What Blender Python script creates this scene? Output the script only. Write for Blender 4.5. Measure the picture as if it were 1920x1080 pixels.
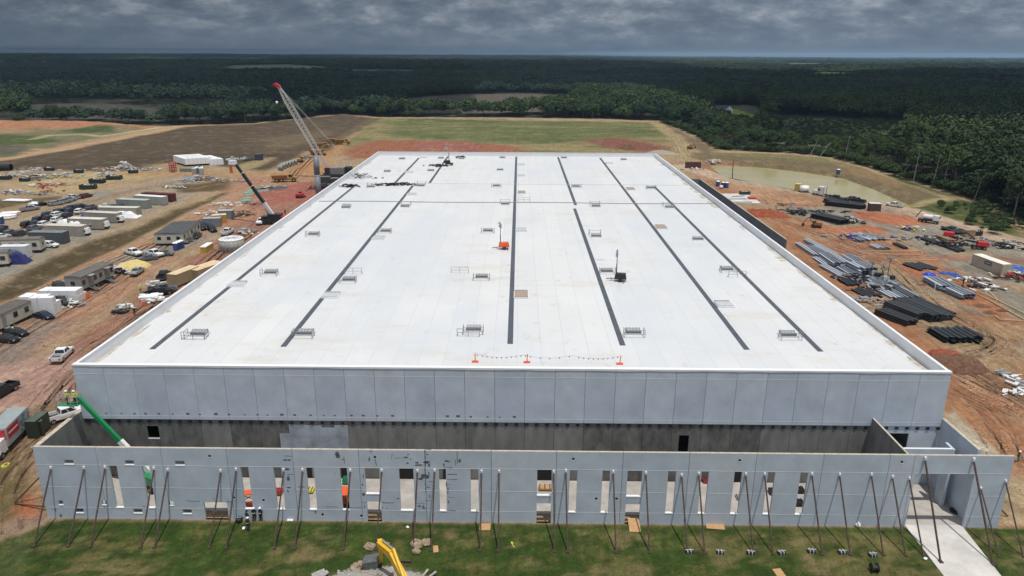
import bpy, math, random
import numpy as np
from mathutils import Vector, Matrix
random.seed(7); rng = np.random.default_rng(7)
for o in list(bpy.data.objects): bpy.data.objects.remove(o)
scene = bpy.context.scene
C = scene.collection
R = math.radians
# ------------------------------------------------------------------ camera, light, sky, exposure
CAMH = 50.0; PITCH, YAW, ROLL, FPX = R(17.8), R(-.479), R(.3), 1372.3
_fw = Vector((math.sin(YAW)*math.cos(PITCH), math.cos(YAW)*math.cos(PITCH), -math.sin(PITCH)))
_rt = Vector((math.cos(YAW), -math.sin(YAW), 0)); _up = _rt.cross(_fw)
RT = _rt*math.cos(ROLL)+_up*math.sin(ROLL); UP = -_rt*math.sin(ROLL)+_up*math.cos(ROLL); FW = _fw
cd = bpy.data.cameras.new('camera'); cam = bpy.data.objects.new('camera', cd); C.objects.link(cam)
cd.sensor_fit = 'HORIZONTAL'; cd.sensor_width = 36; cd.lens = FPX/1920*36; cd.clip_start = 1; cd.clip_end = 60000
m = Matrix((RT, UP, -FW)).transposed().to_4x4(); m.translation = (0, 0, CAMH); cam.matrix_world = m
scene.camera = cam
SX, SY = -.14, .2                                   # shadow shift per metre of height
sun_from = Vector((-SX, -SY, 1)).normalized()
sl = bpy.data.lights.new('sun', 'SUN'); sl.energy = 3.7; sl.angle = R(.53); sl.color = (1, .97, .92)
sun = bpy.data.objects.new('sun', sl); C.objects.link(sun); sun.rotation_euler = sun_from.to_track_quat('Z', 'Y').to_euler()
scene.view_settings.view_transform = 'Standard'; scene.view_settings.look = 'None'
scene.view_settings.gamma = 1; scene.view_settings.exposure = -.16; scene.view_settings.use_curve_mapping = False
scene.render.engine = 'CYCLES'
scene.cycles.max_bounces = 6; scene.cycles.diffuse_bounces = 3; scene.cycles.transparent_max_bounces = 4
scene.cycles.volume_bounces = 0; scene.cycles.volume_step_rate = 5
scene.cycles.use_denoising = True; scene.cycles.caustics_reflective = False; scene.cycles.caustics_refractive = False
W = bpy.data.worlds.new('World'); scene.world = W; W.use_nodes = True
def world_nodes():
    nt = W.node_tree; N = nt.nodes; L = nt.links; N.clear()
    out = N.new('ShaderNodeOutputWorld')
    sky = N.new('ShaderNodeTexSky'); sky.sky_type = 'NISHITA'; sky.sun_disc = False
    sky.sun_elevation = math.asin(sun_from.z); sky.sun_rotation = math.atan2(sun_from.x, sun_from.y)
    b1 = N.new('ShaderNodeBackground'); b1.inputs[1].default_value = .08; L.new(sky.outputs[0], b1.inputs[0])
    tc = N.new('ShaderNodeTexCoord'); sep = N.new('ShaderNodeSeparateXYZ'); L.new(tc.outputs['Generated'], sep.inputs[0])
    def mth(op, a, b=None, c=None):
        n = N.new('ShaderNodeMath'); n.operation = op
        for i, v in enumerate((a, b, c)):
            if v is None: continue
            if isinstance(v, (int, float)): n.inputs[i].default_value = v
            else: L.new(v, n.inputs[i])
        return n.outputs[0]
    z = mth('MAXIMUM', sep.outputs[2], 0.0); den = mth('ADD', z, .34)
    cx = mth('DIVIDE', sep.outputs[0], den); cy = mth('DIVIDE', sep.outputs[1], den)
    cmb = N.new('ShaderNodeCombineXYZ'); L.new(cx, cmb.inputs[0]); L.new(cy, cmb.inputs[1])
    def noise(vec, sc, det, rough, lac=2.0, dist=0):
        n = N.new('ShaderNodeTexNoise'); n.inputs['Scale'].default_value = sc; n.inputs['Detail'].default_value = det
        n.inputs['Roughness'].default_value = rough; n.inputs['Distortion'].default_value = dist; L.new(vec, n.inputs['Vector']); return n.outputs[0]
    def ramp(fac, stops, interp='LINEAR'):
        n = N.new('ShaderNodeValToRGB'); n.color_ramp.interpolation = interp
        el = n.color_ramp.elements
        while len(el) > 1: el.remove(el[-1])
        el[0].position = stops[0][0]; el[0].color = (*stops[0][1], 1)
        for p, c in stops[1:]:
            e = el.new(p); e.color = (*c, 1)
        L.new(fac, n.inputs[0]); return n.outputs[0]
    def mix(fac, a, b):
        n = N.new('ShaderNodeMix'); n.data_type = 'RGBA'
        if isinstance(fac, (int, float)): n.inputs[0].default_value = fac
        else: L.new(fac, n.inputs[0])
        for i, v in ((6, a), (7, b)):
            if isinstance(v, tuple): n.inputs[i].default_value = (*v, 1)
            else: L.new(v, n.inputs[i])
        return n.outputs[2]
    n1 = noise(cmb.outputs[0], 7.5, 9, .62, dist=0); n2 = noise(cmb.outputs[0], 2.4, 4, .5)
    nn = mth('ADD', mth('MULTIPLY', n1, .68), mth('MULTIPLY', n2, .32))
    # dark underside of the storm deck far off; the deck breaks up and gets brighter overhead
    low = ramp(z, [(0, (.135, .182, .245)), (.02, (.125, .165, .222)), (.05, (.125, .16, .21)), (.12, (.15, .18, .22)), (.3, (.42, .46, .52)), (.6, (.60, .65, .71)), (1, (.65, .69, .75))])
    puff = ramp(z, [(0, (.13, .178, .24)), (.015, (.165, .205, .26)), (.04, (.25, .285, .335)), (.12, (.3, .33, .37)), (.3, (.72, .75, .78)), (.6, (1., 1.02, 1.05))])
    dark = ramp(z, [(0, (.12, .165, .225)), (.03, (.10, .132, .18)), (.06, (.08, .105, .15)), (.12, (.09, .11, .14)), (.3, (.32, .36, .42)), (.6, (.5, .54, .6))])
    mp = ramp(nn, [(.47, (0, 0, 0)), (.54, (.4, .4, .4)), (.6, (1, 1, 1))]); md = ramp(nn, [(.38, (.8, .8, .8)), (.47, (0, 0, 0))])
    c = mix(mp, low, puff); c = mix(md, c, dark)
    # a slow left-to-right change of the rain-grey air: darker to the west
    ax = N.new('ShaderNodeMapRange'); ax.inputs[1].default_value = -.75; ax.inputs[2].default_value = .35; ax.inputs[3].default_value = .58; ax.inputs[4].default_value = 1.08
    L.new(sep.outputs[0], ax.inputs[0])
    hs = N.new('ShaderNodeVectorMath'); hs.operation = 'SCALE'; L.new(c, hs.inputs[0])
    fade = mth('ADD', mth('MULTIPLY', ax.outputs[0], mth('SUBTRACT', 1.0, mth('MINIMUM', mth('MULTIPLY', z, 4), 1.0))), mth('MINIMUM', mth('MULTIPLY', z, 4), 1.0))
    L.new(fade, hs.inputs['Scale'])
    b2 = N.new('ShaderNodeBackground'); L.new(hs.outputs[0], b2.inputs[0]); b2.inputs[1].default_value = 1.28
    ms = N.new('ShaderNodeMixShader')
    cov = ramp(z, [(0, (1, 1, 1)), (.15, (.93, .93, .93)), (.5, (.6, .6, .6)), (1, (.55, .55, .55))])
    L.new(cov, ms.inputs[0]); L.new(b1.outputs[0], ms.inputs[1]); L.new(b2.outputs[0], ms.inputs[2]); L.new(ms.outputs[0], out.inputs[0])
world_nodes()
W.cycles.sampling_method = 'MANUAL'; W.cycles.sample_map_resolution = 512
# ------------------------------------------------------------------ helpers
def _ray(px, py): return FW+RT*((px-960)/FPX)-UP*((py-540)/FPX)
def G(px, py, z=0.):
    d = _ray(px, py); t = (z-CAMH)/d.z; return Vector((d.x*t, d.y*t, z))
def PY(px, py, Y):
    d = _ray(px, py); t = Y/d.y; return Vector((d.x*t, Y, CAMH+d.z*t))
def lin(c): c = c/255.; return c/12.92 if c <= .04045 else ((c+.055)/1.055)**2.4
def D(r, g, b, k=.80): return (lin(r)*k, lin(g)*k, lin(b)*k)
_M = {}
def mat(name, col, rough=.7, metal=0., var=.12, scale=3., bump=0., spec=.5, stretch=None, detail=5, var2=None, emit=None):
    if name in _M: return _M[name]
    ma = bpy.data.materials.new(name); ma.use_nodes = True; nt = ma.node_tree; N = nt.nodes; L = nt.links
    b = N['Principled BSDF']; b.inputs['Roughness'].default_value = rough; b.inputs['Metallic'].default_value = metal
    b.inputs['Specular IOR Level'].default_value = spec
    tc = N.new('ShaderNodeTexCoord'); src = tc.outputs['Object']
    if stretch:
        mp = N.new('ShaderNodeMapping'); mp.inputs['Scale'].default_value = stretch; L.new(src, mp.inputs[0]); src = mp.outputs[0]
    nz = N.new('ShaderNodeTexNoise'); nz.inputs['Scale'].default_value = scale; nz.inputs['Detail'].default_value = detail; nz.inputs['Roughness'].default_value = .62
    L.new(src, nz.inputs['Vector'])
    cr = N.new('ShaderNodeValToRGB'); e = cr.color_ramp.elements
    c2 = var2 or tuple(max(0, x*(1-2.2*var)) for x in col)
    e[0].position = .3; e[0].color = (*c2, 1)
    e[1].position = .7; e[1].color = (*[min(1, x*(1+var)) for x in col], 1)
    L.new(nz.outputs[0], cr.inputs[0]); L.new(cr.outputs[0], b.inputs['Base Color'])
    if bump:
        bp = N.new('ShaderNodeBump'); bp.inputs['Strength'].default_value = bump; bp.inputs['Distance'].default_value = .05
        L.new(nz.outputs[0], bp.inputs['Height']); L.new(bp.outputs[0], b.inputs['Normal'])
    _M[name] = ma; return ma
class MB:
    def __init__(s): s.v = []; s.f = []
    def add(s, vs, fs):
        n = len(s.v); s.v += [tuple(v) for v in vs]; s.f += [tuple(i+n for i in f) for f in fs]; return s
    def hexa(s, b, t):     # four bottom, four top points
        return s.add(list(b)+list(t), [(3, 2, 1, 0), (4, 5, 6, 7), (0, 1, 5, 4), (1, 2, 6, 5), (2, 3, 7, 6), (3, 0, 4, 7)])
    def box(s, x0, x1, y0, y1, z0, z1, rz=0, tilt=0):
        p = [(x0, y0), (x1, y0), (x1, y1), (x0, y1)]
        if rz:
            mx, my = (x0+x1)/2, (y0+y1)/2; c, q = math.cos(rz), math.sin(rz)
            p = [(mx+(x-mx)*c-(y-my)*q, my+(x-mx)*q+(y-my)*c) for x, y in p]
        return s.hexa([(x, y, z0) for x, y in p], [(x, y, z1) for x, y in p])
    def frus(s, x0, x1, y0, y1, z0, X0, X1, Y0, Y1, z1):
        return s.hexa([(x0, y0, z0), (x1, y0, z0), (x1, y1, z0), (x0, y1, z0)], [(X0, Y0, z1), (X1, Y0, z1), (X1, Y1, z1), (X0, Y1, z1)])
    def cyl(s, a, b, r0, r1=None, n=8, caps=True):
        a = Vector(a); b = Vector(b); r1 = r0 if r1 is None else r1; d = (b-a)
        if d.length < 1e-6: return s
        d.normalize(); u = d.orthogonal().normalized(); w = d.cross(u)
        vs = []
        for p, r in ((a, r0), (b, r1)):
            for i in range(n):
                t = 2*math.pi*i/n+math.pi/n; vs.append(p+u*math.cos(t)*r+w*math.sin(t)*r)
        fs = [(i, (i+1) % n, n+(i+1) % n, n+i) for i in range(n)]
        if caps: fs += [tuple(range(n-1, -1, -1)), tuple(range(n, 2*n))]
        return s.add(vs, fs)
    def tube(s, a, b, ro, ri, n=16):
        a = Vector(a); b = Vector(b); d = (b-a).normalized(); u = d.orthogonal().normalized(); w = d.cross(u); vs = []
        for p, r in ((a, ro), (b, ro), (b, ri), (a, ri)):
            for i in range(n):
                t = 2*math.pi*i/n; vs.append(p+u*math.cos(t)*r+w*math.sin(t)*r)
        fs = [(k*n+i, k*n+(i+1) % n, ((k+1) % 4)*n+(i+1) % n, ((k+1) % 4)*n+i) for k in range(4) for i in range(n)]
        return s.add(vs, fs)
    def beam(s, a, b, w=.1, h=None):
        a = Vector(a); b = Vector(b); h = h or w; d = (b-a).normalized()
        up = Vector((0, 0, 1)) if abs(d.z) < .95 else Vector((0, 1, 0)); u = d.cross(up).normalized()*w/2; q = u.cross(d).normalized()*h/2
        return s.hexa([a-u-q, a+u-q, a+u+q, a-u+q], [b-u-q, b+u-q, b+u+q, b-u+q])
    def ball(s, c, r, nu=8, nv=5, jit=0, sz=1., z0=-1):
        vs = []; c = Vector(c)
        for j in range(nv+1):
            ph = math.pi*j/nv
            for i in range(nu):
                t = 2*math.pi*i/nu; k = r*(1+random.uniform(-jit, jit)); vs.append((c.x+k*math.sin(ph)*math.cos(t), c.y+k*math.sin(ph)*math.sin(t), c.z+max(z0*r, k*math.cos(ph))*sz))
        fs = [(j*nu+i, (j+1)*nu+i, (j+1)*nu+(i+1) % nu, j*nu+(i+1) % nu) for j in range(nv) for i in range(nu)]
        return s.add(vs, fs)
    def build(s, name, ma, parent=None, smooth=False, loc=None):
        me = bpy.data.meshes.new(name); me.from_pydata(s.v, [], s.f); me.update()
        if smooth: me.shade_smooth()
        if ma: me.materials.append(ma)
        o = bpy.data.objects.new(name, me); C.objects.link(o)
        if parent: o.parent = parent
        if loc is not None: o.location = loc
        return o
def tag(o, label=None, cat=None, group=None, kind=None):
    for k, v in (('label', label), ('category', cat), ('group', group), ('kind', kind)):
        if v: o[k] = v
    return o
def thing(name, label, cat, loc=(0, 0, 0), rz=0, group=None):
    o = bpy.data.objects.new(name, None); C.objects.link(o); o.location = loc; o.rotation_euler = (0, 0, rz); o.empty_display_size = .5
    return tag(o, label, cat, group)
def dup(root, loc, rz=0, label=None, scale=None):
    r = root.copy(); C.objects.link(r); r.location = loc; r.rotation_euler = (0, 0, rz)
    if label: r['label'] = label
    if scale: r.scale = scale
    for ch in KIDS.get(root.name) or KIDS.setdefault(root.name, [(c, [g for g in c.children]) for c in root.children]):
        c = ch[0].copy(); C.objects.link(c); c.parent = r
        for g in ch[1]:
            d = g.copy(); C.objects.link(d); d.parent = c
    return r
KIDS = {}
_used = set()
def place(proto, loc, rz, label, scale=None):
    """the first use moves the prototype itself, later uses copy it"""
    if proto.name not in _used:
        KIDS.setdefault(proto.name, [(c, [g for g in c.children]) for c in proto.children])
        _used.add(proto.name); proto.location = loc; proto.rotation_euler = (0, 0, rz); proto['label'] = label
        if scale: proto.scale = scale
        return proto
    return dup(proto, loc, rz, label, scale)
def vn(x, y, seed=0):
    xi = np.floor(x).astype(np.int64); yi = np.floor(y).astype(np.int64); fx = x-xi; fy = y-yi
    def h(a, b):
        n = (a*374761393+b*668265263+seed*1442695041) & 0x7fffffff; n = ((n ^ (n >> 13))*1274126177) & 0x7fffffff
        return ((n ^ (n >> 16)) & 0xffff)/65535.
    fx = fx*fx*(3-2*fx); fy = fy*fy*(3-2*fy)
    return (h(xi, yi)*(1-fx)+h(xi+1, yi)*fx)*(1-fy)+(h(xi, yi+1)*(1-fx)+h(xi+1, yi+1)*fx)*fy
def fbm(x, y, sc, oct=4, seed=0):
    x = np.asarray(x, float)/sc; y = np.asarray(y, float)/sc; r = 0; a = .5; s = 0
    for i in range(oct): r = r+a*vn(x, y, seed+i*17); s += a; a *= .55; x = x*2.03+11.3; y = y*2.03+5.1
    return r/s
def sdist(P, x, y):
    """signed distance to polygon, positive inside"""
    P = np.array([(p[0], p[1]) for p in P]); d = np.full(x.shape, 1e18); ins = np.zeros(x.shape, bool); n = len(P)
    for i in range(n):
        a = P[i]; b = P[(i+1) % n]; e = b-a; t = np.clip(((x-a[0])*e[0]+(y-a[1])*e[1])/(e@e+1e-9), 0, 1)
        d = np.minimum(d, (x-a[0]-t*e[0])**2+(y-a[1]-t*e[1])**2)
        c = ((a[1] > y) != (b[1] > y)) & (x < (b[0]-a[0])*(y-a[1])/(b[1]-a[1]+1e-12)+a[0]); ins ^= c
    d = np.sqrt(d); return np.where(ins, d, -d)
def ldist(P, x, y):
    P = np.array([(p[0], p[1]) for p in P]); d = np.full(x.shape, 1e18)
    for i in range(len(P)-1):
        a = P[i]; b = P[i+1]; e = b-a; t = np.clip(((x-a[0])*e[0]+(y-a[1])*e[1])/(e@e+1e-9), 0, 1)
        d = np.minimum(d, (x-a[0]-t*e[0])**2+(y-a[1]-t*e[1])**2)
    return np.sqrt(d)
def ss(a, b, x): t = np.clip((x-a)/(b-a), 0, 1); return t*t*(3-2*t)
def GP(pts, z=0.): return [G(x, y, z) for x, y in pts]
# ------------------------------------------------------------------ ground
POND = [(1338, 305), (1400, 308), (1440, 311), (1500, 318), (1572, 329), (1640, 353), (1704, 382), (1660, 377), (1590, 366), (1500, 351), (1440, 342), (1390, 333), (1358, 322)]
PONDW = GP(POND)
def ground_sheet():
    ys = [12.]
    while ys[-1] < 1250: ys.append(ys[-1]+max(.45, ys[-1]*.0072))
    xs = [0.]
    while xs[-1] < 900:
        a = xs[-1]; xs.append(a+(.75 if a < 62 else 1.0 if a < 130 else 1.6 if a < 260 else 3+.02*(a-260)))
    xs = np.array([-a for a in xs[:0:-1]]+xs); ys = np.array(ys); nx, ny = len(xs), len(ys)
    X, Y = np.meshgrid(xs, ys); x = X.ravel(); y = Y.ravel()
    col = np.zeros((x.size, 3)); n1 = fbm(x, y, 30, 5, 1); n2 = fbm(x, y, 7, 4, 2); n3 = fbm(x, y, 90, 4, 3)
    wx = (fbm(x, y, 18, 4, 5)-.5); w2 = (fbm(x, y, 5, 4, 9)-.5)
    def put(c, mk):
        c = np.array(D(*c, .84)); c = (c*.9+c.mean()*.1)*np.array((.97, 1.03, 1.)) if c[0] > c[1] else c*1.04; mk = np.clip(mk, 0, 1)[:, None]
        col[:] = col*(1-mk)+c*mk
    def poly(pts, c, soft=3, amp=8, k=1., z=0):
        s = sdist(GP(pts, z), x, y)+wx*amp*1.6+w2*amp*.5; put(c, ss(-soft, soft, s)*k)
    def line(pts, w, c, soft=1.5, amp=3, k=1., stripes=0.):
        d = ldist(GP(pts), x, y); s = w/2-d+wx*amp+w2*amp*.5; mk = ss(-soft, soft, s)*k
        put(c, mk)
        if stripes:
            st = (vn(d*.75+wx*2, x*0+3.3, 4)+.6*vn(d*1.9+w2, x*0+1.1, 8)-.8)*stripes
            col[:] = col*(1+st[:, None]*mk[:, None])
    put((178, 146, 112), x*0+1); put((160, 128, 98), ss(.45, .65, n1)*.7); put((186, 152, 118), ss(.5, .66, n2)*.6)
    # fields to the north-west
    poly([(-300, 345), (0, 322), (100, 317), (240, 320), (340, 302), (425, 312), (500, 322), (560, 292), (640, 262), (705, 222), (640, 214), (480, 231), (320, 239), (180, 262), (0, 297), (-300, 330)], (94, 76, 58), 4, 6)
    poly([(60, 318), (340, 300), (500, 318), (560, 288), (300, 290)], (84, 68, 52), 10, 22, .8)
    poly([(480, 262), (640, 240), (600, 262), (510, 285)], (128, 108, 80), 8, 14, .6)
    poly([(425, 316), (470, 304), (510, 296), (490, 310), (450, 322)], (172, 148, 104), 3, 5, .9)
    line([(-200, 330), (0, 298), (120, 278), (230, 258), (330, 238), (345, 236)], 13, (190, 152, 112), 3, 4)
    poly([(-300, 318), (0, 292), (110, 274), (215, 256), (210, 244), (0, 248), (-300, 262)], (84, 92, 60), 6, 16)
    poly([(-60, 288), (60, 280), (150, 262), (60, 262), (-60, 272)], (118, 108, 84), 5, 10, .8)
    poly([(-300, 262), (0, 250), (60, 247), (0, 243), (-300, 250)], (170, 120, 82), 4, 6)
    poly([(-300, 236), (40, 226), (180, 231), (295, 238), (250, 246), (120, 243), (0, 243), (-300, 250)], (184, 122, 86), 5, 8)
    poly([(-300, 292), (0, 290), (110, 272), (215, 254), (290, 242), (200, 241), (0, 243), (-300, 250)], (128, 118, 84), 4, 6, .85)
    poly([(110, 247), (140, 242), (210, 241), (215, 248), (160, 250)], (70, 86, 46), 3, 6); poly([(-200, 262), (0, 252), (70, 254), (110, 266), (60, 272), (0, 272), (-200, 280)], (76, 90, 48), 3, 8); poly([(-100, 250), (0, 243), (55, 244), (60, 249), (0, 250)], (170, 126, 96), 3, 5)
    poly([(-60, 285), (0, 270), (60, 272), (50, 284), (0, 290)], (92, 84, 72), 3, 6, .8); line([(60, 262), (90, 254), (150, 252), (190, 256), (240, 248), (300, 239)], 3.5, (206, 186, 142), 2, 2, .9)
    # far back field
    F = [(705, 221), (1235, 229), (1268, 256), (1285, 290), (1230, 292), (640, 292), (622, 282), (655, 258)]
    poly(F, (150, 130, 88), 3, 5)
    poly([(735, 222), (1225, 229), (1240, 252), (1200, 262), (900, 268), (720, 256)], (96, 104, 62), 10, 26, .85)
    s = sdist(GP(F), x, y); st = vn(x*.02+9, y*.30, 3); put((168, 156, 98), ss(0, 5, s)*ss(.55, .8, st*.6+n2*.4)*.55)
    put((74, 88, 48), ss(0, 5, s)*ss(.52, .62, fbm(x, y*2.5, 26, 4, 40))*.5)
    poly([(640, 300), (650, 276), (700, 266), (800, 264), (860, 268), (980, 276), (1000, 292)], (160, 98, 70), 6, 12)
    poly([(770, 284), (800, 266), (880, 268), (900, 290)], (162, 96, 84), 3, 5, .8)
    poly([(1085, 266), (1160, 258), (1210, 264), (1258, 276), (1235, 286), (1160, 281)], (138, 84, 68), 6, 10)
    poly([(560, 300), (640, 262), (650, 276), (620, 300), (640, 330), (560, 345), (520, 330)], (186, 132, 86), 4, 6)
    line([(705, 222), (655, 248), (600, 285)], 8, (112, 92, 70), 3, 4)
    line([(1235, 231), (1268, 252), (1290, 285), (1300, 305)], 12, (176, 150, 108), 3, 5, 1, .25)
    poly([(1238, 228), (1300, 255), (1345, 282), (1330, 296), (1290, 268)], (126, 102, 78), 3, 5)
    # pond banks
    poly([(1296, 285), (1345, 286), (1400, 286), (1480, 289), (1560, 297), (1625, 316), (1700, 341), (1785, 371), (1770, 380), (1700, 386), (1640, 360), (1572, 334), (1500, 322), (1400, 312), (1360, 325), (1320, 318)], (124, 104, 74), 3, 5)
    poly([(1550, 300), (1640, 322), (1700, 345), (1690, 352), (1600, 326)], (158, 124, 86), 3, 6, .7)
    poly([(1330, 288), (1400, 288), (1480, 291), (1560, 299), (1600, 306), (1560, 305), (1480, 297), (1400, 294)], (134, 128, 78), 2, 4, .8)
    line([(1340, 284), (1480, 289), (1560, 297), (1630, 317), (1700, 343), (1775, 368)], 4, (180, 156, 112), 2, 3, .8)
    poly([(1310, 300), (1350, 300), (1400, 309), (1380, 325), (1345, 318)], (160, 112, 86), 3, 4)
    poly([(1700, 388), (1780, 373), (1830, 385), (1880, 410), (1925, 430), (1925, 452), (1860, 440), (1760, 412)], (84, 90, 48), 3, 5)
    poly([(1625, 312), (1700, 337), (1790, 366), (1860, 395), (1880, 425), (1840, 400), (1780, 370), (1700, 345)], (56, 74, 34), 2, 3)
    line([(1690, 388), (1750, 376), (1785, 371)], 5, (178, 158, 110), 2, 3, .9)
    # ---- west lots
    poly([(0, 445), (0, 560), (330, 378), (440, 345), (340, 330), (150, 370), (60, 400), (-200, 440), (-200, 600)], (172, 146, 120), 4, 10)
    poly([(-250, 610), (0, 520), (120, 460), (290, 385), (345, 370), (300, 365), (200, 380), (150, 430), (0, 500), (-250, 560)], (156, 146, 134), 3, 5)
    poly([(-50, 400), (50, 385), (150, 372), (120, 362), (40, 372), (-50, 375)], (112, 92, 62), 3, 8)
    poly([(140, 365), (200, 357), (215, 365), (150, 373)], (150, 144, 132), 2, 3)
    for P in ([(60, 330), (250, 322), (300, 330), (200, 345), (60, 345)], [(0, 350), (160, 345), (180, 360), (0, 365)]): poly(P, (190, 162, 116), 4, 14, .9)
    poly([(330, 347), (420, 338), (450, 342), (430, 356), (340, 360)], (108, 86, 58), 2, 5)
    poly([(430, 322), (600, 322), (640, 340), (560, 380), (470, 415), (400, 425), (360, 430), (420, 390)], (182, 126, 98), 4, 8, .9)
    poly([(430, 385), (500, 355), (560, 340), (640, 345), (620, 370), (560, 378), (480, 392)], (172, 98, 84), 4, 10)
    line([(320, 420), (430, 370), (520, 342), (600, 335)], 8, (178, 140, 108), 2, 3, 1, .3)
    line([(240, 326), (400, 325), (560, 328)], 10, (184, 140, 96), 3, 3, 1, .2)
    poly([(-60, 560), (0, 533), (140, 463), (250, 428), (330, 392), (420, 362), (400, 378), (300, 420), (205, 470), (120, 510), (60, 545), (-60, 600)], (94, 78, 50), 1.5, 3)
    poly([(40, 548), (160, 490), (200, 470), (190, 485), (110, 532), (60, 550)], (116, 86, 76), 2, 4, .8)
    line([(-150, 750), (0, 660), (130, 575), (260, 490), (380, 412), (450, 375)], 15, (180, 132, 104), 2, 4, 1, .35)
    line([(-100, 610), (60, 545), (200, 488), (330, 430), (420, 385)], 6, (190, 142, 106), 2, 3, .9, .3)
    poly([(190, 520), (330, 470), (400, 440), (300, 462), (230, 488)], (150, 140, 130), 3, 6, .9)
    poly([(-50, 700), (30, 690), (130, 610), (70, 600), (0, 640)], (146, 128, 118), 3, 5, .9)
    poly([(130, 640), (240, 560), (330, 500), (460, 440), (480, 440), (150, 668)], (168, 126, 96), 3, 6, .8)
    line([(60, 780), (180, 650), (330, 540), (470, 430), (560, 385)], 11, (164, 112, 92), 2, 4, .9, .4)
    poly([(-300, 760), (60, 680), (140, 650), (140, 700), (130, 790), (60, 800), (-300, 900)], (186, 142, 126), 3, 8, .9)
    put((206, 168, 152), ss(.52, .6, fbm(x, y, 3, 4, 33))*ss(-3, 3, sdist(GP([(-300, 760), (60, 690), (140, 660), (140, 700), (130, 790), (60, 800), (-300, 900)]), x, y))*.6)
    poly([(-300, 840), (30, 770), (150, 760), (90, 830), (70, 880), (90, 975), (0, 1000), (-300, 1040)], (142, 112, 80), 2, 6)
    poly([(-100, 900), (30, 860), (60, 900), (50, 960), (-20, 980)], (120, 104, 66), 2, 5, .9)
    poly([(20, 960), (62, 905), (85, 968), (60, 985)], (192, 108, 66), 1, 2)
    poly([(-30, 1010), (30, 970), (88, 962), (95, 975), (30, 1000)], (166, 132, 116), 1, 2.5)
    # ---- east yard
    YD = [(1270, 300), (1400, 325), (1560, 368), (1700, 398), (1920, 450), (2200, 520), (2400, 900), (2000, 1010), (1880, 985), (1760, 780), (1480, 460)]
    poly(YD, (174, 116, 80), 3, 6); put((186, 150, 116), ss(.5, .62, fbm(x, y*.6, 11, 4, 71))*ss(-2, 4, sdist(GP(YD), x, y))*.75)
    poly([(1290, 322), (1380, 338), (1560, 378), (1480, 385), (1360, 350)], (190, 140, 104), 3, 5, .9)
    poly([(1490, 385), (1640, 385), (1800, 420), (2000, 470), (2000, 545), (1800, 520), (1640, 430), (1440, 400)], (160, 146, 130), 4, 8)
    poly([(1600, 395), (1660, 400), (1750, 415), (1700, 424), (1610, 412)], (190, 112, 78), 2, 4)
    poly([(1555, 430), (1620, 420), (1660, 428), (1640, 445), (1580, 440)], (190, 112, 76), 2, 4)
    poly([(1650, 470), (1730, 470), (1745, 480), (1660, 482)], (188, 112, 88), 1.5, 3)
    line([(1600, 470), (1720, 484), (1840, 482), (1990, 500)], 6, (176, 122, 96), 2, 3, .9, .4)
    poly([(1610, 500), (1680, 500), (1760, 590), (1900, 660), (1920, 730), (1780, 660), (1660, 560)], (172, 142, 108), 3, 6)
    poly([(1690, 488), (1745, 490), (1920, 560), (2000, 620), (1920, 596), (1860, 592), (1790, 560), (1700, 510)], (182, 112, 74), 2, 4, .9)
    poly([(1830, 530), (1990, 560), (1990, 630), (1900, 590)], (148, 140, 126), 2, 5, .9)
    poly([(1700, 520), (1760, 545), (1850, 590), (1820, 590), (1720, 545)], (150, 140, 124), 2, 4, .7)
    poly([(1800, 640), (1860, 600), (1990, 640), (1990, 720), (1860, 690)], (176, 136, 98), 3, 5, .9)
    for a, b in ((.9, 0), (1.0, 6), (1.1, 12)):
        line([(1660, 648), (1740, 668), (1830, 668), (1850+b, 640), (1836+b, 615), (1790, 590)], 1.4, (120, 98, 74), .6, .6, .5)
    poly([(1900, 640), (1990, 650), (1990, 700), (1915, 670)], (176, 168, 156), 2, 4, .8)
    line([(1790, 700), (1860, 735), (1960, 800)], 5, (204, 142, 102), 1.5, 2, .9, .3)
    line([(1830, 690), (1880, 735), (1960, 770)], 3, (130, 92, 66), 1, 3, .8)
    poly([(1765, 760), (1800, 740), (1860, 800), (1900, 850), (1930, 930), (1880, 930), (1840, 850)], (186, 130, 84), 2, 4, .8)
    poly([(1768, 775), (1790, 770), (1870, 850), (1905, 930), (1885, 945), (1835, 850)], (196, 184, 164), 1, 2.5, .85)
    poly([(1875, 900), (1925, 895), (1990, 985), (1875, 985)], (196, 164, 126), 1, 2)
    line([(1275, 312), (1400, 345), (1560, 368), (1700, 396), (1920, 458), (2300, 570)], 11, (200, 168, 142), 1.5, 1.5, 1, .12)
    line([(1360, 328), (1440, 347), (1520, 362)], 2.2, (86, 76, 62), 1, 1, .8)
    # ruts everywhere in the earthworks
    r1 = vn((x*.8+y*.5)*.35+wx*5, (y*.8-x*.5)*.05, 21); e = ss(.5, .8, r1)
    yard = ss(-2, 2, sdist(GP(YD), x, y)); col *= (1-.22*(e*yard)[:, None]); col *= (1+.12*(ss(.6, .9, vn((x*.3-y*.9)*.4+wx*4, (y*.3+x*.9)*.04, 22))*yard)[:, None])
    # lawn in front of the building
    LW = [(-900, 1400), (-500, 1100), (-60, 1030), (30, 1003), (92, 975), (300, 976), (900, 981), (1700, 989), (1880, 990), (2000, 988), (2500, 1000), (2600, 1400)]
    lw = sdist(GP(LW), x, y); mk = ss(-.4, .5, lw+w2*2.2*(x < -49)); put((58, 78, 30), mk)
    g1 = fbm(x, y*1.7, 5.5, 4, 51); g2 = fbm(x, y*1.5, 1.8, 4, 52); g3 = fbm(x, y, 14, 3, 55)
    put((76, 92, 38), mk*ss(.45, .6, g2)*.6); put((46, 68, 26), mk*ss(.5, .62, g1)*.6)
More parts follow.
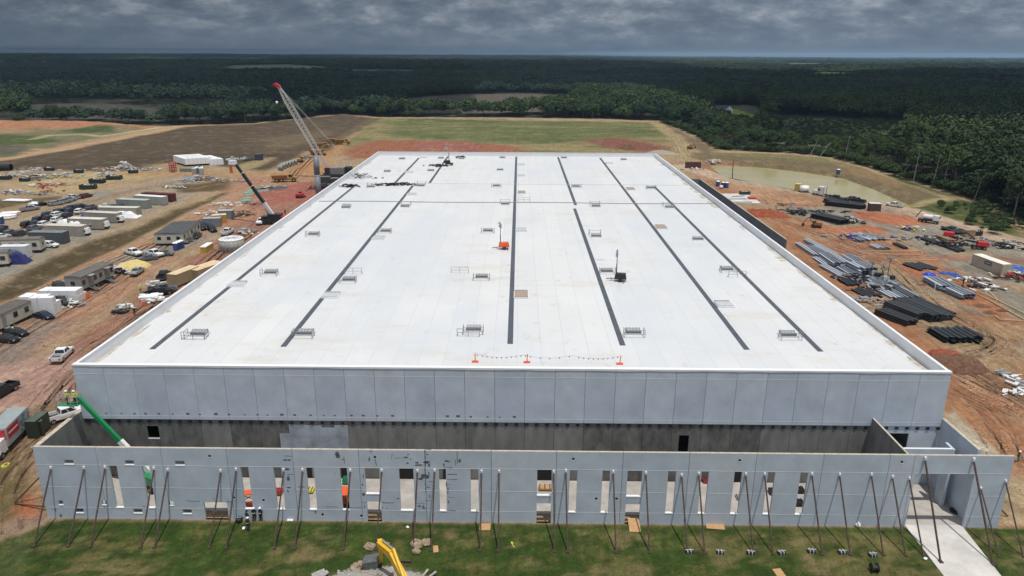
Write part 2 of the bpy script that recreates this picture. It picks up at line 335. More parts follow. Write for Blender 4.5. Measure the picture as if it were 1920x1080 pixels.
    g4 = fbm(x, y*1.4, .9, 2, 57); dry = ss(.48, .62, g1*.42+g2*.28+g4*.17+fbm(x, y*1.5, 4, 4, 54)*.13+(g3-.5)*.25)
    band = np.clip(ss(69.3, 67.6, y), 0, 1)*.8; put((138, 122, 74), mk*dry*band*.75)
    put((146, 120, 84), mk*ss(.56, .64, g2)*dry*band*.6)
    line([(20, 1100), (35, 1040), (42, 1000)], .9, (104, 104, 76), .4, .4, .5); line([(0, 1100), (8, 1040), (16, 1000)], .8, (100, 100, 72), .4, .4, .4)
    # pit of broken ground round the excavator
    poly([(580, 1120), (600, 1082), (650, 1070), (740, 1058), (785, 1068), (815, 1088), (850, 1140)], (150, 134, 112), .5, 1.5)
    # north of the wood line: forest floor and clearings
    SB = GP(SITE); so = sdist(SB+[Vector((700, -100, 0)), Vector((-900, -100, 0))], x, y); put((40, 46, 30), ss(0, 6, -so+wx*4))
    for P, c in CLEAR: poly(P, c, 3, 4)
    poly([(1366, 206), (1380, 205), (1428, 221), (1400, 226), (1368, 224)], (140, 160, 50), 2, 2)
    fine = ss(.3, .7, fbm(x, y, 1.7, 3, 77)); col *= (.93+.14*fine)[:, None]
    # heights
    pd = sdist(PONDW, x, y); far = ss(0, 12, np.abs(x)-56)+ss(0, 14, y-280); far = np.clip(far, 0, 1)
    z = (n1-.5)*.9*far+(n2-.5)*.35*far - 2.6*ss(-7, 2.5, pd)
    z += 2.4*ss(0, 14, sdist(GP([(-300, 236), (40, 226), (180, 231), (295, 238), (250, 246), (120, 243), (0, 243), (-300, 250)]), x, y))*(.6+.8*n2)
    z += 1.3*ss(0, 10, sdist(GP([(650, 290), (655, 276), (700, 266), (800, 264), (860, 268), (980, 276), (990, 290)]), x, y))*(.3+1.4*n2)
    z -= 1.1*ss(-3, 3, sdist(GP([(-60, 560), (0, 535), (140, 466), (250, 430), (330, 394), (400, 372), (300, 416), (205, 466), (120, 506), (60, 541), (-60, 590)]), x, y))
    z -= (far*0+1)*.0
    global HGT; HGT = (xs, ys, z.reshape(ny, nx))
    me = bpy.data.meshes.new('ground'); idx = np.arange(nx*ny).reshape(ny, nx)
    q = np.stack([idx[:-1, :-1], idx[:-1, 1:], idx[1:, 1:], idx[1:, :-1]], -1).reshape(-1, 4)
    me.vertices.add(x.size); me.vertices.foreach_set('co', np.stack([x, y, z], -1).ravel())
    me.loops.add(q.size); me.loops.foreach_set('vertex_index', q.ravel().astype(np.int32)); me.polygons.add(len(q))
    me.polygons.foreach_set('loop_start', np.arange(0, q.size, 4, dtype=np.int32)); me.update(calc_edges=True); me.shade_smooth()
    at = me.color_attributes.new('Col', 'FLOAT_COLOR', 'POINT'); at.data.foreach_set('color', np.concatenate([col, np.ones((x.size, 1))], 1).ravel())
    at2 = me.attributes.new('lawn', 'FLOAT', 'POINT'); at2.data.foreach_set('value', mk.astype(np.float32))
    ma = bpy.data.materials.new('earth'); ma.use_nodes = True; nt = ma.node_tree; N = nt.nodes; L = nt.links; b = N['Principled BSDF']
    b.inputs['Roughness'].default_value = .95; b.inputs['Specular IOR Level'].default_value = .15
    a = N.new('ShaderNodeAttribute'); a.attribute_name = 'Col'; g = N.new('ShaderNodeNewGeometry')
    def nz(s, det, r=.65, st=None):
        n = N.new('ShaderNodeTexNoise'); n.inputs['Scale'].default_value = s; n.inputs['Detail'].default_value = det; n.inputs['Roughness'].default_value = r
        if st:
            mp = N.new('ShaderNodeMapping'); mp.inputs['Scale'].default_value = st; vr = N.new('ShaderNodeVectorRotate'); vr.rotation_type = 'Z_AXIS'; vr.inputs['Angle'].default_value = (-.22, .12)[len([q for q in N if q.type == 'VECTOR_ROTATE']) % 2]; L.new(g.outputs['Position'], vr.inputs['Vector']); L.new(vr.outputs[0], mp.inputs[0]); L.new(mp.outputs[0], n.inputs['Vector'])
        else: L.new(g.outputs['Position'], n.inputs['Vector'])
        return n.outputs[0]
    def mr(i, a0, a1, b0, b1):
        n = N.new('ShaderNodeMapRange'); n.inputs[1].default_value = a0; n.inputs[2].default_value = a1; n.inputs[3].default_value = b0; n.inputs[4].default_value = b1; L.new(i, n.inputs[0]); return n.outputs[0]
    f1 = nz(.9, 8, .7); f2 = nz(3.5, 6, .75); f3 = nz(.55, 9, .7, (1.7, .14, 1))
    f4 = nz(.8, 9, .7, (1.3, .22, 1)); N[[n.name for n in N if n.type == 'MAPPING'][-1]].inputs['Rotation'].default_value = (0, 0, .0); N[[n.name for n in N if n.type == 'MAPPING'][0]].inputs['Rotation'].default_value = (0, 0, .0)
    v = N.new('ShaderNodeMath'); v.operation = 'MULTIPLY'; L.new(mr(f1, .3, .7, .7, 1.25), v.inputs[0]); L.new(mr(f2, .3, .7, .66, 1.3), v.inputs[1])
    v4 = N.new('ShaderNodeMath'); v4.operation = 'MULTIPLY'; L.new(mr(f4, .35, .65, .84, 1.14), v4.inputs[0]); L.new(v.outputs[0], v4.inputs[1]); v = v4
    v2 = N.new('ShaderNodeMath'); v2.operation = 'MULTIPLY'; L.new(v.outputs[0], v2.inputs[0]); L.new(mr(f3, .35, .65, .8, 1.16), v2.inputs[1])
    sc = N.new('ShaderNodeVectorMath'); sc.operation = 'SCALE'; lw_ = N.new('ShaderNodeAttribute'); lw_.attribute_name = 'lawn'; f5 = nz(.30, 12, .78); f6 = nz(1.4, 8, .8)
    def mul(p, q):
        n = N.new('ShaderNodeMath'); n.operation = 'MULTIPLY'; L.new(p, n.inputs[0])
        if isinstance(q, float): n.inputs[1].default_value = q
        else: L.new(q, n.inputs[1])
        return n.outputs[0]
    def mixc(fac, src, c):
        n = N.new('ShaderNodeMix'); n.data_type = 'RGBA'; L.new(fac, n.inputs[0]); L.new(src, n.inputs[6]); n.inputs[7].default_value = (*c, 1); return n.outputs[2]
    cc = mixc(mul(mul(mr(f5, .5, .62, 0, 1), mr(f6, .38, .6, .1, 1)), mul(lw_.outputs['Fac'], .62)), a.outputs['Color'], D(146, 128, 80)); cc = mixc(mul(mr(f6, .52, .66, 0, 1), mul(lw_.outputs['Fac'], .5)), cc, D(40, 62, 26))
    iv = N.new('ShaderNodeMath'); iv.operation = 'SUBTRACT'; iv.inputs[0].default_value = 1; L.new(lw_.outputs['Fac'], iv.inputs[1]); f7 = nz(.12, 12, .72); f8 = nz(.45, 12, .8)
    cc = mixc(mul(mul(mr(f7, .52, .6, 0, 1), mr(f8, .4, .62, .15, 1)), mul(iv.outputs[0], .38)), cc, D(186, 164, 138)); cc = mixc(mul(mr(f8, .56, .68, 0, 1), mul(iv.outputs[0], .34)), cc, D(110, 82, 62))
    L.new(cc, sc.inputs[0]); L.new(v2.outputs[0], sc.inputs['Scale']); L.new(sc.outputs[0], b.inputs['Base Color'])
    ad = N.new('ShaderNodeMath'); ad.operation = 'ADD'; L.new(f1, ad.inputs[0]); L.new(f2, ad.inputs[1])
    bp = N.new('ShaderNodeBump'); bp.inputs['Strength'].default_value = .8; bp.inputs['Distance'].default_value = .35; L.new(ad.outputs[0], bp.inputs['Height']); L.new(bp.outputs[0], b.inputs['Normal'])
    me.materials.append(ma); o = bpy.data.objects.new('ground', me); C.objects.link(o); tag(o, 'trampled clay, gravel and grass ground of the construction site', kind='structure')
# boundary of the cleared site (beyond it: woods)
SITE = [(-700, 245), (0, 232), (120, 232), (310, 237), (480, 231), (640, 214), (705, 220), (900, 221), (1100, 223), (1235, 227), (1300, 252), (1345, 280), (1400, 284), (1480, 287), (1560, 295), (1622, 312), (1700, 337), (1780, 360), (1840, 382), (1880, 408), (1925, 428), (2200, 500), (2900, 700)]
CLEAR = [([(745, 212), (755, 184), (860, 176), (1000, 176), (1090, 181), (1080, 200), (1000, 212), (860, 213)], (92, 82, 70)),
         ([(60, 224), (50, 196), (150, 193), (240, 196), (300, 206), (290, 225)], (72, 66, 62)),
         ([(1318, 209), (1330, 200), (1400, 196), (1432, 202), (1434, 232), (1400, 240), (1340, 226)], (92, 98, 72)),
         ([(1450, 228), (1480, 221), (1600, 224), (1700, 234), (1700, 268), (1560, 276), (1450, 268)], (92, 104, 70)),
         ([(-200, 124), (0, 117.5), (160, 118.5), (170, 123), (0, 126)], (110, 124, 112)),
         ([(390, 134), (430, 124.5), (540, 122.5), (660, 130), (600, 140), (440, 139)], (104, 122, 86)),
         ([(850, 131), (860, 124), (950, 124), (960, 130)], (90, 108, 74)),
         ([(640, 142), (660, 132), (790, 133), (770, 142)], (86, 104, 74)),
         ([(1360, 127), (1480, 120), (1640, 122), (1580, 129)], (96, 112, 76)),
         ([(1470, 150), (1540, 138), (1640, 140), (1580, 149)], (92, 112, 66)),
         ([(1690, 129), (1880, 119.5), (2080, 122), (1930, 130)], (92, 108, 74))]
ground_sheet()
def far_hill(x, y):
    d = np.hypot(x, y); return ss(1200, 5000, d)*((fbm(x, y, 2600, 3, 61)-.5)*34+(fbm(x, y, 800, 3, 62)-.5)*12)-ss(9000, 22000, d)*20
def far_ground():
    rs = [0, 600, 1100]+[1240*1.06**i for i in range(52)]; na = 160; v = []; f = []
    for r in rs:
        for i in range(na): t = 2*math.pi*i/na; v.append((r*math.sin(t), r*math.cos(t)))
    v = np.array(v); z = far_hill(v[:, 0], v[:, 1])-1.2-4.0*(np.hypot(v[:, 0], v[:, 1]) < 1150)
    for j in range(len(rs)-1):
        for i in range(na): a = j*na+i; b = j*na+(i+1) % na; f.append((a, b, b+na, a+na))
    mb = MB(); mb.add([(p[0], p[1], q) for p, q in zip(v, z)], f)
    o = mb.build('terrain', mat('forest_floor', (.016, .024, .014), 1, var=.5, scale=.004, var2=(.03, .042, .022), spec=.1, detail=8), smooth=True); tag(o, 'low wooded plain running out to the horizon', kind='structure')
far_ground()
# pond
def pond():
    mb = MB(); P = [G(x, y, -1.0) for x, y in [(1318, 298), (1440, 304), (1580, 322), (1725, 388), (1600, 376), (1490, 357), (1340, 326)]]
    mb.add([(p.x, p.y, -1.35) for p in P], [tuple(range(len(P)))][::1])
    ma = mat('silty_water', D(180, 168, 118), .14, var=.06, scale=.05, spec=.22, bump=.02); o = mb.build('pond_water', ma)
    tag(o, 'murky yellow-green water of the sediment pond', kind='structure')
pond()

def height(x, y):
    xs, ys, Z = HGT; i = min(max(np.searchsorted(xs, x)-1, 0), len(xs)-2); j = min(max(np.searchsorted(ys, y)-1, 0), len(ys)-2)
    u_ = (x-xs[i])/(xs[i+1]-xs[i]); v_ = (y-ys[j])/(ys[j+1]-ys[j]); return float((Z[j, i]*(1-u_)+Z[j, i+1]*u_)*(1-v_)+(Z[j+1, i]*(1-u_)+Z[j+1, i+1]*u_)*v_)
def rut_mat(name, c, k):
    ma = bpy.data.materials.new(name); ma.use_nodes = True; nt = ma.node_tree; N = nt.nodes; L = nt.links; b = N['Principled BSDF']; b.inputs['Base Color'].default_value = (*c, 1); b.inputs['Roughness'].default_value = 1; b.inputs['Specular IOR Level'].default_value = .1
    g = N.new('ShaderNodeNewGeometry'); n = N.new('ShaderNodeTexNoise'); n.inputs['Scale'].default_value = .35; n.inputs['Detail'].default_value = 8; n.inputs['Roughness'].default_value = .75; L.new(g.outputs['Position'], n.inputs['Vector'])
    r = N.new('ShaderNodeMapRange'); r.inputs[1].default_value = .42; r.inputs[2].default_value = .62; r.inputs[4].default_value = k; L.new(n.outputs[0], r.inputs[0]); L.new(r.outputs[0], b.inputs['Alpha']); return ma
def tracks():
    rr = random.Random(21); dk = MB(); lt = MB()
    T = [([(40, 800), (180, 655), (330, 542), (470, 432), (560, 387)], 12, 5.5), ([(-100, 750), (0, 660), (130, 575), (260, 490), (380, 412), (450, 375)], 12, 6), ([(-60, 420), (150, 385), (300, 350), (420, 335), (560, 332)], 8, 7), ([(-60, 352), (150, 348), (300, 332), (430, 328), (560, 330)], 7, 8), ([(-100, 610), (60, 545), (200, 488), (330, 430), (420, 385)], 6, 3),
         ([(640, 262), (600, 285), (570, 310), (545, 340), (500, 372)], 8, 6), ([(1485, 455), (1560, 500), (1640, 560)], 3, 3), ([(1500, 435), (1580, 462), (1660, 482), (1760, 500), (1860, 545), (1990, 590)], 9, 6), ([(1400, 395), (1480, 430), (1600, 468), (1720, 480), (1920, 486)], 8, 5), ([(1560, 470), (1640, 500), (1700, 560), (1780, 610), (1850, 640), (1900, 690)], 9, 5),
         ([(1640, 640), (1740, 668), (1820, 672), (1862, 645), (1845, 612), (1790, 588)], 6, 3.5), ([(1700, 672), (1800, 700), (1870, 735), (1980, 800)], 9, 4), ([(1790, 740), (1850, 790), (1930, 900)], 5, 3), ([(1275, 312), (1400, 345), (1560, 368), (1700, 397), (1920, 460)], 7, 4.5), ([(1240, 236), (1270, 256), (1285, 285), (1300, 312)], 6, 4), ([(1310, 420), (1400, 470)], 0, 2), ([(-80, 900), (30, 820), (110, 740)], 7, 5), ([(0, 1000), (30, 900), (100, 800), (150, 700)], 5, 4)]
    for pts, n, wd in T:
        W_ = GP(pts)
        for k in range(n):
            off = rr.gauss(0, wd*.5); jit = [Vector((rr.gauss(0, 1.1), rr.gauss(0, 1.1), 0)) for _ in W_]; P = [a+b for a, b in zip(W_, jit)]; Q = []
            for i in range(len(P)-1):       # Catmull-Rom through the points
                p0, p1, p2, p3 = P[max(0, i-1)], P[i], P[i+1], P[min(len(P)-1, i+2)]; m_ = max(4, int((p2-p1).length/1.6))
                for s in range(m_): t = s/m_; Q.append(.5*((2*p1)+(p2-p0)*t+(2*p0-5*p1+4*p2-p3)*t*t+(3*p1-p0-3*p2+p3)*t**3))
            a = int(rr.random()*.35*len(Q)); Q = Q[a:len(Q)-int(rr.random()*.3*len(Q))]; mb = dk if rr.random() < .62 else lt; w = rr.uniform(.12, .26)
            for sd in (-.95, .95):
                v = []; dz = rr.uniform(.02, .035)
                for i in range(len(Q)):
                    d = (Q[min(i+1, len(Q)-1)]-Q[max(i-1, 0)]); 
                    if d.length < 1e-6: continue
                    d.normalize(); nn = Vector((-d.y, d.x, 0)); c = Q[i]+nn*(off+sd)
                    for s in (-w, w): p = c+nn*s; v.append((p.x, p.y, height(p.x, p.y)+dz))
                if abs(v[0][0]) < 0: continue
                mb.add(v, [(2*i, 2*i+1, 2*i+3, 2*i+2) for i in range(len(v)//2-1) if not (-54 < v[2*i][0] < 54 and 68 < v[2*i][1] < 276)])
    tag(dk.build('wheel_ruts', rut_mat('rut_dark', D(120, 88, 68), .42)), 'dark wheel ruts pressed into the clay of the haul roads', kind='stuff')
    tag(lt.build('dry_tracks', rut_mat('rut_pale', D(206, 176, 148), .45)), 'pale dry wheel tracks along the haul roads', kind='stuff')
tracks()

def clods():
    rr = random.Random(77); sets = [MB(), MB(), MB()]
    Z = [([(0, 640), (130, 640), (130, 770), (60, 830), (85, 960), (0, 990)], 1100), ([(60, 600), (460, 400), (540, 380), (160, 650)], 900), ([(0, 330), (420, 325), (300, 365), (0, 430)], 800), ([(0, 560), (130, 500), (330, 385), (300, 420), (60, 600)], 700), ([(1480, 440), (1620, 440), (1920, 600), (1920, 700), (1800, 690)], 1300), ([(1790, 700), (1920, 690), (1920, 960), (1860, 880)], 1100), ([(1300, 330), (1640, 385), (1920, 480), (1500, 450)], 900), ([(640, 262), (980, 266), (980, 284), (640, 284)], 250)]
    for poly, n in Z:
        P = [(p.x, p.y) for p in GP(poly)]; x0, x1 = min(p[0] for p in P), max(p[0] for p in P); y0, y1 = min(p[1] for p in P), max(p[1] for p in P); X = rng.uniform(x0, x1, n*4); Y = rng.uniform(y0, y1, n*4); cl_ = fbm(X, Y, 9, 3, 91); ok = (sdist(P, X, Y) > 0) & (rng.random(n*4) < ss(.42, .62, cl_)+.12) & ~((np.abs(X) < 54) & (Y > 69) & (Y < 276))
        for x, y in list(zip(X[ok], Y[ok]))[:n//2]:
            r = rr.uniform(.05, .13)*(1+.0015*y)*(2 if rr.random() < .03 else 1); z = height(x, y); a = rr.uniform(0, 3); c, q = math.cos(a)*r, math.sin(a)*r; k = rr.uniform(.5, .9)*r
            sets[rr.choice((0, 0, 0, 2, 2, 1))].add([(x+c, y+q, z), (x-q*1.1, y+c, z), (x-c, y-q*.8, z), (x+q, y-c, z), (x+c*.2, y+q*.2, z+k), (x, y, z-.05)], [(0, 1, 4), (1, 2, 4), (2, 3, 4), (3, 0, 4), (1, 0, 5), (2, 1, 5), (3, 2, 5), (0, 3, 5)])
    for m_, nm, c, lb in ((sets[0], 'clay_clods', D(150, 100, 74), 'reddish clay clods strewn over the bare ground'), (sets[1], 'pale_stones', D(205, 190, 170), 'pale stones strewn over the bare ground'), (sets[2], 'dark_clods', D(96, 74, 58), 'dark soil clods strewn over the bare ground')): tag(m_.build(nm, mat(nm, c, 1, var=.2)), lb, kind='stuff')
clods()
for P, c in CLEAR[4:]:
    V = GP(P); mb = MB(); cxm = sum((p for p in V), Vector())/len(V); n = len(V)
    vs = [cxm]+V; vs = [(p.x, p.y, float(far_hill(np.array([p.x]), np.array([p.y]))[0])+2.5) for p in vs]
    mb.add(vs, [(0, 1+i, 1+(i+1) % n) for i in range(n)])
    tag(mb.build('meadow', mat('meadow_%d' % c[0], D(*c), 1, var=.15, scale=.01)), 'pale meadow far off between the woods', kind='structure')
# ------------------------------------------------------------------ materials
PAINT = mat('painted_concrete', (.495, .55, .62), .8, var=.07, scale=.4, spec=.3, detail=9)
PAINT2 = mat('painted_concrete_b', (.475, .53, .605), .8, var=.075, scale=.3, spec=.3, detail=9)
PAINT3 = mat('painted_concrete_c', (.51, .56, .625), .8, var=.065, scale=.5, spec=.3, detail=9)
RAW = mat('raw_concrete', (.20, .198, .188), .9, var=.16, scale=.8, spec=.3, stretch=(1, 1, .35), detail=9)
RAW2 = mat('raw_concrete_stained', (.135, .132, .125), .9, var=.24, scale=.7, stretch=(1.3, 1.3, .7), detail=9)
RAWL = mat('raw_concrete_light', (.3, .285, .26), .9, var=.15, scale=2)
CAP = mat('cut_concrete', (.50, .44, .35), .9, var=.15, scale=2)
SLAB = mat('floor_slab', (.42, .385, .345), .85, var=.14, scale=.45, detail=9, bump=.05)
DRIVE = mat('broom_concrete', (.56, .53, .49), .9, var=.13, scale=.35, detail=10)
WHITE = mat('white_paint', (.8, .8, .8), .5, var=.04)
TPO = mat('roof_membrane', (.63, .628, .62), .6, var=.02, scale=.08)
TPOW = mat('white_flashing', (.74, .745, .76), .55, var=.03, scale=.4)  # also colours the strips painted as sunlit reveal edges
PAD = mat('walkway_membrane', (.075, .085, .105), .75, var=.12, scale=1.2)
DARK = mat('dark_steel', (.03, .032, .036), .5, .3, var=.25)
BLACK = mat('black_void', (.012, .012, .013), .9)  # near-black painted as the dark inside holes and openings
GALV = mat('galvanised_steel', (.42, .44, .46), .45, .6, var=.12, scale=6)
RUST = mat('rusty_steel', (.10, .062, .05), .7, .3, var=.3, scale=5)
PLY = mat('plywood', D(205, 160, 112), .8, var=.15, scale=2, stretch=(1, 5, 1))
PATCHG = mat('patching_grey', (.13, .14, .15), .9, var=.2, scale=3)  # dark grey of the grout and bolt-hole patches
def roof_nodes():
    """membrane laid in sheets: weld seams, scuffs and tan dust stains"""
    nt = TPO.node_tree; N = nt.nodes; L = nt.links; b = N['Principled BSDF']; cr = [n for n in N if n.type == 'VALTORGB'][0]
    tc = [n for n in N if n.type == 'TEX_COORD'][0]
    br = N.new('ShaderNodeTexBrick'); br.inputs['Scale'].default_value = 1; br.inputs['Mortar Size'].default_value = .035; br.inputs['Brick Width'].default_value = 30; br.inputs['Row Height'].default_value = 3.05
    mp = N.new('ShaderNodeMapping'); mp.inputs['Rotation'].default_value = (0, 0, R(90)); L.new(tc.outputs['Object'], mp.inputs[0]); L.new(mp.outputs[0], br.inputs['Vector'])
    br.inputs['Color1'].default_value = (1, 1, 1, 1); br.inputs['Color2'].default_value = (.94, .95, .965, 1); br.inputs['Mortar'].default_value = (.72, .745, .77, 1)
    mx = N.new('ShaderNodeMix'); mx.data_type = 'RGBA'; mx.blend_type = 'MULTIPLY'; mx.inputs[0].default_value = .85; L.new(cr.outputs[0], mx.inputs[6]); L.new(br.outputs[0], mx.inputs[7])
    def stain(sc, st, a, c, prev, k):
        n = N.new('ShaderNodeTexNoise'); n.inputs['Scale'].default_value = sc; n.inputs['Detail'].default_value = 8; n.inputs['Roughness'].default_value = .7
        m2 = N.new('ShaderNodeMapping'); m2.inputs['Scale'].default_value = st; L.new(tc.outputs['Object'], m2.inputs[0]); L.new(m2.outputs[0], n.inputs['Vector'])
        r = N.new('ShaderNodeMapRange'); r.inputs[1].default_value = a; r.inputs[2].default_value = a+.14; r.inputs[3].default_value = 0; r.inputs[4].default_value = k; L.new(n.outputs[0], r.inputs[0])
        x = N.new('ShaderNodeMix'); x.data_type = 'RGBA'; L.new(r.outputs[0], x.inputs[0]); L.new(prev, x.inputs[6]); x.inputs[7].default_value = (*c, 1); return x.outputs[2]
    o = stain(.055, (1, 2.6, 1), .54, (.54, .50, .44), mx.outputs[2], .75); o = stain(.25, (1.6, 1, 1), .60, (.36, .33, .29), o, .75); o = stain(.04, (1, .5, 1), .47, (.53, .555, .585), o, .6)
    L.new(o, b.inputs['Base Color'])
roof_nodes()
# ------------------------------------------------------------------ the warehouse
MX0, MX1, MY0, MY1, MZ, RZ = -52.1, 50.4, 78.3, 273., 15., 13.6
wh = thing('warehouse', 'huge new warehouse with a flat white roof and grey concrete panel walls', 'warehouse', (0, 0, 0))
MB().box(MX0+.3, MX1-.3, MY0+.3, MY1-.3, RZ-.5, RZ).build('roof_deck', TPO, wh)
DST = mat('tan_dust', (.49, .45, .37), .9, var=.2, scale=1.5)
m_ = MB(); rq = random.Random(8)
for k in range(110):
    x0 = MX1-.34 if k % 3 else MX0+.34; sg = -1 if k % 3 else 1; y = 84+180*rq.random()**1.6; w = rq.uniform(.1, 1)**2*(1.9 if k % 3 else .9); l = rq.uniform(.5, 4.5); n = 11
    pts = [(x0+sg*w*(.55+.5*math.cos(2*math.pi*i/n)*rq.uniform(.3, 1.1)), y+l*math.sin(2*math.pi*i/n)*rq.uniform(.3, 1.1), RZ+.003+k*.00002) for i in range(n)]
    m_.add(pts, [tuple(range(n)) if sg > 0 else tuple(range(n))])
tag(m_.build('dust_streaks', DST, wh), kind='stuff')
def strip_list():
    mb = {}
    S = [(-46.85, 86.5, 206.5), (-30.35, 87.7, 208.9), (-26.1, 213.5, 271.8), (-36.2, 211.3, 267), (-.95, 89.3, 271.5), (13.8, 89.1, 177.8), (14.4, 182, 271), (29.7, 88, 270.1), (39.05, 87.6, 210.6)]
    for x, a, b in S:
        m_ = MB(); y = a
        while y < b: e = min(b, y+30.4); m_.box(x-.37, x+.37, y, e-.12, RZ+.006, RZ+.03); y = e
        o = m_.build('walkway_strip', PAD, wh)
strip_list()
# expansion joint across the roof and low ridge
m_ = MB(); z = RZ
for i in range(41):
    x = MX0+1+i*2.5
    m_.box(x, x+2.5, 184.4+.35*math.sin(i*.35), 184.75+.35*math.sin(i*.35), RZ+.004, RZ+.14)
m_.build('expansion_joint', mat('joint_cover', (.30, .31, .33), .6), wh)
MB().box(MX0+.5, MX1-.5, 212.2, 212.6, RZ+.004, RZ+.05).build('roof_seam', mat('seam_white', (.5, .52, .54), .6), wh)
# parapets, each with an inner face and a white coping
MB().box(MX0, MX0+.3, MY0+.3, MY1-.3, RZ-1, MZ-.04).build('parapet', TPOW, wh); MB().box(MX0-.03, MX0+.36, MY0+.3, MY1, MZ-.04, MZ+.02).build('coping', TPOW, wh)
MB().box(MX1-.3, MX1, MY0+.3, MY1-.3, RZ-1, MZ-.04).build('parapet', TPOW, wh); MB().box(MX1-.36, MX1+.03, MY0+.3, MY1, MZ-.04, MZ+.02).build('coping', TPOW, wh)
MB().box(MX0+.3, MX1-.3, MY1-.3, MY1, RZ-1, MZ-.04).build('parapet', TPOW, wh); MB().box(MX0+.36, MX1-.36, MY1-.36, MY1+.03, MZ-.04, MZ+.02).build('coping', TPOW, wh)
MB().box(MX0+.3, MX1-.3, MY0+.3, MY0+.33, RZ-.5, MZ-.05).build('parapet', TPOW, wh)
m_ = MB(); n = 260                    # membrane lapped over the front edge, hanging unevenly
for i in range(n):
    a = MX0-.04+(MX1-MX0+.08)*i/n; b = MX0-.04+(MX1-MX0+.08)*(i+1)/n
    h = lambda x: .10+.16*float(fbm(np.array([x]), np.array([3.]), 3.2, 3, 5)[0])
    ha, hb = h(a), h(b); y0 = MY0-.05
    m_.hexa([(a, y0, MZ-ha), (b, y0, MZ-hb), (b, MY0-.002, MZ-hb), (a, MY0-.002, MZ-ha)], [(a, y0, MZ+.05), (b, y0, MZ+.05), (b, MY0+.5, MZ+.07), (a, MY0+.5, MZ+.07)])
m_.build('coping', TPOW, wh)
# front wall: 29 tilt-up panels, painted above the ledger, bare below where the wing will be roofed
NP = 29; PW = (MX1-MX0)/NP
for i in range(NP):
    a = MX0+i*PW+.018; b = MX0+(i+1)*PW-.018
    bay = a > 41.5; zt = 8.0
    MB().box(a, b, MY0, MY0+.3, zt, MZ-.06).build('wall_panel', (PAINT, PAINT2, PAINT3)[(i*5) % 3], wh)
    lo = RAW2 if (i in (0, 1, 2, 3, 5, 6) or 16 < i < 23) else RAW
    y0 = MY0+.14
    if bay:
        if 44 < (a+b)/2 < 48.5:                          # big door opening in the right bay
            MB().box(a, b, y0, MY0+.3, 6.95, zt-.002).build('lower_wall_panel', PAINT, wh)
        else: MB().box(a, b, y0, MY0+.3, 0, zt-.002).build('lower_wall_panel', PAINT, wh)
    else:
        hole = {2: (-42.3, -41.0, 0, 0), 20: None}.get(i)
        mbp = MB(); ho = [(-44.6, -43.2, 5.4, 7.0)] if i == 2 else []
        if i == 20: ho = [(a+.9, a+2.1, 3.6, 6.4)]
        if ho:
            h = ho[0]; h = (max(a+.2, h[0]), min(b-.2, h[1]), h[2], h[3])
            mbp.box(a, h[0], y0, MY0+.3, 0, zt-.002); mbp.box(h[1], b, y0, MY0+.3, 0, zt-.002); mbp.box(h[0], h[1], y0, MY0+.3, h[3], zt-.002)
            if h[2] > 0: mbp.box(h[0], h[1], y0, MY0+.3, 0, h[2])
            if h[2] > 0: MB().box(h[0], h[1], y0-.04, y0, h[2]-.14, h[2]).build('sill', WHITE, wh)
        else: mbp.box(a, b, y0, MY0+.3, 0, zt-.002)
        mbp.build('lower_wall_panel', lo, wh)
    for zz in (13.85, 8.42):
        MB().box(a, b, MY0-.012, MY0-.001, zz, zz+.045).build('lit_reveal_strip', TPOW, wh)  # white strips paint the sunlit edge of the reveal grooves
m_ = MB(); m2 = MB()
for i in range(84):
    x = MX0+.6+i*1.225; m_.box(x-.2, x+.2, MY0+.05, MY0+.138, 7.5, 7.8)
for i in range(60):
    x = -49+i*1.62+random.uniform(-.3, .3)
    if x > 0 or (-14 < x < -9): continue
    s = random.uniform(.1, .22); m2.box(x-s, x+s, MY0-.006, MY0-.002, 8.62, 8.62+s*1.3, 0)
m_.build('embed_plates', DARK, wh)['kind'] = 'stuff'; tag(m2.build('bolt_hole_patches', PATCHG, wh), kind='stuff')

# paint roller trial patches on the bare wall
m_ = MB(); [m_.box(a, b, MY0+.132, MY0+.138, 3, c) for a, b, c in ((-25.2, -23.4, 7.3), (-23.4, -21.9, 7.0), (-27.4, -25.2, 7.4), (-21.9, -20.3, 7.35), (-28.6, -27.4, 6.2))]; m_.build('primer_patch', mat('primer_grey', (.34, .38, .43), .8, var=.2, scale=.5), wh)
# left, right and rear outer walls
m_ = MB(); m_.box(MX0, MX0+.3, MY0+.302, MY1, 0, RZ-1.002); m_.build('side_wall', PAINT, wh)
m_ = MB(); m_.box(MX1-.3, MX1, MY0+.302, MY1, 0, RZ-1.002); m_.build('side_wall', PAINT, wh)
MB().box(MX0+.3, MX1-.3, MY1-.3, MY1, 0, RZ-1.002).build('rear_wall', PAINT, wh)
for i in range(1, 27):
    y = MY0+i*7.2
    MB().box(MX0-.012, MX0-.001, y-.02, y+.02, 0, MZ-.1).build('panel_joint', DARK, wh); MB().box(MX1+.001, MX1+.012, y-.02, y+.02, 0, MZ-.1).build('panel_joint', DARK, wh)
MB().box(MX0+.3, MX1-.3, MY0+.35, MY1-.3, -.3, .02).build('floor_slab', SLAB, wh)
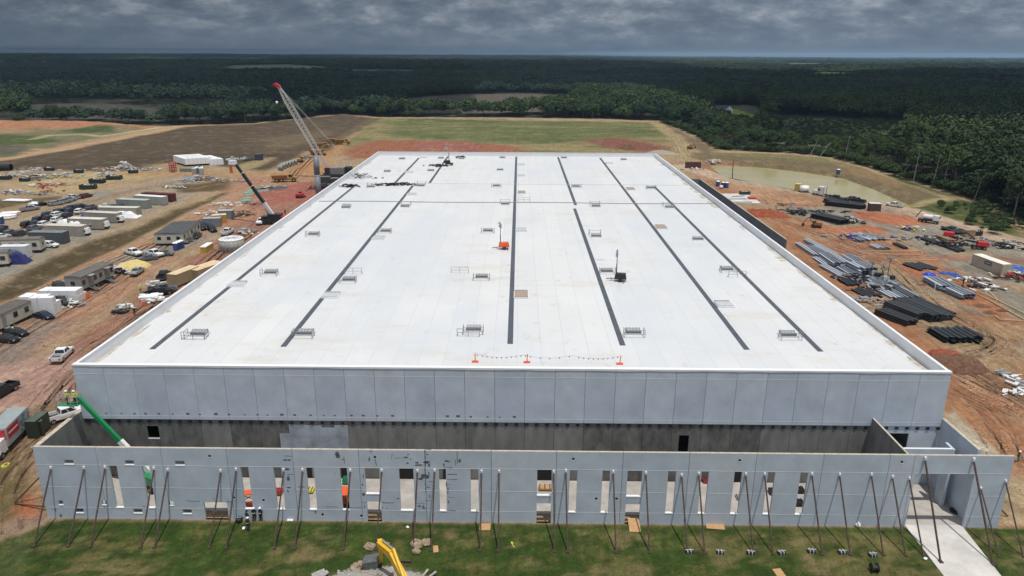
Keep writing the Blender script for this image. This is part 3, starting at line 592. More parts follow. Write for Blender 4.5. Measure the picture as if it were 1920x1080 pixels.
# ------------------------------------------------------------------ the unroofed front wing
FX0, FX1, FY, FT, FZ = -52.6, 53.6, 69.9, .28, 9.0
wing = thing('office_wing', 'low unroofed concrete wing with slot windows held up by slanting braces', 'building shell', (0, 0, 0))
def u(px, py=882): return PY(px, py, FY).x
def zf(py, px=700): return PY(px, py, FY).z
joints = [FX0]+[PY(x, y, FY).x for x, y in ((178, 840), (300, 841), (423, 842), (547, 843), (671.5, 844), (796, 845), (921, 846), (1044, 847), (1169, 848), (1294, 849), (1420, 850), (1546, 851), (1671, 852), (1717, 852))]+[FX1]
ZW0, ZW1 = 1.45, 6.78               # slot windows sill and head
op = []                              # openings: x0, x1, z0, z1
for a, b in ((205, 220), (267, 281), (451, 466), (512.5, 527.5), (574, 588.5), (637, 650.5), (822.5, 836), (882, 897), (1068.5, 1083), (1130, 1144.5), (1253.5, 1268.5), (1316, 1330), (1378, 1392.5), (1440.5, 1454.5), (1502, 1516.5)):
    op.append((u(a), u(b), ZW0, ZW1, 's'))
op.append((u(748), u(775), ZW0, ZW1, 's'))
for a, b in ((683.5, 711), (1007.5, 1035), (1177, 1205)):
    op.append((u(a), u(b), 3.55, ZW1, 's')); op.append((u(a), u(b), .0, 2.55, 'd'))
op.append((PY(381, 940, FY).x, PY(425, 940, FY).x, .0, 2.25, 'd'))
for a, b, y0, y1 in ((119, 137, 862, 870), (232.5, 250.5, 863, 871), (327, 345.5, 864, 872)): op.append((PY(a, y0, FY).x, PY(b, y0, FY).x, zf(y1+.3, a), zf(y0, a), 'v'))
for a, b, y0, y1 in ((108.5, 117.5, 938.5, 946.5), (190, 199, 938.5, 946.5), (316, 325, 939.5, 947.5), (140, 156, 953.7, 961.5), (249, 266, 954, 962), (341.5, 359, 955, 963)): op.append((PY(a, y0, FY).x, PY(b, y0, FY).x, zf(y1, a), zf(y0, a), 'v'))
P0, P1 = PY(1714, 900, FY).x, PY(1825, 900, FY).x
op.append((P0, P1, 0, 6.75, 'p'))
LIT_REVEAL_Z = (6.80, 4.0, 1.40)  # heights of the white strips painted as sunlit groove edges
def wall_cells(mb, xs, zs, solid, y0, y1):
    nx, nz = len(xs)-1, len(zs)-1; S = [[solid((xs[i]+xs[i+1])/2, (zs[k]+zs[k+1])/2) for k in range(nz)] for i in range(nx)]
    for i in range(nx):
        for k in range(nz):
            if not S[i][k]: continue
            a, b, c, d = xs[i], xs[i+1], zs[k], zs[k+1]
            v = [(a, y0, c), (b, y0, c), (b, y1, c), (a, y1, c), (a, y0, d), (b, y0, d), (b, y1, d), (a, y1, d)]
            f = [(0, 1, 5, 4), (2, 3, 7, 6)]
            if i == 0 or not S[i-1][k]: f.append((3, 0, 4, 7))
            if i == nx-1 or not S[i+1][k]: f.append((1, 2, 6, 5))
            if k == 0 or not S[i][k-1]: f.append((0, 3, 2, 1))
            if k == nz-1 or not S[i][k+1]: f.append((4, 5, 6, 7))
            mb.add(v, f)
for i in range(len(joints)-1):
    a, b = joints[i]+.022, joints[i+1]-.022; mine = [o for o in op if o[1] > a and o[0] < b]
    if joints[i+1] == FX1: pass
    xs = sorted({a, b, *[min(max(o[0], a), b) for o in mine], *[min(max(o[1], a), b) for o in mine]}); zs = sorted({-.3, FZ, *[o[2] for o in mine], *[o[3] for o in mine]})
    mb = MB(); wall_cells(mb, xs, zs, lambda x, z: not any(o[0] < x < o[1] and o[2] < z < o[3] for o in mine), FY, FY+FT)
    mb.build('wall_panel', (PAINT2, PAINT, PAINT3)[(i*2) % 3], wing)
    MB().box(a, b, FY+.01, FY+FT-.01, FZ, FZ+.015).build('top_edge', CAP, wing)
    for zz in LIT_REVEAL_Z:
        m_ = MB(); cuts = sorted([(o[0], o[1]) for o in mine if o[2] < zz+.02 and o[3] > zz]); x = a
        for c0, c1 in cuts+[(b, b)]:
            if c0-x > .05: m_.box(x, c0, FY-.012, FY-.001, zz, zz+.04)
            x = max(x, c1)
        m_.build('lit_reveal_strip', TPOW, wing)  # white strip stands in for the groove edge catching sun
    if i: MB().box(joints[i]-.03, joints[i]+.03, FY+.06, FY+.2, 0, FZ-.03).build('joint_seal', DARK, wing)
for o in op:
    if o[4] in 'sv': MB().box(o[0]+.003, o[1]-.003, FY-.03, FY+FT, o[2]-.10, o[2]+.012).build('sill', WHITE, wing)
# small round sleeves in the panels
for px, py in ((393, 855), (438.5, 933), (494, 938), (605, 965), (677.5, 967), (703, 857), (1075, 860.5), (1118, 935), (1156, 935), (1387, 863), (1691, 866)):
    p = PY(px, py, FY); MB().cyl((p.x, FY-.004, p.z), (p.x, FY+.05, p.z), .16, n=8).build('sleeve', BLACK, wing)
    MB().box(p.x-.16, p.x+.16, FY-.02, FY-.002, p.z-.22, p.z-.15).build('sleeve_lip', WHITE, wing)
# side walls, partition, portal room, slab
def yz_wall(name, x0, x1, y0, y1, z0, z1, ma, cap=True):
    MB().box(x0, x1, y0, y1, z0, z1).build(name, ma, wing)
    if cap: MB().box(x0+.01, x1-.01, y0, y1, z1, z1+.015).build('top_edge', CAP, wing)
yz_wall('side_wall', FX0, FX0+.56, FY+FT+.02, MY0+.13, 0, FZ, RAW)
MB().box(FX0-.012, FX0-.001, FY+.02, MY0-.02, 0, FZ).build('painted_face', PAINT, wing)
yz_wall('partition_wall', 42.15, 42.4, FY+FT+.02, MY0+.13, 0, FZ, RAW)
MB().box(42.401, 42.41, FY+FT+.02, MY0-.02, 0, FZ-.02).build('painted_face', PAINT, wing)
yz_wall('side_wall', 50.41, 50.8, 71.2, MY0+.13, 0, FZ, PAINT)
yz_wall('beam_wall', 42.45, 49.4, 73.8, 74.1, 6.0, 7.5, PAINT, False); MB().box(42.45, 49.4, 73.81, 74.09, 7.5, 7.55).build('top_edge', TPOW, wing)
yz_wall('stub_wall', 49.4, 49.7, 73.8, 75.4, 0, 7.5, PAINT, False)
MB().box(FX0+.5, 42.14, FY+1.55, MY0-.03, -.25, .12).build('floor_slab', SLAB, wing)
MB().box(42.42, 50.54, FY+.3, MY0-.03, -.25, .06).build('portal_slab', SLAB, wing)
MB().box(FX0+.5, 42.14, FY+.29, FY+1.54, -.5, -.32).build('leave_out_strip', mat('pit_soil', D(86, 72, 66), 1, var=.4, scale=2), wing)
m_ = MB()
for i in range(12):
    x = random.uniform(FX0+2, 40); m_.ball((x, FY+random.uniform(.6, 1.2), -.3), random.uniform(.2, .5), 6, 4, .3, .5)
for o in op:
    if o[4] == 'd':
        for k in range(5): m_.ball((random.uniform(o[0], o[1]), FY+random.uniform(.7, 1.3), -.22), random.uniform(.15, .35), 6, 4, .35, .6)
tag(m_.build('spoil_lumps', mat('spoil_pale', D(190, 168, 140), 1, var=.3, scale=3), wing), kind='stuff')
# black sheets painted as dark doorways on the back wall, seen through the windows
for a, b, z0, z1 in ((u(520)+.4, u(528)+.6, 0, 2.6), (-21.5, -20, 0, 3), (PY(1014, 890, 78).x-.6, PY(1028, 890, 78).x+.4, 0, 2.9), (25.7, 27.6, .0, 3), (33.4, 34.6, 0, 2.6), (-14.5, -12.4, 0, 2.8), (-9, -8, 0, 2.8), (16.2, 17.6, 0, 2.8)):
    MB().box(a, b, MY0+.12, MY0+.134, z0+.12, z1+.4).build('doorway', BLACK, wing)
# grout patches trowelled on the front face
m_ = MB(); rr = random.Random(11)
def blob(cx, cz, w, h):
    n = 9; pts = []
    for k in range(n):
        t = 2*math.pi*k/n; q = rr.uniform(.6, 1.1); pts.append((cx+w*q*math.cos(t)/2, cz+h*q*math.sin(t)/2))
    m_.add([(x, FY-.004, z) for x, z in pts], [tuple(range(n))])
PATCH = [(633, 853, 10, 12), (628, 887, 5, 1), (541, 855, 14, 1.5), (538, 862, 14, 4), (538, 880, 9, 7), (540, 897, 6, 9), (541, 914, 8, 4), (540, 921, 4, 4), (545, 889, 12, 1.5), (548, 917, 14, 1), (565, 913, 12, 2), (645, 862, 1.5, 14), (642, 862, 5, 2), (692, 861, 4, 8), (703, 864, 1.5, 12), (706, 870, 1.5, 8), (696, 847, 4, 3), (735, 856, 1.5, 12), (745, 859, 10, 1.2), (754, 859, 4, 1), (761, 858, 6, 4), (765, 852, 3, 2), (764, 868, 5, 4), (770, 861, 2, 3), (782, 868, 6, 5), (785, 872, 12, 4), (793, 872, 10, 1.2), (800, 867, 9, 8), (805, 872, 5, 7), (797, 855, 2, 26), (797, 880, 2.5, 30), (798, 910, 2, 28), (801, 852, 3, 3), (804, 843, 10, 2), (797, 893, 14, 12), (789, 898, 8, 6), (804, 887, 3, 3), (805, 890, 3, 3), (808, 903, 12, 1.2), (803, 914, 5, 3), (802, 938, 10, 1.2), (806, 931, 3, 5), (838, 865, 7, 5), (833, 872, 4, 6), (840, 876, 16, 1.2), (861, 864, 6, 7), (854, 868, 1.5, 12), (857, 858, 1.5, 26), (844, 878, 8, 2), (847, 889, 18, 2.5), (848, 899, 18, 1.5), (838, 908, 3, 10), (843, 909, 5, 1), (840, 920, 2.5, 14), (845, 932, 10, 1), (841, 941, 3, 5), (848, 957, 14, 2), (793, 949, 3, 5), (786, 949, 6, 5), (795, 953, 6, 3), (788, 944, 14, 1.2), (681, 893, 2, 8), (680, 909, 4, 4), (681, 927, 6, 6), (683, 942, 8, 1.5), (683, 950, 2, 5), (727, 943, 22, 2), (717, 952, 5, 1.5), (725, 953, 4, 1), (747, 935, 5, 3), (668, 951.5, 22, 1.2), (622, 950.5, 26, 1.2), (592, 960, 3, 5), (605, 963, 3, 3), (362, 939.5, 26, 1.5), (430, 940.5, 12, 2), (401, 935.5, 8, 1), (102, 954, 10, 1.2), (114, 967, 6, 6), (104, 957, 2, 6), (211, 952, 6, 2), (270, 950, 6, 2), (196, 951, 2, 4)]
for px, py, w, h in PATCH:
    p = PY(px, py, FY); k = .0585; nb = max(1, int(max(w, h)/6))
    for j in range(nb):
        t = (j+.5)/nb-.5
        if w > h: blob(p.x+t*w*k, p.z+rr.uniform(-.04, .04), w*k/nb*1.5, max(h*k, .05))
        else: blob(p.x+rr.uniform(-.04, .04), p.z+t*h*k, max(w*k, .05), h*k/nb*1.5)
tag(m_.build('grout_patches', PATCHG, wing), kind='stuff')
# driveway through the portal
dw = MB(); a, b, c, d = G(1697, 986), G(1803, 986), G(1900, 1110), G(1792, 1110)
a.y = b.y = FY+.29; dw.hexa([(a.x, a.y, -.2), (d.x, d.y, -.2), (c.x, c.y, -.2), (b.x, b.y, -.2)], [(a.x, a.y, .07), (d.x, d.y, .07), (c.x, c.y, .07), (b.x, b.y, .07)])
tag(dw.build('driveway', DRIVE), 'pale broom-finished concrete drive running out of the portal', kind='structure')
# temporary braces
BR = thing('wall_brace', '', 'brace', (0, 0, 0), 0, 'steel braces propping the front wall')
L_, H_ = 4.95, 6.55
MB().cyl((0, -L_, .02), (0, -.03, H_), .085, n=8).build('brace_pipe', RUST, BR)
MB().box(-.09, .09, -.16, -.003, H_-.16, H_+.2).build('wall_shoe', WHITE, BR); MB().box(-.16, .16, -L_-.2, -L_+.2, 0, .12).build('foot_plate', RUST, BR)
bx = [(96, 877), (158, 877), (197.5, 876), (289, 878), (315, 881), (414, 883), (443, 880), (532, 881), (567.5, 881), (657, 882), (716, 882), (783, 883), (815, 882), (903, 884), (936, 884), (1038.5, 885), (1061, 883), (1150, 885), (1211, 887), (1278, 891), (1310, 888), (1398, 889), (1433.5, 889), (1522, 889), (1574, 890), (1633.5, 890), (1673, 894), (1704.5, 897)]
ordn = ['first', 'second', 'third', 'fourth', 'fifth', 'sixth', 'seventh', 'eighth', 'ninth', 'tenth', 'eleventh', 'twelfth', 'thirteenth', 'fourteenth', 'fifteenth', 'sixteenth', 'seventeenth', 'eighteenth', 'nineteenth', 'twentieth']
for i, (px, py) in enumerate(bx):
    p = PY(px, py, FY); lab = f'brown steel brace on the front wall, {ordn[i]} from its west corner' if i < 14 else f'brown steel brace on the front wall, {ordn[27-i]} west of the portal'
    place(BR, (p.x, FY, 0), random.uniform(-.012, .012), lab, (1, 1, p.z/H_))
for px, py, s, lab in ((1734, 860, 1.21, 'long brown steel brace standing on the driveway in front of the portal'), (1825, 862, 1.27, 'long brown steel brace east of the portal, beside the driveway'), (1838.5, 915, 1., 'thin brown steel brace close behind the long one east of the driveway'), (1885, 902, 1.0, 'brown steel brace at the east end of the front wall')):
    p = PY(px, py, FY); place(BR, (p.x, FY, 0), 0, lab, (1.25 if s > 1.1 else 1, s, p.z/H_))
for a, b, lab in (((FX0, 74, 5.5), G(27, 944), 'brown brace propping the west side wall outside'), ((FX0, 71, .6), G(27, 945), 'short brown kicker brace at the west side wall foot')):
    MBs = MB().cyl(a, (b.x, b.y, .05), .08, n=6); tag(MBs.build('side_brace', RUST), lab, 'brace')
for a, b, lab in ((PY(1880, 955, 76), PY(1896, 977, 74), 'short brown brace behind the east end of the front wall'),):
    tag(MB().cyl(a, b, .09, n=6).build('side_brace', RUST), lab, 'brace')
tag(MB().cyl((41.9, 76, 4.8), (37.6, 73.2, .15), .08, n=6).build('side_brace', RUST), 'dark inner brace leaning on the west face of the partition', 'brace')
tag(MB().cyl((50.9, 73, 5), (56, 72, .05), .08, n=6).build('side_brace', RUST), 'brown brace propping the outside of the east wing wall', 'brace')
# outer wall beyond the east side of the warehouse
ow = thing('dock_wall', 'long dark grey concrete screen wall east of the warehouse', 'wall', (0, 0, 0))
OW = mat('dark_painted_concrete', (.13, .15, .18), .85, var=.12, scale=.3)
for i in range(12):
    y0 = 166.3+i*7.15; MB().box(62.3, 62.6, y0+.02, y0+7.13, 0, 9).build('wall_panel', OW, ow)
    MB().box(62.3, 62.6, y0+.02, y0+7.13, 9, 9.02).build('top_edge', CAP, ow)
    for k in range(3): MB().box(62.28, 62.299, y0+1.2+k*2.4, y0+1.5+k*2.4, 5.9, 6.3).build('embed_plate', BLACK, ow)  # black plates stand in for the dark of small square holes
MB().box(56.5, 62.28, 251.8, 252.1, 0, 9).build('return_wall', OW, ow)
# ------------------------------------------------------------------ roof equipment
VGREY = mat('vent_grey', (.45, .46, .47), .6, .2, var=.1); RAIL = mat('rail_steel', (.27, .275, .28), .5, .4, var=.1)
def vent_proto(w=2.1, d=1.25, rail=None):
    t = thing('roof_vent', '', 'roof vent', (0, 0, RZ), 0, 'louvred vents and hatches on the white roof')
    MB().box(-w/2-.12, w/2+.12, -d/2-.12, d/2+.12, 0, .22).build('curb', TPOW, t)
    MB().frus(-w/2, w/2, -d/2, d/2, .22, -w/2+.08, w/2-.08, -d/2+.08, d/2-.08, .62).build('vent_body', VGREY, t)
    m_ = MB()
    for k in range(3): m_.box(-w/2-.03, w/2+.03, -d/2-.05, -d/2+.06, .28+k*.12, .32+k*.12)
    m_.build('louvre', RAIL, t)
    m_ = MB()
    for k in range(5):
        x = -w/2+.2+k*(w-.4)/4; q = [Vector((x, -d/2+.1+j*(d-.2)/4, .62+.2*math.sin(math.pi*j/4))) for j in range(5)]
        for a, b in zip(q, q[1:]): m_.beam(a, b, .05)
    m_.build('guard_hoops', RAIL, t)
    if rail is not None:
        m_ = MB(); x0, x1, y0, y1 = rail
        for x in (x0, x1):
            for y in (y0, y1): m_.beam((x, y, 0), (x, y, 1.1), .06)
        for z_ in (.55, 1.08):
            m_.beam((x0, y0, z_), (x1, y0, z_), .05); m_.beam((x0, y0, z_), (x0, y1, z_), .05); m_.beam((x1, y0, z_), (x1, y1, z_), .05)
        m_.build('guard_rail', RAIL, t)
    return t
V0 = vent_proto(); V1 = vent_proto(rail=(-1.35, 1.35, -1.7, -.5)); V2 = vent_proto(rail=(-1.3, 1.1, 1.2, 2.6))
def hatch_proto(lid, w=2.3, d=2.0):
    t = thing('roof_hatch', '', 'roof hatch', (0, 0, RZ), 0, 'flat curbed hatches on the white roof')
    MB().box(-w/2-.12, w/2+.12, -d/2-.12, d/2+.12, 0, .25).build('curb', TPOW, t)
    MB().box(-w/2, w/2, -d/2, d/2, .25, .36).build('lid', lid, t); MB().box(-w/2, w/2, d/2+.5, d/2+.75, 0, .3).build('flashing_block', VGREY, t)
    return t
H0 = hatch_proto(mat('hatch_grey', (.5, .51, .53), .6)); H1 = hatch_proto(mat('hatch_board', D(176, 158, 142), .9, var=.1), 2.1, 3.0)
row_names = {}
def where_on_roof(p):
    y = p.y; cols = [(-46.9, 'westernmost'), (-30.4, 'second'), (-1, 'third'), (14, 'fourth'), (29.7, 'fifth'), (39, 'easternmost')]
    c = min(cols, key=lambda q: abs(q[0]-p.x)); side = 'east' if p.x > c[0] else 'west'
    row = ('front' if y < 92 else 'second' if y < 112 else 'third' if y < 125 else 'middle' if y < 165 else 'joint' if y < 200 else 'ridge' if y < 218 else 'back' if y < 245 else 'rearmost')
    return row, f'{side} of the {c[1]} dark strip'
lab_n = {}
def rl(what, p):
    r, s = where_on_roof(p); k = f'{what} in the {r} row, {s}'; lab_n[k] = lab_n.get(k, 0)+1
    if lab_n[k] > 1: k = f'{what} in the {r} row, further out, {s}' if lab_n[k] == 2 else f'{what} in the {r} row, farthest out, {s}'
    return k
R7 = lambda a: [(640+x/3, 280+y/3) for x, y in a]
for px, py in R7([(342, 54), (561, 50), (675, 52), (906, 47), (1252, 48), (1587, 58), (259, 125), (504, 120), (893, 116), (28, 328)])+[(650, 387), (1308, 449)]:
    p = G(px, py+1, RZ); place(V0, p, 0, rl('plain low vent', p))
for px, py in R7([(1432, 321), (1845, 327), (1433, 490), (922, 309), (360, 322), (166, 212), (448, 206)]):
    p = G(px, py+1, RZ); place(V2, p, 0, rl('vent with rails behind', p))
for px, py in R7([(873, 207), (1320, 210), (1738, 218), (250, 462), (825, 460), (45, 736), (790, 720), (1493, 688), (745, 1015), (1640, 1032)])+[(589, 440), (509, 512), (375, 627), (573, 626), (1362, 506), (1476, 629)]:
    p = G(px, py+1, RZ); place(V1, p, 0, rl('vent with rails in front', p))
for px, py in R7([(462, 48), (380, 131), (1012, 37), (1012, 88), (1012, 150), (395, 256), (1507, 80), (1013, 458), (208, 504)])+[(620, 556), (444, 535), (1358, 573)]:
    p = G(px, py, RZ); place(H0, p, 0, rl('flat white hatch', p))
for px, py in R7([(1014, 246), (1628, 226), (1800, 442), (1012, 824)]):
    p = G(px, py, RZ); place(H1, p, 0, rl('brown-boarded hatch', p))
# free-standing rails
rp = thing('guard_rail', '', 'guard rail', (0, 0, RZ), 0, 'free-standing guard rails on the roof')
m_ = MB()
for x in (-1.5, 0, 1.5): m_.beam((x, 0, 0), (x, 0, 1.1), .06)
for x in (-1.5, 1.5): m_.beam((x, 0, .05), (x, .9, .05), .05)
for z_ in (.55, 1.08): m_.beam((-1.5, 0, z_), (1.5, 0, z_), .05)
m_.build('rail_frame', RAIL, rp)
for px, py, l in ((862, 512, 'metal guard rail standing just behind a vent west of the third strip'), (662, 514, 'metal guard rail by the vent east of the second strip'), (362, 637, 'metal guard rail next to the front vent of the westernmost strip'), (878, 631, 'metal guard rail in front of the hooped vent west of the third strip'), (982, 378, 'small guard rail at the expansion joint east of the third strip'), (1382, 520, 'metal guard rail east of the vent by the fifth strip')):
    place(rp, G(px, py, RZ), random.uniform(-.1, .1), l)
def light_tower(paint, label, p, rz, hgt=5.2):
    t = thing('light_tower', label, 'light tower', p, rz, 'mobile light towers')
    MB().frus(-1, 1, -.6, .6, .45, -.85, .85, -.5, .5, 1.35).build('engine_housing', paint, t)
    for s in (-1, 1): MB().tube((0, s*.62, .33), (0, s*.82, .33), .33, .12, 10).build('wheel', DARK, t)
    m_ = MB(); m_.beam((-2.4, 0, .35), (-.9, 0, .45), .1)
    for s in (-1, 1): m_.beam((.5, s*.5, .4), (.5, s*1.5, .4), .08); m_.cyl((.5, s*1.5, 0), (.5, s*1.5, .6), .05, n=6)
    m_.build('outriggers', DARK, t)
    m_ = MB(); m_.cyl((-.7, 0, .5), (-.7, 0, hgt*.6), .09, n=6); m_.cyl((-.7, 0, hgt*.6), (-.7, 0, hgt), .06, n=6); m_.build('mast', DARK, t)
    MB().beam((-.7, -.8, hgt-.1), (-.7, .8, hgt-.1), .07).build('lamp_bar', DARK, t)
    for y, z_ in ((-.7, hgt), (.7, hgt), (-.6, hgt-.5), (.6, hgt-.5)): MB().frus(-.95, -.55, y-.22, y+.22, z_-.1, -.85, -.65, y-.15, y+.15, z_+.25).build('lamp_head', GALV, t)
    return t
ORANGE = mat('orange_paint', (.75, .12, .035), .45, var=.05); BLKP = mat('black_paint', (.02, .02, .022), .4)
light_tower(ORANGE, 'orange light tower standing on the roof beside the third dark strip', G(945, 467, RZ), .2, 5)
light_tower(BLKP, 'black light tower standing on the roof between the fourth and fifth strips', G(1163, 527, RZ), -.15, 5)
for px, py, l in ((1637, 517, 'white-topped light tower, first of the cluster among the steel stacks'), (1646, 522, 'black light tower, second of the cluster among the steel stacks'), (1658, 528, 'grey light tower at the front of the cluster among the steel'), (1668, 527, 'tall-masted light tower at the east end of the cluster among the steel')):
    light_tower(BLKP if px in (1646, 1668) else mat('grey_paint', (.4, .4, .4), .5), l, G(px, py), random.uniform(0, 3), 3.6 if px != 1668 else 5.5)
# flagged barrier on the front of the roof
for i, (px, py) in enumerate(((891, 677), (988, 678), (1162, 681))):
    p = G(px, py+2, RZ); p.z = RZ
    t = thing('warning_post', ('red warning post at the west end of the pennant line', 'leaning red warning post in the middle of the pennant line', 'red warning post at the east end of the pennant line')[i], 'post', p)
    MB().cyl((0, 0, 0), (.05*i, 0, 1.15), .06, n=6).build('post', ORANGE, t); MB().box(-.4, .4, -.2, .2, 0, .15).build('base', ORANGE, t)
fl = thing('pennant_line', 'line of small faded pennants strung between the red roof posts', 'pennant line', G(891, 679, RZ)); q0 = G(891, 679, RZ); q1 = G(1162, 683, RZ)
m_ = MB(); n = 60; pts = []
for i in range(n+1):
    t = i/n; pts.append(Vector(((q1.x-q0.x)*t, (q1.y-q0.y)*t, 1.05-.35*abs(math.sin(t*math.pi*3.0)))))
for a, b in zip(pts, pts[1:]): m_.beam(a, b, .02)
m_.build('cord', RAIL, fl)
for i in range(1, n, 2):
    if 24 < i < 42 and i % 4 == 1: continue
    p = pts[i]; MB().add([p+Vector((-.09, 0, 0)), p+Vector((.09, 0, 0)), p+Vector((.0, .03, -.28))], [(0, 1, 2)]).build('pennant', ORANGE if i % 3 else PLY, fl)
# heaps of black scrap and ballast rolls on the roof
def heap(name, label, cat, p, w, d, h, n, mats, seed=0, ln=(.4, 1.6), th=(.05, .25), kind='stuff'):
    rr = random.Random(seed); o = None; root = thing(name, label, cat, p)
    for mi, ma in enumerate(mats):
        m_ = MB()
        for k in range(n//len(mats)):
            x, y = rr.gauss(0, w*.25), rr.gauss(0, d*.25); z_ = max(0, h*(1-(2*x/w)**2-(2*y/d)**2))*rr.random()
            l = rr.uniform(*ln)/2; t_ = rr.uniform(*th); a = rr.uniform(0, math.pi); e = rr.uniform(-.35, .35)
            m_.beam((x-l*math.cos(a), y-l*math.sin(a), z_+t_/2+max(0, -l*e)), (x+l*math.cos(a), y+l*math.sin(a), z_+t_/2+l*abs(e)), rr.uniform(t_, t_*3), t_)
        tag(m_.build('pieces', ma, root), kind='stuff')
    return root
GREYJ = mat('junk_grey', (.3, .3, .3), .8, var=.3); TANJ = mat('junk_tan', D(190, 160, 130), .9, var=.3); WHJ = mat('junk_white', (.68, .67, .64), .8, var=.15); REDJ = mat('junk_red', (.4, .05, .05), .7, var=.2)
heap('scrap_heap', 'heap of black membrane scrap on the roof near the west parapet', 'scrap heap', G(650, 350, RZ), 7, 3, .5, 40, [BLKP, DARK], 1)
heap('scrap_heap', 'long heap of black scrap lying along the roof ridge seam', 'scrap heap', G(727, 347.5, RZ), 10, 2, .5, 50, [BLKP, DARK], 2)
heap('scrap_heap', 'long heap of black scrap at the second strip end', 'scrap heap', G(757, 346.5, RZ), 9, 2, .5, 44, [BLKP, DARK], 3)
heap('scrap_heap', 'small dark heap of scrap beside the boom lift on the far roof', 'scrap heap', G(818, 311.5, RZ), 8, 3, .5, 40, [BLKP], 4)
heap('scrap_heap', 'pale and dark rubble of cut membrane near the far west parapet', 'scrap heap', G(675, 333, RZ), 8, 8, 1.2, 60, [WHJ, BLKP], 5)
heap('scrap_heap', 'tangle of black scrap west of the far roof corner', 'scrap heap', G(862, 295.5, RZ), 4, 3, .5, 20, [BLKP], 6)
# ------------------------------------------------------------------ vehicles
GLASS = mat('tinted_glass', (.018, .022, .026), .08, var=.05, spec=.8); TYRE = mat('tyre', (.018, .018, .018), .85); RIM = mat('rim', (.35, .35, .36), .35, .7)
HL = mat('headlamp', (.7, .7, .68), .15); TL = mat('tail_lamp', (.35, .01, .01), .25)
CARP = {n: mat('car_'+n, c, .28, mt, var=.02, spec=.6) for n, c, mt in (('white', (.74, .74, .73), 0), ('silver', (.40, .41, .43), .5), ('grey', (.15, .155, .17), .4), ('black', (.012, .012, .014), .1), ('navy', (.012, .02, .05), .2), ('maroon', (.12, .012, .015), .2))}
_cars = {}
def wheels(t, xs, w, r=.38):
    for x in xs:
        for s in (-1, 1):
            k = MB().cyl((x, s*(w-.24), r), (x, s*w, r), r, n=14).build('wheel', TYRE, t); MB().cyl((x, s*(w+.002), r), (x, s*(w+.02), r), r*.58, n=10).build('rim', RIM, k)
def loft(mb, st):        # stations (x, zb, zt, hw_bottom, hw_top)
    vs = []
    for x, zb, zt, wb, wt in st: vs += [(x, -wb, zb), (x, wb, zb), (x, wt*1.02, (zb+zt)/2+.08), (x, wt, zt), (x, -wt, zt), (x, -wt*1.02, (zb+zt)/2+.08)]
    n = len(st); fs = [(5, 4, 3, 2, 1, 0), tuple((n-1)*6+i for i in range(6))]
    for k in range(n-1):
        for i in range(6): j = (i+1) % 6; fs.append((k*6+i, k*6+j, (k+1)*6+j, (k+1)*6+i))
    mb.add(vs, fs)
def greenhouse(t, paint, x0, x1, X0, X1, z0, z1, w0, w1, mid=()):
    """cab: bottom x0..x1, roof X0..X1; panes sit 6 mm proud"""
    b = [(x0, -w0, z0), (x1, -w0, z0), (x1, w0, z0), (x0, w0, z0)]; u_ = [(X0, -w1, z1), (X1, -w1, z1), (X1, w1, z1), (X0, w1, z1)]
    MB().hexa(b, u_).build('cab', paint, t)
    B = [Vector(p) for p in b]; U = [Vector(p) for p in u_]
    def pane(a, b_, c, d, name, f0=.06, f1=.94, g0=.12, g1=.9):
        n = (b_-a).cross(d-a).normalized()*.007; q = lambda s, v: (a*(1-s)+b_*s)*(1-v)+(d*(1-s)+c*s)*v+n
        MB().add([q(f0, g0), q(f1, g0), q(f1, g1), q(f0, g1)], [(0, 1, 2, 3)]).build(name, GLASS, t)
    pane(B[1], B[2], U[2], U[1], 'windscreen'); pane(B[3], B[0], U[0], U[3], 'rear_window')
    cuts = [0.03]+list(mid)+[.97]
    for i in range(len(cuts)-1):
        pane(B[0], B[1], U[1], U[0], 'side_window', cuts[i]+.02, cuts[i+1]-.02); pane(B[2], B[3], U[3], U[2], 'side_window', 1-cuts[i+1]+.02, 1-cuts[i]-.02)
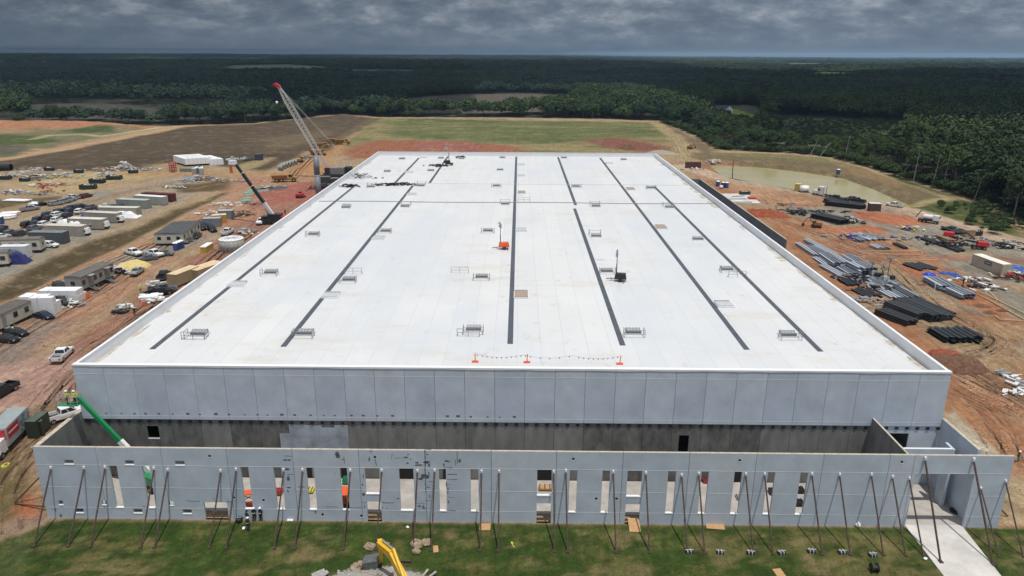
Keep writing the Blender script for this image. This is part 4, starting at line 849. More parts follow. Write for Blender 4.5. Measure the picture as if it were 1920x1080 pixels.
def car_proto(kind, colour):
    if (kind, colour) in _cars: return _cars[kind, colour]
    P = CARP[colour]; nm = {'pickup': 'pickup_truck', 'suv': 'parked_car', 'sedan': 'parked_car'}[kind]
    t = thing(nm, '', {'pickup': 'pickup truck', 'suv': 'car', 'sedan': 'car'}[kind], (0, 0, 0), 0, 'pickups parked about the site' if kind == 'pickup' else 'cars parked about the site'); mb = MB()
    if kind == 'pickup':
        loft(mb, [(-.9, .45, 1.12, .93, .95), (1.2, .42, 1.14, .95, .95), (2.3, .45, 1.08, .95, .9), (2.85, .5, .95, .9, .82)]); mb.build('body', P, t)
        m_ = MB(); m_.box(-2.9, -.92, -.95, -.82, .5, 1.25); m_.box(-2.9, -.92, .82, .95, .5, 1.25); m_.box(-2.9, -2.8, -.8, .8, .5, 1.25); m_.box(-2.78, -.92, -.8, .8, .5, .72); m_.build('bed', P, t)
        MB().box(-2.78, -.93, -.8, .8, .721, .75).build('bed_liner', BLKP, t)
        greenhouse(t, P, -.9, 1.35, -.7, .55, 1.12, 1.82, .9, .74, (.5,)); wheels(t, (-1.9, 1.9), .97, .42)
        MB().box(2.8, 2.98, -.85, .85, .45, .68).build('bumper', RIM, t); MB().box(-3.05, -2.9, -.85, .85, .5, .66).build('bumper', RIM, t); lx, tx, zz = 2.72, -2.93, .9
    elif kind == 'suv':
        loft(mb, [(-2.35, .45, .95, .85, .8), (-2.2, .38, 1.05, .92, .9), (1.1, .36, 1.06, .93, .9), (2.0, .4, .98, .9, .84), (2.4, .45, .8, .8, .7)]); mb.build('body', P, t)
        greenhouse(t, P, -2.2, 1.25, -1.95, .35, 1.04, 1.68, .87, .68, (.33, .64)); wheels(t, (-1.45, 1.45), .94, .37)
        MB().box(2.3, 2.46, -.7, .7, .38, .56).build('bumper', BLKP, t); MB().box(-2.46, -2.3, -.75, .75, .4, .58).build('bumper', BLKP, t); lx, tx, zz = 2.3, -2.37, .78
    else:
        loft(mb, [(-2.35, .4, .85, .8, .75), (-2.1, .34, .98, .88, .84), (-1.2, .33, 1.0, .9, .86), (1.0, .33, .96, .9, .86), (2.0, .36, .84, .86, .8), (2.35, .42, .7, .76, .68)]); mb.build('body', P, t)
        greenhouse(t, P, -1.6, 1.2, -.85, .3, .96, 1.42, .83, .62, (.5,)); wheels(t, (-1.4, 1.4), .9, .33)
        MB().box(2.25, 2.4, -.7, .7, .34, .5).build('bumper', BLKP, t); MB().box(-2.42, -2.25, -.7, .7, .36, .5).build('bumper', BLKP, t); lx, tx, zz = 2.2, -2.37, .7
    for s in (-1, 1): MB().box(lx, lx+.12, s*.62-.16, s*.62+.16, zz-.07, zz+.08).build('headlight', HL, t); MB().box(tx-.02, tx+.06, s*.7-.12, s*.7+.12, zz-.06, zz+.14).build('tail_light', TL, t)
    _cars[kind, colour] = t; return t
def hd(p, q): a = G(*p); b = G(*q); return math.atan2(b.y-a.y, b.x-a.x)
def gz(p): return p
CARS = [('pickup', 'white', (118, 671), (135, 655), 'white pickup parked alone on the red clay behind the parapet corner'),
 ('pickup', 'white', (125, 784), (150, 776), 'white pickup with dark bed half hidden behind the wing side wall'),
 ('pickup', 'black', (2, 742), (-12, 750), 'black pickup cut by the frame edge on the pink clay'),
 ('sedan', 'black', (31, 629), (52, 632), 'black car parked in front of the nearest beige office trailer'),
 ('sedan', 'black', (13, 641), (34, 643), 'second black car, nearer than its neighbour by the beige trailer'),
 ('sedan', 'navy', (83, 597), (100, 601), 'navy sedan parked beside the stacked white foam blocks'),
 ('suv', 'black', (115, 543), (128, 548), 'black car behind the white foam blocks'),
 ('sedan', 'silver', (257, 513), (246, 520), 'silver sedan beside the yellow sand pile'),
 ('pickup', 'black', (308, 521), (318, 511), 'black pickup driving along the haul road past the tan containers'),
 ('pickup', 'white', (250, 478), (264, 481), 'white pickup behind the yellow sand pile'),
 ('pickup', 'white', (290, 480), (305, 483), 'white pickup in front of the double office trailer'),
 ('sedan', 'grey', (277, 488), (262, 490), 'dark grey sedan in front of the two white pickups'),
 ('sedan', 'grey', (308, 479), (322, 479), 'grey sedan close behind the white pickup by the office trailer'),
 ('pickup', 'grey', (305, 547), (322, 545), 'grey pickup parked near the long parapet and white pipes'),
 ('pickup', 'black', (298, 554), (316, 550), 'black pickup parked alongside the grey one by the parapet'),
 ('pickup', 'white', (427, 439), (440, 431), 'white pickup with a loaded dark bed on the haul road'),
 ('pickup', 'white', (491, 419), (483, 424), 'white pickup beside the foot of the truck crane'),
 ('suv', 'black', (378, 430), (388, 434), 'black car beside the grey container and office trailer'), ('suv', 'black', (385, 426), (395, 430), 'second black car, beyond its neighbour next to the grey container'),
 ('sedan', 'black', (369, 446), (363, 451), 'black car along the long side of the office trailer'), ('sedan', 'grey', (352, 455), (345, 460), 'grey car nearest the camera along the office trailer'),
 ('suv', 'silver', (105, 385), (118, 383), 'large silver car at the near end of the upper row'), ('suv', 'silver', (121, 381), (132, 379), 'silver car second in the upper row'), ('suv', 'silver', (130, 378), (141, 376), 'silver car third in the upper row'),
 ('pickup', 'white', (136, 374), (147, 372), 'white pickup in the upper row of parked cars'), ('sedan', 'silver', (146, 373), (156, 371), 'silver sedan next to the maroon car'), ('suv', 'maroon', (162, 370.5), (174, 368), 'maroon car at the far end of the upper row'),
 ('pickup', 'silver', (57, 395), (70, 393), 'silver pickup alone beside the white pipe bundles'), ('sedan', 'black', (80, 386), (92, 384), 'dark car just behind the white pipe bundles'),
 ('suv', 'grey', (172, 392), (182, 388), 'dark grey car at the far end of the middle row'), ('suv', 'black', (152, 391), (163, 388), 'black car next along the middle row'), ('sedan', 'navy', (135, 392), (146, 390), 'navy car in the middle row'),
 ('suv', 'white', (150, 400), (160, 395), 'white car in the middle row beside the tarped trailer'), ('suv', 'navy', (132, 399), (142, 395), 'navy car just west of the white one'), ('suv', 'black', (127, 407), (138, 402), 'black car in front of the navy ones'),
 ('suv', 'black', (113, 400), (124, 397), 'black car in the second file of the lot'), ('suv', 'white', (109, 406), (120, 403), 'white car between black cars in the second file'), ('suv', 'white', (107, 416), (118, 411), 'white car at the front of the second file'),
 ('suv', 'black', (92, 406), (103, 403), 'black car in the third file of the lot'), ('suv', 'black', (92, 413), (102, 409), 'black car nearer in the third file'), ('suv', 'black', (74, 415), (86, 411), 'black car in the fourth file of the lot'),
 ('suv', 'white', (84, 424), (95, 420), 'white car near the long cream trailer'), ('suv', 'black', (69, 423), (79, 419), 'black car beside the white car near the cream trailer'), ('suv', 'black', (52, 424), (63, 420), 'black car at the near end of its file'),
 ('suv', 'grey', (65, 432), (76, 428), 'grey car standing by itself in front of the black ones'), ('sedan', 'navy', (3, 431), (14, 427), 'navy car by the portable toilet at the frame edge'), ('suv', 'black', (4, 437), (14, 433), 'black car at the west frame edge'),
 ('suv', 'grey', (20, 441), (30, 437), 'grey car behind the beige office trailer'), ('suv', 'black', (38, 442), (48, 438), 'black car behind the dark grey trailer'), ('sedan', 'white', (3, 447), (13, 445), 'white car behind the long beige office trailer'),
 ('sedan', 'white', (200, 390), (211, 389), 'white car in front of the grey windowed trailer'), ('sedan', 'black', (214, 391), (225, 390), 'black car in front of the grey windowed trailer'), ('sedan', 'black', (229, 391), (240, 390), 'second black car in front of the grey windowed trailer'),
 ('suv', 'white', (94, 463.5), (102, 464), 'white vehicle nose beyond the long beige office trailer'),
 ('pickup', 'white', (436, 301.5), (428, 302), 'white pickup beside the big wrapped white bundles'), ('sedan', 'white', (460, 300), (466, 300), 'white car beside the small dark container in the brown field'), ('sedan', 'grey', (469, 300.5), (475, 300), 'dark car beside the small dark container in the brown field'),
 ('sedan', 'silver', (575, 296.5), (582, 296), 'silver car on the orange track behind the steel column'),
 ('pickup', 'white', (1676, 388), (1664, 386), 'white pickup on the road by the pond end'), ('pickup', 'grey', (1597, 377), (1586, 375), 'dark pickup following the lowboy trailer'), ('pickup', 'black', (1606, 379.5), (1595, 378), 'black pickup behind the dark one on the pond road'),
 ('sedan', 'black', (27, 458), (37, 456), 'black car tucked behind the trailers at the lot edge'), ('suv', 'black', (398, 433), (405, 437), 'black car just beyond the office trailer end')]
for kind, colr, p, q, lab in CARS:
    place(car_proto(kind, colr), G(*p), hd(p, q), lab)
# ------------------------------------------------------------------ boxes on the ground laid from pixel to pixel
def lay(pA, pB): a = G(*pA); b = G(*pB); return a, math.atan2(b.y-a.y, b.x-a.x), (b-a).length
def cprop(rgb, k=1.): return mat('box_%d_%d_%d' % rgb, D(*rgb, .9*k), .65, var=.08, scale=.6)
def container(label, pA, pB, w=2.45, h=2.6, col=(150, 152, 150), roof=None, raise_=.1, L=None, door=True, ribs=True, cat='container', name='shipping_container', group=None):
    a, rz, l = lay(pA, pB); l = L or l; t = thing(name, label, cat, a, rz, group); ma = cprop(col)
    MB().box(.04, l-.04, .04, w-.04, raise_, h-.06).build('body', ma, t); MB().box(0, l, 0, w, h-.06, h).build('roof', cprop(roof) if roof else ma, t)
    if ribs:
        n = max(4, min(16, int(l/.75))); m_ = MB()
        for i in range(n): x = .3+i*(l-.6)/max(1, n-1); m_.box(x-.12, x+.12, 0.005, .038, raise_+.12, h-.14); m_.box(x-.12, x+.12, w-.038, w-.005, raise_+.12, h-.14)
        tag(m_.build('wall_ribs', ma, t), kind='stuff')
    for x in (0, l-.12):
        for y in (-.004, w-.116): MB().box(x, x+.12, y, y+.12, 0, h-.062).build('corner_post', ma, t)
    if door:
        for y in (.15, w/2+.02): MB().box(l-.038, l+.01, y, y+w/2-.17, raise_+.1, h-.2).build('door', ma, t)
    return t
def trailer_office(label, pA, pB, w=3.6, h=3.3, col=(196, 190, 176), roof=(98, 98, 98), win=4, doors=2, awn=False, windark=True, endwin=1):
    a, rz, l = lay(pA, pB); t = thing('office_trailer', label, 'office trailer', a, rz, 'site office trailers'); ma = cprop(col); tr = cprop((120, 112, 104))
    MB().box(0, l, 0, w, .75, h).build('body', ma, t); MB().frus(-.1, l+.1, -.1, w+.1, h, -.1, l+.1, w*.3, w*.7, h+.22).build('roof', mat('felt_roof_%d' % roof[0], D(*roof), .95, var=.12, scale=.7), t)
    MB().box(.15, l-.15, .25, w-.2, .25, .74).build('underframe', DARK, t)
    MB().box(-.012, l+.012, -.014, -.002, h-.14, h-.02).build('eave_trim', tr, t)
    for i in range(4): MB().box(l*(.15+.23*i), l*(.15+.23*i)+.35, .3, .7, 0, .249).build('support_block', RAWL, t)
    n = win+doors; k = 0
    for i in range(n):
        x = l*(i+.5)/n
        if doors and (i % max(2, (n//doors))) == 1 and k < doors:
            k += 1; d = MB().box(x-.48, x+.48, -.03, -.002, .8, h-.35).build('door', cprop((150, 146, 138)), t); MB().box(x+.3, x+.36, -.06, -.031, 1.7, 1.8).build('handle', DARK, d)
            st = MB()
            for s in range(4): st.box(x-.55, x+.55, -.45-.28*s-.28, -.45-.28*s, .6-.17*s, .66-.17*s)
            st.beam((x-.55, -.4, .6), (x-.55, -1.6, .05), .05); st.beam((x+.55, -.4, .6), (x+.55, -1.6, .05), .05)
            for s in (-.55, .55): st.beam((x+s, -.4, 1.6), (x+s, -1.6, 1.0), .05); st.beam((x+s, -1.5, .1), (x+s, -1.5, 1.05), .05); st.beam((x+s, -.4, .6), (x+s, -.4, 1.6), .05)
            st.box(x-.55, x+.55, -.45, -.04, .6, .66); st.build('steps', GALV, t)
            if awn: MB().box(x-.8, x+.8, -1.1, -.04, h-.3, h-.2).build('awning', ma, t)
        else:
            f = MB().box(x-.55, x+.55, -.04, -.002, 1.7, 2.75).build('window', cprop((86, 84, 82)) if windark else ma, t); MB().box(x-.47, x-.02, -.046, -.041, 1.78, 2.67).build('pane', GLASS, f); MB().box(x+.02, x+.47, -.046, -.041, 1.78, 2.67).build('pane', GLASS, f)
    for i in range(endwin):
        y = w*(i+.5)/endwin
        for X, s in ((l+.002, 1), (-.002, -1)):
            f = MB().box(min(X, X+s*.03), max(X, X+s*.03), y-.5, y+.5, 1.7, 2.6).build('window', cprop((86, 84, 82)), t); MB().box(min(X+s*.031, X+s*.036), max(X+s*.031, X+s*.036), y-.42, y+.42, 1.78, 2.52).build('pane', GLASS, f)
    return t
trailer_office('two-tone grey office trailer with two stairs behind the foam blocks', (155, 550), (216, 521), 3.7, 3.6, (158, 156, 152), (112, 108, 102), 4, 2, True)
trailer_office('beige office trailer at the west frame edge beside the foam blocks', (-22, 636), (64, 595), 3.7, 3.4, (196, 192, 176), (104, 98, 92), 3, 1)
trailer_office('beige double office trailer with a dark roof on the haul road', (345, 461), (377, 437), 7.4, 3.4, (200, 196, 180), (86, 88, 90), 3, 2, endwin=3)
trailer_office('long beige office trailer on wheels at the west edge of the lot', (-30, 478), (78, 474), 3.3, 3.7, (206, 200, 186), (118, 112, 104), 4, 1)
trailer_office('beige office trailer corner at the frame edge in front of the tarped grey box', (-40, 504), (18, 500), 3.3, 3.6, (206, 198, 184), (112, 106, 98), 2, 1)
container('white container behind the tarped grey box', (0, 486), (52, 485), 2.6, 3.2, (222, 224, 226), ribs=True)
container('dark grey container under a sagging blue tarp', (19, 493), (38, 490), 3, 2.6, (92, 98, 108))
container('long dark grey trailer in front of the parked cars', (55, 457), (120, 458), 2.9, 3.2, (88, 92, 98), (120, 128, 136))
container('long tan trailer nearest the front of its row', (84, 442), (155, 444), 2.7, 3.0, (170, 162, 150), (206, 202, 190))
container('long cream trailer second in its row behind the white canopies', (128, 428), (193, 430.5), 2.7, 3.0, (168, 160, 148), (214, 212, 204))
container('cream trailer partly under a bright blue tarp', (158, 415.5), (220, 418.5), 2.7, 3.0, (162, 154, 142), (204, 200, 190))
container('cream trailer partly under a navy tarp', (186, 405.5), (258, 407), 2.7, 2.9, (160, 154, 138), (206, 204, 190))
container('grey container with two small windows behind the short car row', (219, 389.5), (275, 392), 2.7, 2.9, (148, 152, 144), (178, 180, 172))
container('pale grey container with a white roof beside the maroon one', (252, 382), (306, 385.5), 2.7, 2.9, (166, 168, 162), (226, 226, 220))
container('maroon container at the far end of the trailer row', (266, 376), (322, 379), 2.7, 2.7, (104, 34, 38), (92, 30, 34))
container('grey container with open white door beside the black cars', (381, 427), (414, 426), 2.6, 2.7, (130, 134, 140), (170, 172, 174))
container('mustard yellow container with a pale roof on the haul road', (399, 421), (426, 419), 2.6, 2.7, (196, 146, 60), (216, 204, 176))
container('grey container behind the yellow one on the haul road', (410, 413), (438, 412), 2.6, 2.9, (128, 134, 136), (176, 178, 178))
container('small dark navy container in the brown field', (478, 301), (491, 301), 2.6, 3.0, (62, 68, 86), (88, 92, 104))
container('pale grey container, nearer of two side by side near the wrapped bundles', (360, 328), (368, 328), 9, 2.7, (164, 168, 170), (210, 212, 212))
container('pale grey container beside its twin near the wrapped bundles', (374, 328), (383, 327.5), 9, 2.7, (164, 168, 170), (212, 214, 214))
container('low flat grey container beside the red tower', (337, 323), (360, 323), 2.6, 1.6, (128, 128, 122), (136, 136, 128))
container('tan container with a beige roof beside the black pickup', (315, 536), (333, 538), 7.5, 2.8, (168, 152, 118), (222, 198, 158))
container('second tan container close against the long parapet', (352, 525), (372, 528), 8.5, 2.6, (160, 144, 112), (226, 198, 158))
container('long beige container with a dark name plate in the east yard', (1820, 497), (1876, 518), 2.5, 2.9, (196, 184, 166), (238, 232, 220))
container('mustard container standing on the bank side of the pond road', (1489, 359), (1500, 360), 2.5, 2.9, (196, 172, 96), (214, 196, 130))
container('dark cargo trailer at the edge of the gravel yard', (1629, 397), (1651, 398), 2.6, 2.8, (84, 70, 62), (214, 212, 206), name='cargo_trailer', cat='trailer')
container('maroon steel box on the slope behind the warehouse corner', (1287, 316), (1314, 316), 2.6, 2.8, (96, 50, 48), (82, 44, 44))
container('dark green equipment box in the yard beside the box truck', (52, 823), (72, 823), 3, 2.6, (52, 62, 48), (84, 94, 80), cat='equipment box', name='equipment_box')
container('dark green equipment box, second beside the box truck', (73, 820), (84, 818), 2.4, 2.3, (46, 56, 44), (78, 88, 74), cat='equipment box', name='equipment_box')
p_ = thing('name_plate', 'dark name plate with pale lettering on the long beige container', 'sign'); a_, rz_, l_ = lay((1820, 497), (1876, 518))
p_.location = a_+Vector((math.cos(rz_)*4.2, math.sin(rz_)*4.2, 1.55))+Vector((math.sin(rz_), -math.cos(rz_), 0))*.03; p_.rotation_euler = (0, 0, rz_)
MB().box(0, 2.2, -.03, 0, 0, .85).build('plate', mat('plate_navy', (.03, .04, .08), .6), p_)
for i in range(6): MB().box(.25+i*.3, .45+i*.3, -.036, -.031, .3, .55).build('letter', WHITE, p_)
# open container doors
for px, py, l in ((227, 417, 'white air unit at the end of the blue-tarped trailer'), (199, 428, 'white air unit at the end of the cream trailer behind the canopies'), (163, 441, 'white air unit at the end of the nearest tan trailer'), (234, 399, 'steel stair frame at the end of the navy-tarped trailer')):
    t = thing('air_unit', l, 'air unit', G(px, py), .1); MB().frus(-.9, .9, -1, 1, .7, -.8, .7, -.9, .9, 2.1).build('housing', WHITE if px != 234 else GALV, t); MB().box(-.8, .8, -.8, .8, .2, .69).build('stand', DARK, t); MB().tube((-.3, -1.02, 1.4), (-.3, -.98, 1.4), .5, .1, 10).build('fan_grille', DARK, t)
# box truck
def box_truck():
    a, rz, l = lay((8, 836), (45, 798)); t = thing('box_truck', 'grey rental box truck with red panels parked at the west frame edge', 'box truck', G(22, 829), rz)
    MB().box(-3.0, 3.2, -1.22, 1.22, 1.0, 3.5).build('cargo_box', cprop((168, 170, 174)), t)
    MB().box(-2.95, 3.15, -1.2, 1.2, 3.5, 3.55).build('roof', cprop((150, 160, 160)), t)
    RP = mat('red_panel', (.48, .03, .04), .5)
    for s in (-1, 1):
        y = s*1.225; MB().box(-2.7, .2, min(y, y+s*.01), max(y, y+s*.01), 1.9, 3.3).build('red_panel', RP, t); MB().box(.5, 3.0, min(y, y+s*.01), max(y, y+s*.01), 1.3, 3.4).build('picture_panel', mat('picture_panel', (.35, .4, .45), .5, var=.6, scale=1.5), t)
        MB().box(-2.5, -.1, min(y+s*.011, y+s*.016), max(y+s*.011, y+s*.016), 2.5, 2.7).build('lettering_band', WHITE, t)
    MB().box(-3.02, -3.0, -1.1, 1.1, 1.9, 3.3).build('red_panel', RP, t)
    cab = MB().frus(-5.0, -3.05, -1.05, 1.05, .6, -4.4, -3.05, -.95, .95, 2.3); cab.build('cab', mat('white_enamel', (.7, .7, .7), .3), t); MB().frus(-5.7, -5.0, -1, 1, .6, -5.6, -5.0, -.9, .9, 1.4).build('hood', mat('red_enamel', (.45, .03, .04), .3), t)
    MB().add([(-4.97, -.9, 1.45), (-4.97, .9, 1.45), (-4.5, .85, 2.2), (-4.5, -.85, 2.2)], [(0, 1, 2, 3)]).build('windscreen', GLASS, t)
    wheels(t, (-4.6, 2.0), 1.15, .48); MB().box(-4.9, 3.1, -.5, .5, .6, .98).build('chassis', DARK, t)
box_truck()
# white foam blocks and wrapped bundles: every block its own
FOAM = mat('foam_block', (.76, .77, .78), .8, var=.03, scale=.4); fb = tag(MB().box(-1.2, 1.2, -.62, .62, 0, 1.2).build('foam_block', FOAM), '', 'foam block', 'white foam blocks stacked by the office trailers'); _fb = [fb, False]
def block(p, rz, lab, sc=(1, 1, 1)):
    if not _fb[1]: o = fb; _fb[1] = True
    else: o = fb.copy(); C.objects.link(o)
    o.location = p; o.rotation_euler = (0, 0, rz); o.scale = sc; o['label'] = lab
def foam_stack(pA, pB, nx, ny, nz, what, skip=()):
    a, rz, l = lay(pA, pB); s = l/nx; c, q = math.cos(rz), math.sin(rz)
    for k in range(nz):
        for j in range(ny):
            for i in range(nx):
                if (i, j, k) in skip: continue
                x = (i+.5)*s; y = .7+j*1.42; jx = random.uniform(-.06, .06)
                lab = f'foam block, {"top" if k == nz-1 else "bottom" if k == 0 else "middle"} layer, {ordn[i]} in {("front", "back")[j]} row of {what}'
                block((a.x+(x+jx)*c-y*q, a.y+(x+jx)*q+y*c, k*1.22), rz+random.uniform(-.02, .02), lab, (s/2.4*.97, 1.08, 1))
foam_stack((75, 566), (146, 566), 4, 2, 2, 'the stack by the grey trailer', ()); foam_stack((146, 565), (164, 556), 1, 1, 1, 'the low end by the drum')
foam_stack((60, 592), (104, 591), 3, 2, 3, 'the stack by the navy sedan', ((2, 1, 2),)); foam_stack((38, 578), (60, 578), 1, 2, 2, 'the far end by the sedan stack')
a, rz, l = lay((350, 313), (418, 309)); BD = tag(MB().frus(-1.35, 1.35, 0, 16, 0, -1.3, 1.3, .1, 15.9, 2.7).build('wrapped_bundle', FOAM), '', 'wrapped bundle', 'white wrapped bundles in a row beside the brown field')
for i in range(9):
    o = BD if i == 0 else BD.copy()
    if i: C.objects.link(o)
    x = (i+.5)*l/9; o.location = (a.x+x*math.cos(rz), a.y+x*math.sin(rz), .1+(.9 if i < 6 else 0)); o.rotation_euler = (0, 0, rz+.25); o['label'] = f'long white wrapped bundle, {ordn[i]} from the west in the row by the brown field'
# round tank
tk = thing('water_tank', 'round pale tank with a ribbed white lid against the long parapet', 'tank', G(429, 474)); MB().cyl((0, 2.6, 0), (0, 2.6, 3.2), 3.1, n=36).build('shell', cprop((172, 170, 166)), tk, True)
MB().cyl((0, 2.6, 3.2), (0, 2.6, 3.32), 3.15, 2.9, n=36).build('lid', WHITE, tk)
for i in range(8):
    t = math.pi*i/8; MB().beam((-3*math.cos(t), 2.6-3*math.sin(t), 3.35), (3*math.cos(t), 2.6+3*math.sin(t), 3.35), .08).build('lid_rib', VGREY, tk)
for i in range(18):
    t = 2*math.pi*i/18; MB().beam((3.12*math.cos(t), 2.6+3.12*math.sin(t), .05), (3.12*math.cos(t), 2.6+3.12*math.sin(t), 3.15), .08).build('shell_rib', VGREY, tk)
yb = thing('wrapped_crate', 'yellow crate with a white lid beside the round tank', 'crate', G(387, 475), hd((387, 474), (403, 464))); MB().box(0, 4.6, 0, 1.5, 0, 1.5).build('body', cprop((196, 160, 60)), yb); MB().box(-.05, 4.65, -.05, 1.55, 1.5, 1.75).build('lid', WHITE, yb)
# portable toilets
pt = thing('portable_toilet', '', 'portable toilet', (0, 0, 0), 0, 'portable toilets'); BLU = mat('toilet_blue', (.03, .06, .19), .5); MB().box(-.58, .58, -.58, .58, .06, 2.1).build('cabin', BLU, pt); MB().frus(-.62, .62, -.62, .62, 2.1, -.5, .5, -.3, .3, 2.35).build('roof', WHITE, pt); MB().box(-.4, .4, -.6, -.585, .15, 1.95).build('door', mat('toilet_door', (.05, .09, .26), .5), pt); MB().box(-.62, .62, -.62, .62, 0, .06).build('skid', DARK, pt)
for px, py, l in ((331, 470, 'blue portable toilet nearest in the row by the office trailer'), (336, 468, 'blue portable toilet second in the row by the office trailer'), (341, 466, 'blue portable toilet third in the row by the office trailer'), (3, 419, 'blue portable toilet at the west frame edge of the lot'), (1355, 352, 'blue portable toilet nearest the white tank behind the dock wall'), (1362, 352.5, 'blue portable toilet at the east end behind the dock wall'), (1345.5, 350, 'grey-looking portable toilet at the west end behind the dock wall'), (1571, 327, 'dark portable toilet on the far bank of the pond')):
    place(pt, G(px, py), .1, l)
# dumpsters
dp = thing('dumpster', '', 'dumpster', (0, 0, 0), 0, 'dark green dumpsters'); DG = mat('dumpster_green', (.018, .035, .028), .6, var=.2)
mb = MB(); mb.box(-3, 3, -1.2, -1.1, .1, 1.7); mb.box(-3, 3, 1.1, 1.2, .1, 1.7); mb.box(-3, -2.9, -1.1, 1.1, .1, 1.7); mb.box(2.9, 3, -1.1, 1.1, .1, 1.7); mb.box(-2.9, 2.9, -1.1, 1.1, .1, .2); mb.build('bin', DG, dp)
m_ = MB()
for k in range(7): m_.box(-2.8+k*.9, -2.65+k*.9, -1.28, -1.2, .15, 1.6)
m_.build('bin_ribs', DG, dp); m_ = MB()
for k in range(26): m_.ball((random.uniform(-2.6, 2.6), random.uniform(-.9, .9), random.uniform(1.0, 1.7)), random.uniform(.2, .5), 5, 3, .4, .6)
tag(m_.build('rubbish', WHJ, dp), kind='stuff')
for px, py, l in ((166, 354.5, 'overfull dark dumpster nearest the car lot'), (183, 343, 'dark dumpster piled with rubbish behind the first'), (215, 337, 'long dark dumpster at the head of the rubbish heaps'), (250, 324.5, 'dark dumpster beside the brown field'), (148, 324, 'small black bin on the orange track'), (7, 337, 'dark bin at the frame edge below the black pipe'), (47, 340, 'low dark bin among the grey rubbish'), (93, 320, 'dark bin at the edge of the brown field'), (1827, 441, 'dark bin on the gravel beside the brown crate'), (1396, 365.5, 'rust-dark bin on the concrete slab in the east yard')):
    place(dp, G(px, py), .05, l, (.62, .7, .8) if px in (148, 47, 93, 1396, 250, 1827) else (.95, 1, 1))
